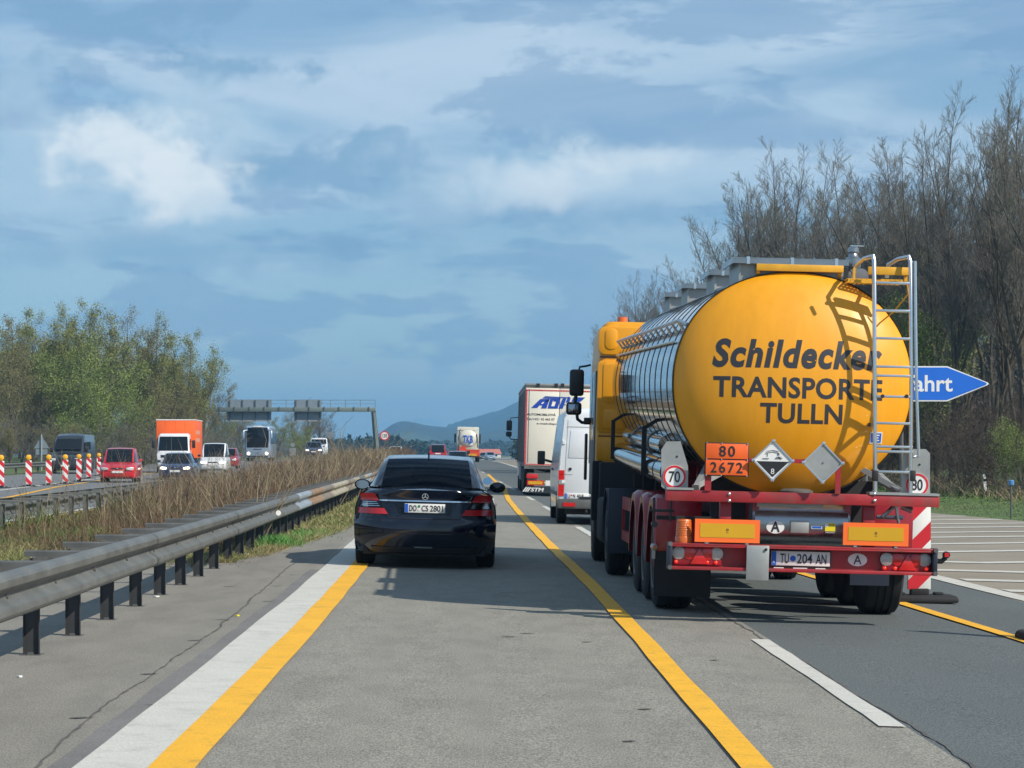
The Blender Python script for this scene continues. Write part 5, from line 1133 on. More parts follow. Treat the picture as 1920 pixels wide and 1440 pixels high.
    b = MB(); b.box(-1.28, -.72, 1.24, 1.26, .16, .60); obj('mud_flap', b, M['rubber'], g)
    b = MB(); b.box(.60, .98, .9, .93, .335, .50); obj('mud_flap', b, M['darkblue'], g)
    for y in (1.92, 3.24, 4.56): b = MB(); b.tube([(-1.0, y, .52), (1.0, y, .52)], .07, 10); obj('axle', b, M['under'], g)
    X_, Z_ = q(1226, 1025, 22.72); b = MB(); b.disc(X_, Z_, .035, 1.20, 1.24, 16, dome=.02); pl_ = obj('position_lamp', b, M['ltclear'], g)
    b = MB(); b.disc(X_, Z_, .014, 1.16, 1.181, 10); obj('bulb', b, M['amber'], pl_); b = MB(); b.box(X_-.015, X_+.015, 1.22, 1.26, Z_-.12, Z_-.03); obj('lamp_arm', b, M['plate'], pl_)
    b = MB(); X0_, Z0_ = q(1750, 1052); X1_, Z1_ = q(1771, 1042); b.tube([(X0_, .0, Z0_), (X1_-.03, -.02, Z0_+.0), (X1_, -.02, Z0_+.03), (X1_, -.02, Z1_)], .024, 8); ar = obj('rubber_arm_lamp', b, M['blackp'], g)
    b = MB(); b.disc(X1_+.01, Z1_+.01, .032, -.06, .0, 14); obj('lamp', b, M['blackp'], ar); b = MB(); b.box(X1_-.012, X1_+.030, -.066, -.06, Z1_-.008, Z1_+.03); obj('lens', b, M['ltred'], ar)
    # pipes and taps under the ladder and on the left
    x_, z_ = q(1655, 970); b = MB(); b.tube([(x_-.05, .05, z_), (x_+.2, .05, z_)], .022, 10); b.tube([(x_+.0, .02, z_), (x_+.12, .02, z_+.12)], .02, 8); b.tube([(x_+.12, .0, z_+.12), (x_+.15, 0, z_-.05)], .015, 8); b.tube([(x_+.17, 0, z_+.11), (x_+.27, -.02, z_+.07)], .03, 8); obj('tap', b, M['steel'], g)
    x_, z_ = q(1240, 958); b = MB(); b.tube([(x_-.10, .15, z_), (x_+.13, .15, z_)], .014, 8); b.tube([(x_-.06, .15, z_-.12), (x_-.06, .15, z_+.12)], .012, 8); b.tube([(x_+.10, .15, z_-.10), (x_+.10, .15, z_+.14)], .01, 8); b.tube([(x_-.05, .1, z_-.13), (x_-.05, .2, z_-.13)], .03, 8); obj('hose_fitting', b, M['blackp'], g)
    b = MB(); b.box(x_-.02, x_+.5, .3, .33, z_-.09, z_-.05); obj('cross_bar', b, M['under'], g)
    x_, z_ = q(1490, 926, 21.9); b = MB(); b.loft(lathe_z([(.16, z_-.05), (.16, z_+.03), (.12, z_+.05), (.02, z_+.055)], x_, .3, 20)); obj('drain_flange', b, M['galvd'], g)
    b = MB(); b.tube([(-1.10, 1.3, 1.38), (-1.12, 9.2, 1.56)], .145, 20); obj('hose_tube', b, M['chrome'], g, smooth=40)
    for y in (2.2, 3.6, 5.0, 6.4, 7.8): zz = 1.38+(y-1.3)*.0228; b = MB(); b.tube([(-1.10, y, zz), (-1.10, y+.05, zz)], .152, 20); obj('clamp', b, M['galvd'], g)
    b = MB(); b.tube([(-1.02, 3.0, 1.66), (-1.04, 8.7, 1.80)], .11, 18); obj('hose_tube', b, M['chrome'], g, smooth=40)
    for y in (4.4, 7.0): b = MB(); zz = 1.66+(y-3)*.0246; b.tube([(-1.02, y, zz), (-1.02, y+.3, zz)], .125, 18); obj('clamp', b, M['galvd'], g)
    for y in (3.3, 8.9):
        b = MB(); z_ = cen(y)[1]; b.box(-1.285, -1.235, y-.03, y+.03, z_-1.0, z_-.48); b.bar((-1.25, y, z_-.95), (-.9, y, z_-1.05), .08); b.bar((-1.25, y, z_-.49), (-1.08, y, z_-.38), .04); obj('tube_bracket', b, M['under'], g, smooth=0)
    b = MB(); b.tube([(-1.0, 3.2, 1.25), (-1.1, 1.9, 1.0)], .02, 6); obj('brace', b, M['galvd'], g)
    # side guard and boxes between the axles
    b = MB(); b.box(-1.24, -1.20, 5.5, 7.0, .88, 1.03); b.box(-1.24, -1.20, 5.5, 7.0, .50, .62); b.box(-1.24, -1.2, 6.95, 7.0, .5, .88); obj('side_guard', b, M['red'], g, smooth=0)
    b = MB(); b.box(-1.22, -.5, 5.3, 5.34, .24, .95); obj('mud_flap', b, M['rubber'], g)
    b = MB(); b.box(-.9, .9, 5.4, 7.3, .62, .9); obj('under_box', b, M['under'], g)
    b = MB(); b.box(-.55, -.45, 6.6, 6.72, .15, 1.0); b.box(.4, .5, 6.6, 6.72, .15, 1.0); b.box(-.62, -.38, 6.55, 6.78, .12, .15); obj('landing_leg', b, M['galvd'], g)
    # ================= tractor (standing a little left of the trailer's axis, as it follows the bend)
    before = set(g.children)
    for s_ in (-1, 1):
        tyre(g, s_*1.08, 8.2, .51, .29, s_, 'galvd'); tyre(g, s_*.76, 8.2, .51, .29, -s_, 'galvd'); tyre(g, s_*1.06, 11.95, .51, .31, s_, 'galvd')
        b = MB(); rings = []
        for k in range(15): a = R(-5)+R(190)*k/14; rings.append([(x_, 8.2-.60*math.cos(a)*d_, .51+.60*math.sin(a)*d_) for x_, d_ in ((s_*.58, 1), (s_*1.25, 1), (s_*1.25, .975), (s_*.58, .975))])
        b.loft(rings); obj('wheel_cover', b, M['darkblue'], g, smooth=50)
    b = MB(); b.box(-1.25, -.6, 7.5, 7.54, .30, 1.12); fl = obj('rear_flap', b, M['darkblue'], g, bevel=.01)
    b = MB(); b.box(-1.05, -.75, 7.46, 7.5, .36, .46); obj('lamp', b, M['blackp'], fl)
    b = MB()
    for x_ in (-.42, .36): b.box(x_, x_+.06, 6.9, 12.5, .68, .92)
    obj('tractor_frame', b, M['under'], g, smooth=0)
    b = MB(); b.box(-.5, .5, 7.7, 8.7, .95, 1.06); obj('fifth_wheel', b, M['under'], g)
    b = MB(); b.box(-1.22, -.62, 9.0, 10.7, .35, .95); obj('fuel_tank', b, M['under'], g, bevel=.05)
    b = MB(); b.box(-1.18, 1.1, 10.9, 13.3, .45, 1.435); obj('cab_base', b, M['under'], g, bevel=.02)
    b = MB(); b.box(-.55, -.1, 10.86, 10.9, .72, 1.28); b.box(-.50, -.44, 10.84, 10.86, .8, 1.15); obj('engine_panel', b, M['yelflat'], g)
    for o_ in set(g.children)-before: o_.location.x -= .13
    # cab shell: rounded corners in plan and at the roof
    yc0, yc1 = 11.32, 13.45; zb0 = q(1150, 871, 32.85)[1]; zt0 = q(1150, 603, 32.85)[1]
    def cabring(z, k, r_=.16):
        x0_, x1_, ya_, yb_ = -.165-1.19*k, -.165+1.19*k, yc0+(1-k)*.4, yc1-(1-k)*1.1; out = []
        for (cx_, cy_, a0) in ((x1_-r_, yb_-r_, 0), (x0_+r_, yb_-r_, 90), (x0_+r_, ya_+r_, 180), (x1_-r_, ya_+r_, 270)):
            for a in (0, 22, 45, 68, 90): out.append((cx_+r_*math.cos(R(a0+a)), cy_+r_*math.sin(R(a0+a)), z))
        return out
    b = MB(); b.loft([cabring(zb0, 1, .09), cabring(zb0+.7, 1.0, .09), cabring(zt0-.75, .995, .09), cabring(zt0-.15, .965, .10), cabring(zt0-.05, .94, .12), cabring(zt0, .89, .14)]); cab = obj('cab', b, M['yel'], g, smooth=40)
    def stamp(pa, pb, pc, pd, h_=.02, r_=.05):
        (x0_, z1_), (x1_, z0_) = q(pa, pb, 32.85), q(pc, pd, 32.85); pts = []
        for (cx_, cz_, a0) in ((x1_-r_, z1_-r_, 0), (x0_+r_, z1_-r_, 90), (x0_+r_, z0_+r_, 180), (x1_-r_, z0_+r_, 270)):
            for a in (0, 30, 60, 90): pts.append((cx_+r_*math.cos(R(a0+a)), cz_+r_*math.sin(R(a0+a))))
        b = MB(); b.prism(pts, yc0-h_, yc0+.05); return obj('stamped_panel', b, M['yel'], cab, bevel=.008, smooth=40)
    stamp(1123, 612, 1220, 667, .018, .09); stamp(1135, 616, 1157, 656, .03, .07); stamp(1121, 676, 1220, 813, .018, .06); stamp(1131, 680, 1210, 757, .03, .06); stamp(1131, 768, 1210, 806, .03, .04); stamp(1118, 821, 1220, 866, .018, .04)
    b = MB(); z_ = q(1150, 669.5, 32.85)[1]; b.box(-1.33, .98, yc0-.004, yc0+.03, z_-.01, z_+.01); z_ = q(1150, 818, 32.85)[1]; b.box(-1.33, .98, yc0-.004, yc0+.03, z_-.008, z_+.008); obj('seam', b, M['black'], cab)
    x_, z_ = q(1167, 604, 33.4); b = MB(); b.loft(lathe_z([(.085, z_-.12), (.085, z_-.02), (.08, z_+.0), (.075, z_+.07), (.06, z_+.075)], x_, 11.9, 20)); obj('roof_beacon', b, M['amber'], g, smooth=40)
    b = MB(); b.box(-1.375, -1.33, 11.55, 12.2, zb0+.05, zt0-.7); b.box(-1.365, -1.31, 12.2, 13.2, 2.0, 2.75); obj('side_fairing', b, M['vandark'], g, bevel=.01)
    b = MB(); b.box(-1.38, -1.24, 11.5, 12.6, .95, zb0+.35); obj('side_skirt', b, M['galvd'], g, bevel=.015)
    b = MB(); b.box(-1.40, -1.26, 11.2, 11.35, .60, 1.45); obj('corner_guard', b, M['rubber'], g, bevel=.02)
    # mirrors
    Ym = 34.6; ym_ = Ym-21.5
    def mir(px, py, w_, h_, nm, m_):
        x0_, x1_, z0_, z1_ = rect(px, py, w_, h_, Ym); b = MB(); b.box(x0_, x1_, ym_-.04, ym_+.08, z0_, z1_); o_ = obj(nm, b, M[m_], g, bevel=.045, seg=3, smooth=60); return o_, (x0_, x1_, z0_, z1_)
    mir(1081.5, 717.5, 27, 50, 'mirror', 'blackp'); w2, (x0_, x1_, z0_, z1_) = mir(1076, 766, 29, 24, 'mirror', 'blackp')
    b = MB(); b.box(x0_+.03, x1_-.05, ym_-.046, ym_-.035, z0_+.03, z1_-.03); obj('mirror_glass', b, M['mirror'], w2, bevel=.01)
    def ap_(px, py): x_, z_ = q(px, py, Ym); return (x_, ym_+.02, z_)
    b = MB(); b.tube([ap_(1108, 684), ap_(1100, 686), ap_(1087, 688), ap_(1086, 694)], .018, 6); b.tube([ap_(1080, 742), ap_(1078, 756)], .03, 6); b.tube([ap_(1082, 778), ap_(1083, 786), ap_(1091, 792), ap_(1103, 793)], .028, 6); b.v, b.f = [], []; b.tube([ap_(1108, 684), ap_(1100, 686), ap_(1087, 688), ap_(1086, 694)], .018, 6); obj('mirror_arm', b, M['blackp'], g)
    b = MB(); b.tube([ap_(1080, 742), ap_(1078, 756)], .03, 6); obj('mirror_arm', b, M['blackp'], g)
    b = MB(); b.tube([ap_(1082, 778), ap_(1083, 786), ap_(1091, 792), ap_(1103, 793)], .028, 6); obj('mirror_arm', b, M['blackp'], g)
    b = MB(); b.box(ap_(1095, 790)[0], ap_(1110, 790)[0], ym_, ym_+.08, ap_(1100, 796)[2], ap_(1100, 783)[2]); obj('arm_mount', b, M['blackp'], g, bevel=.01)
    x0_, x1_, z0_, z1_ = rect(1102, 858, 6, 68, Ym); b = MB(); b.box(-1.43, -1.39, 13.0, 13.2, 1.15, 1.85); obj('air_deflector', b, M['blackp'], g, bevel=.03)
    return g
tanker()

# ================= cars
def smooth_table(pts, ys):
    pts = sorted(pts); y = [p[0] for p in pts]; out = []
    for k in range(1, len(pts[0])): out.append(np.interp(ys, y, [p[k] for p in pts]))
    return out
def body_loft(secs, ys, crown=.03, tuck=.10, arches=(), arch_r=.34, power=None, hump=.0):
    """secs rows: (y, z_bottom, z_deck, half_width, half_width_deck)"""
    zb, zt, hw, ht = smooth_table(secs, ys); rings = []
    for i, y in enumerate(ys):
        b_, t, w, wt = zb[i], zt[i], hw[i], ht[i]; bb = b_
        for ay in arches:
            if abs(y-ay) < arch_r: bb = max(bb, .30+math.sqrt(arch_r**2-(y-ay)**2))
        h = t-b_; hm = max(bb+.02, b_+h*.55)
        half = [(0, b_), (w*.55, b_), (w*.86, min(bb, t-.05) if bb > b_ else b_), (w*.95, bb+.01), (w*.985, bb+(hm-bb)*.3), (w, hm), (w*.992, b_+h*.74 if b_+h*.74 > hm else hm+.01), (w*.965, max(b_+h*.88, hm+.02)), (w*.5+wt*.46, t-h*.045), (wt, t), (wt*.82, t+crown*.35), (wt*.45, t+crown*.85), (0, t+crown)]
        ring = half+[(-x, z) for x, z in half[-2:0:-1]]; rings.append([(x, y, z) for x, z in ring])
    return rings
def cabin_parts(g, secs, paint, glass, pillars, rear_in=.10):
    """secs: (y, z0, hw0, z1, hw1) from rear foot to front foot; surfaces split into glass and painted parts"""
    m = 13; V = []; 
    for (y, z0, w0, z1, w1) in secs:
        r_ = .5; row = []
        for j in range(m):
            t = j/(m-1)
            if j <= 3: u = j/3*.90; x = w0+(w1-w0)*u; z = z0+(z1-z0)*u
            elif j <= 5: k = (j-3)/2; x = w0+(w1-w0)*.90-(w1*.10)*k**1.5*1.0-.0; z = z0+(z1-z0)*(.90+.10*math.sin(k*math.pi/2)) ; x = (w0+(w1-w0)*.9)-(w1*.12)*k
            else: k = (j-5)/(m-1-5); x0 = (w0+(w1-w0)*.9)-(w1*.12); x = x0*(1-k); z = z1+.018*math.sin(k*math.pi/2)*(1 if z1-z0 > .1 else 0)
            row.append((x, y, z))
        V.append(row)
    n = len(secs); full = []
    for row in V: full.append(row+[(-x, y, z) for x, y, z in row[-2::-1]])
    m2 = len(full[0]); quads = {'paint': MB(), 'rear_window': MB(), 'windscreen': MB(), 'side_window': MB()}
    for i in range(n-1):
        zi, zj = secs[i][3], secs[i+1][3]; slope = (zj-zi)/max(1e-6, secs[i+1][0]-secs[i][0])
        for j in range(m2-1):
            jj = j if j < m-1 else m2-2-j
            qd = [full[i][j], full[i+1][j], full[i+1][j+1], full[i][j+1]]
            if jj >= 5 and slope > .22: k = 'rear_window' if jj >= 6 or True else 'paint'
            elif jj >= 5 and slope < -.22: k = 'windscreen'
            elif jj < 3 and pillars(i, (secs[i][0]+secs[i+1][0])/2): k = 'side_window'
            else: k = 'paint'
            quads[k].add(qd, [(0, 1, 2, 3)])
    out = {}
    for k, mb in quads.items():
        if not mb.v: continue
        me = bpy.data.meshes.new(k); me.from_pydata(mb.v, [], mb.f); bm = bmesh.new(); bm.from_mesh(me); bmesh.ops.remove_doubles(bm, verts=bm.verts, dist=1e-4); bmesh.ops.recalc_face_normals(bm, faces=bm.faces)
        bm.to_mesh(me); bm.free(); finish(me, [paint if k == 'paint' else glass], 50)
        o = bpy.data.objects.new('roof' if k == 'paint' else k, me); COL.objects.link(o); o.parent = g; out[k] = o
    return out

M['glint'] = mat('blue_mirror_glass', (.30, .50, .75), .08, 1.0)
def sedan():
    OX, OY = -.665, 29.82; OZ = road_z(OX, OY)
    g = empty('sedan_car', (OX, OY, OZ), (0, TH, 0), label='black luxury saloon driving ahead in our lane, seen from behind', category='car')
    def q(px, py, Y=29.85):
        X = (px-VX)*Y/F-OX; Z = CH-(py-HY)*Y/F-OZ; return (X*cT-Z*sT, Z*cT+X*sT)
    HW = .935
    def yr(x, z):           # rear surface
        t = min(abs(x)/HW, 1); y = .40*t**4.2+.05*t*t
        y += float(np.interp(z, [.15, .25, .40, .58, .64, .70, .90, .97, 1.02, 1.06], [.16, .07, .0, .0, .05, .07, .12, .10, .09, .14])); return y
    ysec = [0, .02, .06, .12, .2, .3, .45, .7, 1.0, 1.4, 1.9, 2.4, 2.9, 3.3, 3.8, 4.2, 4.55, 4.8, 4.95, 5.05, 5.08]
    # body sides and top as a loft starting just inside the rear corner
    secs = [(.42, .24, 1.00, .915, .70), (.7, .20, 1.02, .93, .72), (1.2, .19, 1.03, .935, .75), (2.2, .19, 1.0, .935, .80), (3.2, .19, .98, .935, .80), (3.7, .19, .96, .93, .74), (4.3, .20, .88, .92, .66), (4.75, .22, .80, .86, .55), (5.0, .26, .70, .72, .45), (5.08, .34, .60, .58, .35)]
    ys = list(np.linspace(.42, 5.08, 60)); rings = body_loft(secs, ys, crown=.035, arches=(1.05, 4.1), arch_r=.37)
    b = MB(); b.loft(rings); obj('body', b, M['carblack'], g, smooth=50)
    # rear skin as a grid over x, z
    nz = [.20, .24, .30, .36, .42, .50, .56, .60, .625, .64, .66, .70, .76, .82, .88, .90, .94, .97, .995, 1.01, 1.02]; nx = 41
    b = MB(); rows = []
    def wid(z): return float(np.interp(z, [.20, .3, .45, .62, .8, .95, 1.0, 1.02], [.905, .92, .93, .935, .925, .87, .80, .74]))
    for z in nz: rows.append([(wid(z)*math.sin(t*math.pi/2)if False else wid(z)*t, yr(HW*t, z)+(0 if abs(t) < 1 else .0), z) for t in np.linspace(-1, 1, nx)])
    b.loft(rows, False, False)
    top = rows[-1]; d1 = [(x*1.0, y+.06, 1.034-abs(x)*.02) for x, y, z in top]; d2 = [(x*.98, max(y, .0)+.45, 1.052-abs(x)*.035) for x, y, z in top]; d3 = [(x*.95, 1.05, 1.06-abs(x)*.05) for x, y, z in top]
    b.loft([top, d1, d2, d3], False, False)
    for s_ in (0, -1):     # close the flanks to the side loft
        b.loft([[r_[s_] for r_ in rows], [(math.copysign(wid(r_[s_][2]), r_[s_][0]), .50, r_[s_][2]) for r_ in rows]], False, False)
    sk = obj('rear_skin', b, M['carblack'], g, smooth=35)
    on = lambda d: (lambda v: Vector((v.x, yr(v.x, v.z)-d, v.z)))
    def patch(name, poly, d, m_, parent=g, cut=.03):   # polygon (x, z) laid on the rear skin
        me = bpy.data.meshes.new(name); me.from_pydata([(x, 0, z) for x, z in poly], [], [tuple(range(len(poly)))]); bm = bmesh.new(); bm.from_mesh(me)
        x0, x1 = min(p[0] for p in poly), max(p[0] for p in poly); z0, z1 = min(p[1] for p in poly), max(p[1] for p in poly)
        for k in range(1, int((x1-x0)/cut)+1): bmesh.ops.bisect_plane(bm, geom=bm.verts[:]+bm.edges[:]+bm.faces[:], plane_co=(x0+k*cut, 0, 0), plane_no=(1, 0, 0))
        for k in range(1, int((z1-z0)/cut)+1): bmesh.ops.bisect_plane(bm, geom=bm.verts[:]+bm.edges[:]+bm.faces[:], plane_co=(0, 0, z0+k*cut), plane_no=(0, 0, 1))
        for v in bm.verts: v.co.y = yr(v.co.x, v.co.z)-d
        r_ = bmesh.ops.extrude_face_region(bm, geom=bm.faces[:])
        for v in r_['geom']:
            if isinstance(v, bmesh.types.BMVert): v.co.y += d+.01
        bmesh.ops.recalc_face_normals(bm, faces=bm.faces); bm.to_mesh(me); bm.free(); finish(me, [m_], 40)
        o = bpy.data.objects.new(name, me); COL.objects.link(o); o.parent = parent; return o
    for s_ in (-1, 1):
        outer = lambda z: wid(z)*.985; inner = lambda z: float(np.interp(z, [.695, .97], [.475, .675]))
        tl = empty('tail_light', (0, 0, 0)); tl.parent = g
        def band(z0, z1, nm, m_, d):
            pts = [(s_*inner(z0), z0), (s_*outer(z0), z0)]
            for z in np.linspace(z0, z1, 5)[1:]: pts.append((s_*outer(z), z))
            pts.append((s_*inner(z1), z1)); return patch(nm, pts, d, m_, tl)
        band(.700, .775, 'red_lens', M['ltred'], .016); band(.780, .865, 'dark_lens', M['glassd'], .012); band(.870, .965, 'red_lens', M['ltred'], .014)
        for zz in (.80, .825, .85): patch('louvre', [(s_*(inner(zz)+.04), zz), (s_*(outer(zz)-.06), zz), (s_*(outer(zz)-.06), zz+.007), (s_*(inner(zz)+.05), zz+.007)], .018, M['chromet'], tl)
        patch('clear_lens', [(s_*(outer(.82)-.16), .785), (s_*(outer(.82)-.09), .785), (s_*(outer(.82)-.08), .83), (s_*(outer(.82)-.15), .84)], .017, M['ltclear'], tl)
        patch('seam', [(s_*.455, .66), (s_*.470, .66), (s_*.69, .985), (s_*.68, .985)], .003, M['black'])
    patch('lower_seam', [(-.47, .648), (.47, .648), (.47, .657), (-.47, .657)], .004, M['black'])
    patch('chrome_strip', [(-.59, .868), (.59, .868), (.60, .885), (-.60, .885)], .018, M['chromet'])
    # recess for the plate
    patch('plate_recess', [(-.33, .70), (.33, .70), (.42, .862), (-.42, .862)], .004, M['glassd'])
    patch('bumper_crease', [(-.80, .452), (.80, .452), (.82, .458), (-.82, .458)], .006, M['carblack'])
    patch('diffuser', [(-.66, .205), (.66, .205), (.70, .275), (-.70, .275)], .006, M['blackp'])
    patch('exhaust_trim', [(-.12, .268), (.10, .268), (.11, .282), (-.13, .282)], .01, M['chromet'])
    number_plate(g, 0, .055, .785, .525, .118, [('DO', .115, .295), ('CS', .42, .585), ('2801', .625, .945)], dot=(.355, .22, .15, 'green'))
    b = MB(); b.disc(-.52/2+.26+(.355-.5)*.525, .785-.02, .012, .050, .056, 12); obj('seal', b, M['paper'], g)
    b = MB(); zc = .935; b.ring(0, zc, .036, .042, yr(0, zc)-.012, yr(0, zc)-.002, 28)
    for a in (90, 210, 330): b.bar((0, yr(0, zc)-.007, zc), (.038*math.cos(R(a)), yr(0, zc)-.007, zc+.038*math.sin(R(a))), .009, .008)
    obj('star_badge', b, M['chromet'], g, smooth=30)
    # greenhouse
    cs = [(.86, 1.045, .73, 1.052, .68), (1.05, 1.045, .76, 1.16, .66), (1.30, 1.03, .78, 1.28, .63), (1.52, 1.02, .79, 1.37, .61), (1.66, 1.01, .79, 1.41, .595), (2.0, 1.00, .80, 1.445, .59), (2.4, .99, .80, 1.458, .59), (2.8, .98, .80, 1.445, .595), (3.15, .97, .80, 1.40, .60), (3.4, .97, .80, 1.28, .63), (3.7, .965, .79, 1.12, .68), (3.95, .96, .77, .975, .72)]
    cabin_parts(g, cs, M['carblack'], M['carglass'], lambda i, y: 1.25 < y < 3.45 and not 2.35 < y < 2.45)
    # interior
    for x_ in (-.37, .37):
        b = MB(); b.box(x_-.25, x_+.25, 2.5, 2.64, .55, 1.15, rot=(R(-12), 0, 0)); b.box(x_-.13, x_+.13, 2.40, 2.50, 1.16, 1.34); obj('front_seat', b, M['seat'], g, bevel=.04)
        b = MB(); b.box(x_-.13, x_+.13, 1.45, 1.54, 1.06, 1.24); obj('headrest', b, M['seat'], g, bevel=.035)
    b = MB(); b.box(-.68, .68, 1.40, 1.58, .6, 1.06); obj('rear_seat', b, M['seat'], g, bevel=.04)
    b = MB(); b.box(-.66, .66, .98, 1.40, .96, 1.02); obj('parcel_shelf', b, M['seat'], g)
    b = MB(); b.box(-.7, .7, 3.3, 3.7, .7, .98); obj('dashboard', b, M['seat'], g)
    b = MB(); b.tube([(.28, 3.2, .98), (.45, 3.2, 1.0)], .01, 6); b.box(-.10, .10, 3.28, 3.30, 1.28, 1.34); obj('inner_mirror', b, M['seat'], g)
    # antenna fin, third brake lamp, mirrors, door handle, wheels
    b = MB(); b.prismx([(1.75, 1.435), (1.95, 1.445), (1.82, 1.50)], -.012, .012); b.tube([(0, 1.8, 1.49), (0, 1.76, 1.56)], .005, 6); obj('roof_antenna', b, M['carblack'], g)
    for s_ in (-1, 1):
        b = MB(); pts = []
        b.loft([[(s_*(.965+.115*math.cos(a)*k), y, 1.03+.077*math.sin(a)*k) for a in np.linspace(0, 2*math.pi, 21)[:-1]] for y, k in ((3.10, .92), (3.105, 1), (3.16, 1.0), (3.22, .85), (3.27, .5))]); mr = obj('door_mirror', b, M['carblack'], g, smooth=50)
        if s_ < 0: b = MB(); b.loft([[(s_*(.965+.115*math.cos(a)*k), y, 1.03+.077*math.sin(a)*k) for a in np.linspace(0, 2*math.pi, 21)[:-1]] for y, k in ((3.094, .80), (3.0995, .82))]); obj('mirror_glass', b, M['mirror'], mr, smooth=30)
        else: x_, z_ = q(914, 902, 29.82+3.45); b = MB(); b.loft([[(x_+.065*math.cos(a)*k, y, z_+.055*math.sin(a)*k) for a in np.linspace(0, 2*math.pi, 21)[:-1]] for y, k in ((3.44, 1), (3.45, 1))]); obj('mirror_glass', b, M['glint'], mr, smooth=30)
        b = MB(); b.bar((s_*.80, 3.18, .985), (s_*.90, 3.18, 1.0), .05, .04); obj('mirror_foot', b, M['carblack'], mr)
        for y in (1.05, 4.1): tyre(g, s_*.80, y, .335, .255, s_, 'alu', n=36, spokes=10)
        b = MB(); b.bar((s_*.925, 1.9, .80), (s_*.945, 2.1, .80), .02, .03); b.bar((s_*.925, 2.95, .79), (s_*.945, 3.15, .79), .02, .03); obj('door_handle', b, M['chromet'], g)
        b = MB(); b.bar((s_*.80, 1.4, 1.025), (s_*.815, 3.5, .975), .012, .012); obj('window_trim', b, M['chromet'], g, smooth=0)
    b = MB(); b.box(-.8, .8, .3, 4.8, .17, .34); obj('floor_pan', b, M['under'], g)
sedan()

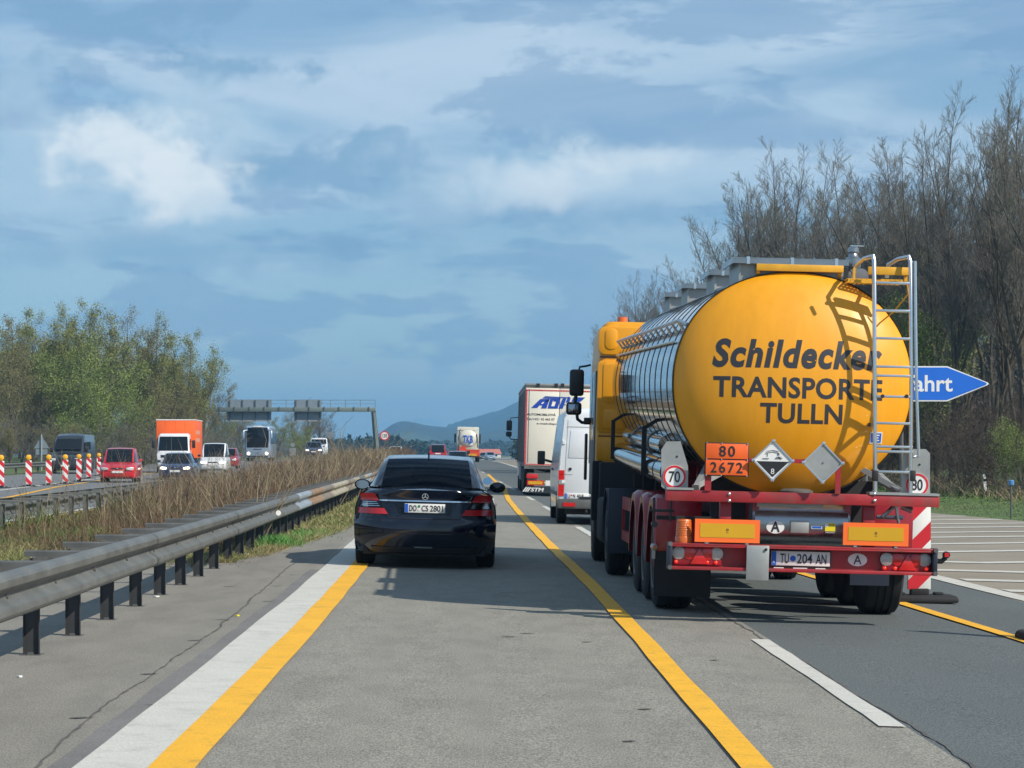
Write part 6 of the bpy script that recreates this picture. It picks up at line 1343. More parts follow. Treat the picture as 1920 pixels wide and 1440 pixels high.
def simple_car(kind, px, Y, half_w, z_off, label, paint, front=True, H=1.6, L=4.3, cat='car', plate=None, name='car', heading=0.0, lights='lamp', hood=1.0, belt=.95, zground=None, van=False, rack=False, glassm='glassd', ttop=.80):
    """a car seen from its front (front=True) or rear; local y runs from the end facing us"""
    X = (px-VX)*Y/F; zg = (road_z(-15, Y)+.15*0) if X < -8.6 else road_z(X-off(Y), Y)
    if X < -8.6: zg = rise(Y)+.05
    g = empty(name, (X, Y, zg+z_off), (0, 0, heading), label=label, category=cat)
    W = half_w
    if front:
        secs = [(0, .30, .55, W*.70, W*.55), (.05, .24, .68, W*.86, W*.66), (.18, .2, .76, W*.95, W*.78), (.45, .19, .84, W, W*.85), (hood, .19, belt, W, W*.9), (L*.55, .19, belt+.01, W, W*.9), (L-.3, .2, belt+.03, W*.99, W*.88), (L-.05, .24, belt, W*.93, W*.8), (L, .35, belt-.1, W*.85, W*.7)]
        wb = ((.78, L-.85))
        ws0 = hood-.05; top0 = hood+ (H-belt)*(1.0 if not van else .75)
        rear = L-.1 if van else L-.35
        cs = [(ws0, belt, W*.86, belt+.012, W*.80), (ws0+(top0-ws0)*.5, belt, W*.90, belt+(H-belt)*.52, W*ttop*1.02), (top0, belt, W*.92, H-.06, W*ttop), (top0+.3, belt, W*.93, H-.01, W*ttop*.97), (L*.6, belt, W*.93, H, W*ttop*.97), (rear-.45, belt, W*.93, H-.03, W*ttop*.97), (rear-.1 if not van else rear-.03, belt, W*.9, H-.12, W*ttop*.95), (rear+.06, belt, W*.86, belt+.02, W*ttop)]
    else:
        secs = [(0, .34, .75, W*.86, W*.7), (.05, .26, .92, W*.94, W*.8), (.2, .2, belt, W, W*.86), (.9, .19, belt, W, W*.9), (L-1.2, .19, belt, W, W*.88), (L-.4, .19, belt-.12, W*.98, W*.8), (L-.05, .24, .65, W*.85, W*.6), (L, .32, .55, W*.7, W*.5)]
        r0 = .55 if not van else .08
        if H < 1.5: r0 = .7
        cs = [(r0-.05 if van else r0-.3, belt, W*.86, belt+.015, W*.78), (r0+.08, belt, W*.9, belt+(H-belt)*.6, W*ttop), (r0+.3, belt, W*.92, H-.05, W*ttop), (r0+.8, belt, W*.93, H, W*ttop*.97), (L*.5, belt, W*.93, H, W*ttop*.97), (L*.62, belt, W*.93, H-.06, W*ttop), (L*.75, belt, W*.9, belt+.02, W*.8)]
        wb = (.8, L-.85)
    ys = sorted(set(list(np.linspace(0, L, 34))+[.02, .05, .1, L-.05, L-.02]))
    b = MB(); b.loft(body_loft(secs, ys, crown=.02, arches=wb, arch_r=.33)); obj('body', b, M[paint], g, smooth=50)
    cabin_parts(g, cs, M[paint], M[glassm], (lambda i, y: not (L*.5 < y < L*.5+.12)) if not van else (lambda i, y: y < hood+1.4))
    def E(x, z, w, h, nm, m_, y=-.0, bev=.01, d=.05): b = MB(); b.box(x-w/2, x+w/2, y-d, y+.12, z-h/2, z+h/2); return obj(nm, b, M[m_], g, bevel=bev)
    for s_ in (-1, 1):
        for y in wb: tyre(g, s_*(W-.13), y, .31, .2, s_, 'alu', n=24, spokes=5)
        if front:
            b = MB(); b.loft([[(s_*(W*.68+a*.19*W), y+.06*a, .655+c*.075) for a, c in ((-1, -.7), (.2, -1), (1, -.5), (1, .7), (.2, 1), (-1, .5))] for y in (-.02, .28)]); obj('headlight', b, M[lights], g, bevel=.008)
        else:
            b = MB(); b.box(s_*W*.80-.08, s_*W*.80+.08, .0, .2, .72, belt+.12 if van else .98); obj('tail_light', b, M['ltred'], g, bevel=.01)
        yb = hood+.55 if front else L*.62
        b = MB(); b.box(s_*(W+.09)-.09, s_*(W+.09)+.09, yb, yb+.09, belt+.02, belt+.15); obj('door_mirror', b, M[paint] if paint != 'vanwhite' else M['blackp'], g, bevel=.03)
    if front:
        E(0, .40, W*1.1, .12, 'lower_intake', 'blackp', .03, d=.02); E(0, .66, W*.7, .075, 'grille', 'blackp', .035, d=.03); E(0, .665, .10, .06, 'badge', 'chromet', .0, d=.03)
        b = MB(); b.box(-.26, .26, -.035, .0, .45, .555); p_ = obj('number_plate', b, M['whitep'], g)
        b = MB(); b.box(-W*.8, W*.8, .0, .12, .54-.02, .54); obj('bumper_line', b, M['blackp'], g)
    else:
        b = MB(); b.box(-.26, .26, -.03, .0, .78, .885); obj('number_plate', b, M['whitep'], g)
        E(0, .42, W*1.6, .12, 'bumper', paint, .03, d=.05)
    if rack:
        for s_ in (-1, 1): b = MB(); b.tube([(s_*W*.72, hood+1.3, H-.02), (s_*W*.72, hood+1.4, H+.05), (s_*W*.72, L-.8, H+.05), (s_*W*.72, L-.7, H-.02)], .018, 6); obj('roof_rail', b, M['blackp'], g)
    b = MB(); b.box(-W*.8, W*.8, .3, L-.3, .17, .35); obj('floor_pan', b, M['under'], g)
    return g
simple_car('mpv', 220, 108, .87, 0, 'bright red people carrier with roof rails, nearest car coming toward us', 'carred', H=1.63, L=4.3, hood=.95, rack=True, heading=.07, lights='lamp', ttop=.76)
simple_car('saloon', 328, 118, .88, -.06, 'dark blue saloon with one lit headlamp in front of the orange truck', 'carblue', H=1.44, L=4.6, hood=1.25, belt=.92, heading=.05, lights='lampon', ttop=.72)
simple_car('box', 399, 141, .85, .08, 'small white high-roof van with lit headlamps right of the orange truck', 'vanwhite', H=1.84, L=4.2, hood=.9, belt=.98, van=True, heading=.045, lights='lampon', ttop=.82, cat='van', name='small_van')
simple_car('hatch', 424, 168, .85, .05, 'red hatchback mostly hidden behind the small white van', 'cardred', H=1.5, L=4.0, hood=.95, heading=.04, ttop=.76)
simple_car('suv', 821, 221, .88, .02, 'dark red people carrier ahead over the sedan roof, seen from behind', 'cardred', front=False, H=1.70, L=4.4, van=True, belt=1.0, ttop=.78)
simple_car('saloon', 858, 168, .88, -.02, 'dark blue car ahead, only its roof showing over the sedan', 'carblue', front=False, H=1.42, L=4.5, belt=.95, ttop=.74)
simple_car('far', 921, 430, .88, 0, 'far pale blue car beyond the tank truck, coming round the bend', 'coachw', H=1.5, L=4.3, heading=.1)
simple_car('far', 907, 470, .88, 0, 'tiny dark car beside the far pale blue one', 'vandark', H=1.45, L=4.3)
simple_car('far', 588, 232, .92, .45, 'distant white van with dark front coming under the gantry', 'carblue', H=1.5, L=4.6, hood=1.1, heading=.07, lights='lampon', name='far_car', cat='car')['label'] = 'distant dark car coming just ahead of a white van beyond the coach'
simple_car('far', 741, 250, .8, .0, 'far pale car roof glimpsed left of the sedan roof', 'vanwhite', front=False, H=1.5, L=4.2)

def boxvan(px, Y, W, H, L, label, paint, front, heading=0, name='van', zx=0, white_front=None):
    """large panel van; walls taper inwards toward the roof"""
    X = (px-VX)*Y/F; opp = X < -8.6; zg = rise(Y)+.05 if opp else road_z(X-off(Y), Y)
    g = empty(name, (X, Y, zg+zx), (0, 0 if opp else TH, heading), label=label, category='van')
    rings = []
    if front: prof = [(0, .35, .95, .80), (.08, .28, 1.05, .90), (.35, .25, 1.15, .97), (.9, .25, 1.28, 1.0), (1.1, .25, 1.45, 1.0), (1.7, .25, H-.35, 1.0), (2.0, .25, H-.12, 1.0), (2.5, .25, H, 1.0), (L-.1, .25, H, 1.0), (L, .3, H-.08, .97)]
    else: prof = [(0, .50, H-.12, .975), (.04, .42, H-.04, .99), (.12, .38, H, 1.0), (L-2.6, .30, H, 1.0), (L-2.2, .28, H-.1, 1.0), (L-1.7, .28, H-.5, 1.0), (L-1.1, .28, 1.4, 1.0), (L-.4, .28, 1.15, .95), (L, .35, .9, .8)]
    ys = [p[0] for p in prof]; dense = sorted(set(list(np.linspace(0, L, 40))+ys)); zb = np.interp(dense, ys, [p[1] for p in prof]); zt = np.interp(dense, ys, [p[2] for p in prof]); kk = np.interp(dense, ys, [p[3] for p in prof])
    wheels = (1.0, L-1.2) if front else (1.05, L-1.0)
    for y, a, t, k in zip(dense, zb, zt, kk):
        w = W*k; bb = a
        for ay in wheels:
            if abs(y-ay) < .38: bb = max(bb, .33+math.sqrt(.38**2-(y-ay)**2))
        tw = lambda z: w*(1-.12*max(0, (z-1.1)/1.5)); mz = 1.0 if t > 1.3 else (bb+t)/2
        half = [(0, a), (w*.6, a), (w*.9, bb), (w*.97, bb+.02), (w, max(mz*.8, bb+.04)), (w, max(mz, bb+.06)), (tw(mz+(t-mz)*.5), mz+(t-mz)*.5), (tw(t-.1)-.0, t-.12), (tw(t)-.06, t-.03), (tw(t)-.16, t), (w*.4, t+.02), (0, t+.03)]
        rings.append([(x, y, z) for x, z in half]+[(-x, y, z) for x, z in half[-2:0:-1]])
    b = MB(); b.loft(rings); obj('body', b, M[paint], g, smooth=40)
    for s_ in (-1, 1):
        for y in wheels: tyre(g, s_*(W-.14), y, .34, .22, s_, 'galvd', n=28, spokes=6)
    b = MB(); b.box(-W*.8, W*.8, .3, L-.3, .22, .4); obj('floor_pan', b, M['under'], g)
    if front:
        def at(y, z, x): return (x, y, z)
        b = MB(); o_ = .02; y0, z0, y1, z1 = 1.03, 1.52, 1.62, H-.30
        b.add([(-W*.86, y0-o_, z0), (W*.86, y0-o_, z0), (W*.80, y1-o_, z1), (-W*.80, y1-o_, z1), (-W*.86, y0+.08, z0), (W*.86, y0+.08, z0), (W*.80, y1+.08, z1), (-W*.80, y1+.08, z1)], [(0, 1, 2, 3), (7, 6, 5, 4), (0, 4, 5, 1), (1, 5, 6, 2), (2, 6, 7, 3), (3, 7, 4, 0)]); obj('windscreen', b, M['glassd'], g, smooth=0)
        for s_ in (-1, 1):
            b = MB(); b.prismx([(1.35, 1.32), (2.35, 1.30), (2.35, 1.95), (1.85, 1.98)], s_*W*.985-.02, s_*W*.985+.02); obj('side_window', b, M['glassd'], g, smooth=0)
            b = MB(); b.box(s_*W*.72-.15, s_*W*.72+.15, -.0, .3, .80, .98); obj('headlight', b, M['lamp'], g, bevel=.03)
            b = MB(); b.box(s_*(W+.13)-.09, s_*(W+.13)+.09, 1.5, 1.62, 1.35, 1.62); obj('door_mirror', b, M['blackp'], g, bevel=.03)
        b = MB(); b.box(-W*.45, W*.45, -.03, .1, .74, .95); obj('grille', b, M['blackp'], g, bevel=.02); b = MB(); b.disc(0, .86, .09, -.06, -.03, 20); obj('badge', b, M['chromet'], g)
        b = MB(); b.box(-.26, .26, -.04, .0, .45, .56); obj('number_plate', b, M['whitep'], g); b = MB(); b.box(-W*.85, W*.85, -.02, .2, .36, .7); obj('bumper', b, M['blackp'], g, bevel=.05)
        b = MB(); b.prismx([(2.9, 1.35), (4.2, 1.35), (4.2, 2.0), (2.9, 2.0)], W*.95-.02, W*.965); obj('side_window', b, M['glassd'], g, smooth=0)
    return g
boxvan(122, 144, .98, 2.5, 6.2, 'dark grey panel van coming toward us behind the row of beacons', 'vandark', True, heading=.01)
# white panel van ahead, rear view
def white_van():
    px, Y = 1128, 50.0; g = boxvan(px, Y, .98, 2.52, 6.0, 'white high-roof panel van seen from behind between tanker and trailer', 'vanwhite', False)
    OX = g.location.x; OZ = g.location.z
    def q(px, py, Y=50.0):
        X = (px-VX)*Y/F-OX; Z = CH-(py-HY)*Y/F-OZ; return (X*cT-Z*sT, Z*cT+X*sT)
    tw = lambda z: .98*(1-.12*max(0, (z-1.1)/1.5))
    for s_ in (-1, 1):
        b = MB(); b.loft([[(s_*(tw(z)*.985), y, z) for y in (-.015, .10)]+[(s_*(tw(z)*.985-.12), y, z) for y in (.10, -.015)] for z in (.62, 1.18)]); tl = obj('tail_light', b, M['ltred'], g, smooth=0)
        b = MB(); b.box(s_*.895-.06, s_*.895+.06, -.022, -.014, .87, .97); obj('clear_lens', b, M['ltclear'], tl)
        b = MB(); b.box(s_*.72-.13, s_*.72+.13, -.09, -.04, .40, .48); obj('reflector', b, M['ltred'], g)
    b = MB(); b.box(-.97, .97, -.07, .12, .35, .56); obj('bumper', b, M['galvd'], g, bevel=.03)
    b = MB(); b.box(-.5, .5, -.06, .05, .565, .62); obj('bumper_step', b, M['vandark'], g, bevel=.01)
    for (x0, x1) in ((-.84, -.015), (.015, .84)):
        b = MB(); b.prism([(x0, .64), (x1, .64), (x1*(.93 if x1 > .1 else 1), 2.28), (x0*(.93 if x0 < -.1 else 1), 2.28)], -.012, .03); dr = obj('rear_door', b, M['vanwhite'], g, bevel=.008)
        sg = -1 if x0 < 0 else 1
        b = MB(); b.prism([(x0+.08, 1.45), (x1-.08, 1.45), (x1*(.95 if x1 > .1 else 1)-.08, 2.05), (x0*(.95 if x0 < -.1 else 1)+.08, 2.05)], -.024, -.012); obj('door_panel', b, M['vanwhite'], dr, bevel=.008)
        b = MB(); b.box(x0+.05, x1-.05, -.016, -.011, 2.12, 2.13); obj('seam', b, M['galvd'], dr)
        for z in (.9, 1.75): b = MB(); b.box(sg*.86-.03, sg*.86+.03, -.03, .0, z, z+.07); obj('hinge', b, M['vanwhite'], dr)
    b = MB(); x_, z_ = q(1069, 879.5); b.disc(x_, z_, .035, -.03, -.012, 16); obj('lock', b, M['blackp'], g)
    x0, z_ = q(1050, 889.5); x1, _ = q(1074, 889.5); text('script', 'Sprinter', M['galvd'], x0, x1, z_-.018, z_+.018, -.015, g)
    x0, z_ = q(1059, 929); x1 = x0+.52; number_plate(g, (x0+x1)/2, -.02, z_-.005, .52, .115, [('LI', .12, .22), ('N', .34, .43), ('40', .50, .66), ('8', .70, .78)], dot=(.28, .1, .15, 'signred'))
    b = MB(); b.tube([(-.35, -.12, .28), (-.35, -.12, .34)], .03, 10); b.bar((-.35, -.12, .29), (-.35, .2, .29), .05); obj('tow_ball', b, M['blackp'], g)
    x_, z_ = q(1015, 858, 54.4); b = MB(); b.box(x_-.09, x_+.09, 4.4, 4.5, z_-.16, z_+.16); b.bar((x_+.08, 4.45, z_-.05), (-.95, 4.5, z_-.1), .06); mm = obj('door_mirror', b, M['blackp'], g, bevel=.03)
    b = MB(); b.box(-.995, -.965, 3.2, 3.9, 1.15, 1.2); b.box(-.99, -.97, .5, 4.0, .62, .70); obj('side_moulding', b, M['galvd'], g)
    b = MB(); b.box(-tw(1.35)*.985-.01, -tw(1.35)*.985+.02, -.015, .06, 1.30, 1.36); obj('hinge', b, M['plate'], g)
white_van()

# curtain trailer ahead with its tractor
def trailer():
    Y = 82.0; px = 1048.5; X = (px-VX)*Y/F; g = empty('box_trailer_truck', (X, Y, road_z(X-off(Y), Y)), (0, TH, 0), label='lorry with cream rear doors, blue lettering and grey curtain side ahead of the white van', category='truck')
    OX, OZ = g.location.x, g.location.z; W = 1.275
    def q(px, py, Y=82.0):
        X = (px-VX)*Y/F-OX; Z = CH-(py-HY)*Y/F-OZ; return (X*cT-Z*sT, Z*cT+X*sT)
    zb, zt = q(1048, 874)[1], q(1048, 723)[1]
    b = MB(); b.box(-W, W, .06, 13.6, zb+.02, zt-.02); bx = obj('curtain_box', b, M['tarp'], g, bevel=.02)
    for k in range(14): b = MB(); y = .8+k*.95; b.box(-W-.012, -W, y-.03, y+.03, zb+.1, zt-.15); obj('curtain_strap', b, M['galvd'], bx)
    b = MB(); b.box(-W-.02, W+.02, -.02, 13.6, zt-.02, zt+.06); obj('roof_edge', b, M['plate'], g, bevel=.01)
    b = MB(); b.box(-W, W, -.01, .05, zt-.10, zt-.03); obj('door_header', b, M['galvd'], g)
    xm = q(1048, 800)[0]
    for (a, c) in ((-W+.0, xm-.01), (xm+.01, W)):
        b = MB(); b.box(a, c, -.02, .05, zb, zt-.105); obj('rear_door', b, M['cream2'], g, bevel=.01)
    for (pa) in (1009, 1043, 1055): x_, z_ = q(pa, 720); b = MB(); b.box(x_-.06, x_+.06, -.04, -.02, z_-.09, z_+.02); obj('hinge', b, M['blackp'], g)
    x_ = q(991, 800)[0]; b = MB(); b.box(x_-.008, x_+.008, -.035, -.02, zb+.1, zt-.15); obj('lock_rod', b, M['galvd'], g)
    # reflective outline
    b = MB(); x0, x1 = q(986, 800)[0]-.03, q(986, 800)[0]+.03; n = 60
    for k in range(n): z0 = zb+.04+(zt-zb-.22)*k/n; b.box(x0, x1, -.028, -.021, z0, z0+(zt-zb-.22)/n*.72)
    for k in range(44): u = x0+(W-.05-x0)*k/44; b.box(u, u+(W-x0)/44*.72, -.028, -.021, zt-.21, zt-.16); b.box(u, u+(W-x0)/44*.72, -.028, -.021, zb+.02, zb+.06)
    o = obj('reflective_tape', b, M['signred'], g, smooth=0)
    BL = mat('logo_blue', (.012, .06, .38), .4)
    def poly(pts, nm='logo', m_=BL):
        b = MB(); b.prism([q(950+x*.0972, 700+y*.0972) for x, y in pts], -.030, -.021); obj(nm, b, m_, g, smooth=0)
    # slanted letters drawn from strokes; pixel frame of a 10.28x enlargement
    poly([(470, 668), (650, 495), (830, 495), (800, 545), (770, 545), (700, 545), (590, 668)]); poly([(735, 545), (830, 497), (765, 678), (660, 676), (690, 620), (640, 618), (655, 590), (700, 590)])
    poly([(790, 678), (840, 495), (900, 495), (860, 635), (900, 635), (885, 680)]); poly([(900, 495), (985, 495), (1040, 482), (985, 680), (885, 680), (900, 635), (925, 635), (955, 545), (900, 540)])
    poly([(1000, 680), (1085, 482), (1150, 486), (1110, 600), (1140, 600), (1140, 614), (1105, 614), (1080, 682)]); poly([(1140, 560), (1190, 450), (1235, 470), (1210, 560)])
    poly([(1250, 545), (1290, 460), (1515, 466), (1450, 527), (1400, 560), (1330, 560), (1320, 500), (1290, 545)])
    poly([(740, 440), (1190, 462), (1180, 480), (722, 458)]); poly([(705, 465), (1035, 480), (1030, 495), (690, 483)])
    def tx(t, a, b_, py, h, **k): (x0, z0), (x1, z1) = q(a, py), q(b_, py); zz = (z0+z1)/2; text('lettering', t, M['letter'], x0, x1, zz-h/2, zz+h/2, -.024, g, **k)
    tx('AUTOMOBILOVÁ', 987.5, 1042, 777, .10, bold=.03); tx('Tel./+421 42 465 07', 987, 1040, 786, .085, bold=.02); tx('e-mail:dispo', 1006, 1046, 795, .09, bold=.02); tx('Trans', 1001, 1016, 731.5, .035, bold=.02)
    # underride
    b = MB(); b.box(-W, W, .0, .25, zb-.12, zb-.002); obj('rear_sill', b, M['galvd'], g)
    z_ = q(1000, 893.5)[1]; b = MB(); b.box(-1.15, 1.15, .02, .1, z_-.12, z_+.13); lp_ = obj('lamp_board', b, M['galv'], g)
    for s_ in (-1, 1):
        b = MB(); b.box(s_*.98-.2, s_*.98+.2, -.02, .02, z_-.07, z_+.09); obj('tail_light', b, M['ltred'], g, bevel=.01)
        z2 = q(995, 905)[1]; b = MB(); b.box(s_*.86-.30, s_*.86+.30, .0, .02, z2-.09, z2+.09); mp = obj('marking_plate', b, M['ltred'], g)
        b = MB(); b.box(s_*.86-.25, s_*.86+.25, -.006, -.001, z2-.055, z2+.055); obj('amber_field', b, M['amberfoil'], mp)
    b = MB(); b.box(-.5, .4, .0, .02, z2-.09, z2+.09); obj('label_plate', b, M['whitep'], g)
    z3 = q(1000, 918)[1]; b = MB(); b.box(-1.2, 1.2, .03, .06, z3-.12, z3+.12); fl = obj('spray_flap', b, M['vandark'], g)
    text('lettering', 'STM', M['whitep'], q(995, 918)[0], q(1020, 918)[0], z3-.07, z3+.07, .025, fl, bold=.03, shear=.2)
    for k in range(3): x_ = q(982+k*4, 918)[0]; b = MB(); b.prism([(x_-.05, z3-.08), (x_-.0, z3-.08), (x_+.12, z3+.08), (x_+.07, z3+.08)], .022, .029); obj('stripe', b, M['whitep'], fl, smooth=0)
    for y in (2.4, 3.7, 5.0):
        for s_ in (-1, 1): tyre(g, s_*1.05, y, .5, .385, s_, 'galvd', n=28)
    b = MB(); b.box(-1.27, -1.23, 6.0, 9.2, .5, 1.05); obj('side_guard', b, M['tarp'], g)
    b = MB(); b.box(-.5, .5, .3, 13.4, .85, zb); obj('chassis', b, M['under'], g)
    for s_ in (-1, 1):
        for y in (10.6, 14.6): tyre(g, s_*1.05, y, .5, .32, s_, 'galvd', n=28)
    b = MB(); b.box(-1.22, 1.22, 14.0, 16.1, .5, 3.5); obj('cab', b, M['vanwhite'], g, bevel=.12)
    x_, z_ = q(955.5, 798, 98); b = MB(); b.box(x_-.14, x_+.1, 15.6, 15.75, z_-.22, z_+.22); obj('mirror', b, M['blackp'], g, bevel=.05)
    x2, z4 = q(954, 814, 98); b = MB(); b.box(x2-.13, x2+.12, 15.6, 15.72, z4-.11, z4+.11); obj('mirror', b, M['blackp'], g, bevel=.05)
    b = MB(); b.tube([(x_, 15.7, z_+.2), (x_+.05, 15.7, z_+.32), (-1.2, 15.7, z_+.36)], .02, 6); b.tube([(x2, 15.7, z4-.1), (x2+.1, 15.7, z4-.22), (-1.2, 15.7, z4-.22)], .025, 6); obj('mirror_arm', b, M['blackp'], g)
trailer()

# orange box truck, front view
def orange_truck():
    Y = 147.0; X = (325-VX)*Y/F; g = empty('box_truck', (X, Y, rise(Y)+.05), (0, 0, .045), label='orange box lorry with a white cab coming toward us behind the dark blue car', category='truck')
    b = MB(); b.box(-1.24, 1.24, 1.75, 8.2, .95, 3.42); bx = obj('box_body', b, M['truckor'], g, bevel=.03)
    b = MB(); b.box(-1.26, 1.26, 1.73, 8.2, 3.40, 3.46); obj('roof_edge', b, M['whitep'], bx)
    for k in range(1, 4): x_ = -1.24+k*.62; b = MB(); b.box(x_-.012, x_+.012, 1.738, 1.75, 1.0, 3.38); obj('panel_joint', b, M['truckor'], bx)
    text('lettering', 'ORANGE', M['whitep'], 2.6, 6.8, 2.35, 2.75, 0, bx, fn=lambda v: Vector((1.246, v.x, v.z)))  if False else None
    rings = [[(s*w, y, z) for s, w, z in ((-1, .98, .45), (-1, 1.06, 1.2), (-1, .98, zt-.12), (-1, .86, zt), (1, .86, zt), (1, .98, zt-.12), (1, 1.06, 1.2), (1, .98, .45))] for y, zt in ((.0, 1.35), (.06, 1.42), (.30, 2.45), (.42, 2.52), (1.6, 2.56))]
    b = MB(); b.loft(rings); cb = obj('cab', b, M['vanwhite'], g, bevel=.03)
    b = MB(); b.add([(-.94, .03, 1.44), (.94, .03, 1.44), (.88, .265, 2.34), (-.88, .265, 2.34), (-.94, .09, 1.44), (.94, .09, 1.44), (.88, .32, 2.34), (-.88, .32, 2.34)], [(0, 1, 2, 3), (7, 6, 5, 4), (0, 4, 5, 1), (1, 5, 6, 2), (2, 6, 7, 3), (3, 7, 4, 0)]); obj('windscreen', b, M['glassd'], g, smooth=0)
    b = MB(); b.box(-.8, .8, -.02, .02, 1.0, 1.16); obj('grille', b, M['blackp'], g); b = MB(); b.box(-1.02, 1.02, -.12, .12, .40, .74); obj('bumper', b, M['plate'], g, bevel=.05)
    for s_ in (-1, 1):
        b = MB(); b.box(s_*.82-.14, s_*.82+.14, -.14, -.02, .5, .66); obj('headlight', b, M['lamp'], g, bevel=.03)
        b = MB(); b.box(s_*1.28-.1, s_*1.28+.1, .1, .22, 1.6, 2.1); b.bar((s_*1.0, .2, 2.05), (s_*1.28, .16, 2.0), .04); obj('mirror', b, M['blackp'], g, bevel=.03)
        for y in (.9, 5.9): tyre(g, s_*.98, y, .42, .25, s_, 'galvd', n=24)
        b = MB(); b.prismx([(.35, 1.5), (1.3, 1.45), (1.3, 2.2), (.5, 2.2)], s_*1.03-.02, s_*1.03+.015); obj('side_window', b, M['glassd'], g, smooth=0)
    for k in range(2):
        for j in range(5): b = MB(); b.box(1.24, 1.246, 2.6+j*.7, 3.1+j*.7-(j % 2)*.1, 2.5-k*.5, 2.75-k*.5); obj('side_print', b, mat('pale_print', (.62, .35, .25), .6) if (k, j) == (0, 0) else bpy.data.materials['pale_print'], bx)
    b = MB(); b.box(-.9, .9, .4, 8.0, .5, .94); obj('chassis', b, M['under'], g)
orange_truck()
# silver-blue coach
def coach():
    Y = 229.0; X = (483-VX)*Y/F; g = empty('coach', (X, Y, rise(Y)+.05), (0, 0, .035), label='silver-blue touring coach with a tall dark windscreen and lit headlamps under the gantry', category='coach')
    pr = lambda y, w, zt: [(s*a*w, y, z) for s, a, z in ((-1, .96, .35), (-1, 1, .9), (-1, 1, 2.4), (-1, .97, zt-.2), (-1, .86, zt), (1, .86, zt), (1, .97, zt-.2), (1, 1, 2.4), (1, 1, .9), (1, .96, .35))]
    b = MB(); b.loft([pr(0, 1.15, 3.35), pr(.08, 1.23, 3.45), pr(.3, 1.27, 3.55), pr(11.9, 1.27, 3.55), pr(12, 1.22, 3.5)]); obj('body', b, M['coachw'], g, bevel=.03)
    b = MB(); b.prism([(-1.06, 1.38), (1.06, 1.38), (1.08, 3.1), (.95, 3.36), (-.95, 3.36), (-1.08, 3.1)], -.03, .06); obj('windscreen', b, M['glassd'], g, bevel=.02)
    b = MB(); b.box(-.5, .5, -.02, .3, 3.40, 3.52); obj('destination_box', b, M['whitep'], g, bevel=.02)
    for s_ in (-1, 1):
        b = MB(); b.disc(s_*.9, .78, .15, -.05, .02, 16); obj('headlight', b, M['lampon'], g)
        b = MB(); b.tube([(s_*1.0, 0, 3.1), (s_*1.35, -.25, 3.05), (s_*1.38, -.3, 2.9), (s_*1.38, -.3, 2.3)], [.05, .06, .10, .10], 8); obj('mirror', b, M['coachw'], g)
        b = MB(); b.prismx([(.5, 1.75), (11.5, 1.75), (11.5, 2.85), (.5, 2.85)], s_*1.27-.02, s_*1.27+.01); obj('side_window', b, M['glassd'], g, smooth=0)
        for y in (2.4, 8.6): tyre(g, s_*1.1, y, .48, .28, s_, 'galvd', n=24)
    b = MB(); b.box(-1.0, 1.0, -.04, .0, .42, .56); obj('lower_grille', b, M['blackp'], g); b = MB(); b.box(-.45, .4, -.012, .02, 1.16, 1.24); obj('front_lettering', b, M['carblue'], g)
    b = MB(); b.tube([(-.12, -.02, .86), (.12, -.02, .86)], .05, 8); obj('badge', b, M['chromet'], g)
    g2 = g
coach()
# distant white van behind the dark car
def far_van():
    Y = 240.0; X = (598-VX)*Y/F; g = empty('far_van', (X, Y, rise(Y)+.4), (0, 0, .07), label='distant white high-roof van behind the dark car beyond the coach', category='van')
    b = MB(); b.loft([[(s*w, y, z) for s, w, z in ((-1, .9, .3), (-1, .93, 1.2), (-1, .86, zt-.1), (-1, .72, zt), (1, .72, zt), (1, .86, zt-.1), (1, .93, 1.2), (1, .9, .3))] for y, zt in ((0, 1.2), (.9, 1.4), (1.5, 1.95), (2.0, 2.05), (5, 2.05))]); obj('body', b, M['vanwhite'], g, bevel=.03)
    b = MB(); b.add([(-.8, .88, 1.42), (.8, .88, 1.42), (.75, 1.46, 1.9), (-.75, 1.46, 1.9)], [(0, 1, 2, 3)]); obj('windscreen', b, M['glassd'], g, smooth=0)
    for s_ in (-1, 1):
        for y in (.9, 4.0): tyre(g, s_*.8, y, .32, .2, s_, 'galvd', n=16)
far_van()
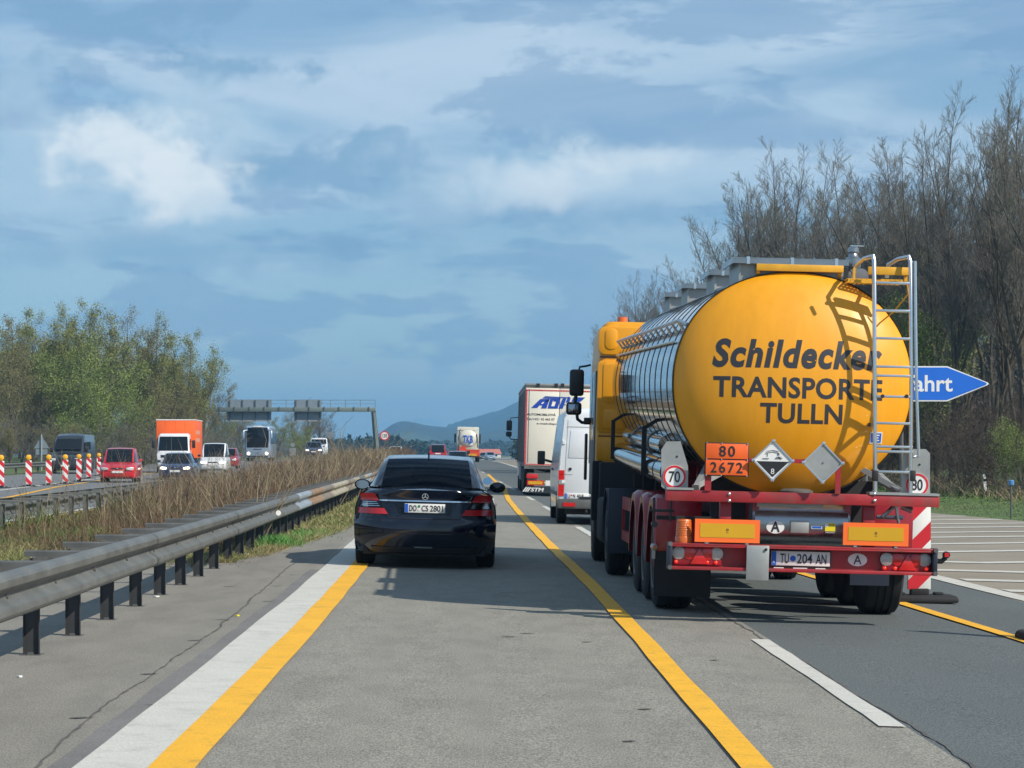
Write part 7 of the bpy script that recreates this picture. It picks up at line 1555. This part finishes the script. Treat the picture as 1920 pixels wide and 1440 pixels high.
# far tank truck ahead
def far_tank():
    Y = 240.0; X = (877-VX)*Y/F; g = empty('tank_container_truck', (X, Y, road_z(X-off(Y), Y)), (0, TH, .01), label='distant cream tank lorry with red rear frame lettered TKB, seen over the sedan', category='truck')
    OX, OZ = g.location.x, g.location.z
    b = MB(); rings = [[(-.05+1.02*k*math.cos(a), y, 2.45+.95*k*math.sin(a)) for a in np.linspace(0, 2*math.pi, 33)[:-1]] for y, k in ((-.28, .1), (-.25, .45), (-.15, .8), (-.02, .97), (.06, 1), (9.5, 1), (9.6, .9))]; b.loft(rings); tk = obj('tank', b, M['tankw'], g, smooth=40)
    text('lettering', 'TKB', M['blue'], -.55, .48, 1.95, 2.75, -.29, tk, bold=.03)
    b = MB(); b.loft([[(-.05+1.03*math.cos(a), y, 2.45+.96*math.sin(a)) for a in np.linspace(0, 2*math.pi, 33)[:-1]] for y in (-.02, .08)]); obj('tank_band', b, M['plate'], g, smooth=40)
    b = MB(); b.box(-1.15, 1.0, .6, 9.2, 3.30, 3.55); obj('walkway', b, M['tankw'], g)
    b = MB(); b.tube([(-.95, -.1, 1.2), (-.95, -.1, 3.2), (-.8, -.05, 3.35)], .08, 8); b.tube([(.85, -.1, 2.9), (.95, -.1, 2.4), (1.0, -.1, 1.5)], .06, 8); obj('hose', b, M['galvd'], g)
    b = MB(); b.box(-1.15, 1.2, 10.6, 12.8, 1.1, 3.75); obj('cab', b, M['tankw'], g, bevel=.1)
    for s_ in (-1, 1): b = MB(); b.box(s_*1.36-.1, s_*1.36+.1, 12.2, 12.35, 2.0, 3.0); obj('mirror', b, M['blackp'], g, bevel=.03)
    b = MB(); b.box(-1.22, 1.22, -.12, .0, .62, .82); b.box(-1.2, 1.2, -.05, .05, 1.15, 1.3); b.box(-1.1, -.2, -.10, .0, .95, 1.6); b.box(.2, 1.2, -.05, .05, .8, 1.2); obj('red_frame', b, M['truckred'], g)
    b = MB(); b.box(.1, .9, -.16, -.13, .62, .86); obj('marking_plate', b, M['amberfoil'], g); b = MB(); b.prism([(.15, 1.75), (.55, 1.75), (.35, 2.0)], -.34, -.33); obj('hazard_plate', b, M['whitep'], g)
    for s_ in (-1, 1):
        for y in (1.6, 2.9, 4.2, 8.5): tyre(g, s_*1.04, y, .5, .38, s_, 'galvd', n=20)
    b = MB(); b.box(-1.1, 1.1, .3, 10, .5, 1.2); obj('chassis', b, M['under'], g)
far_tank()
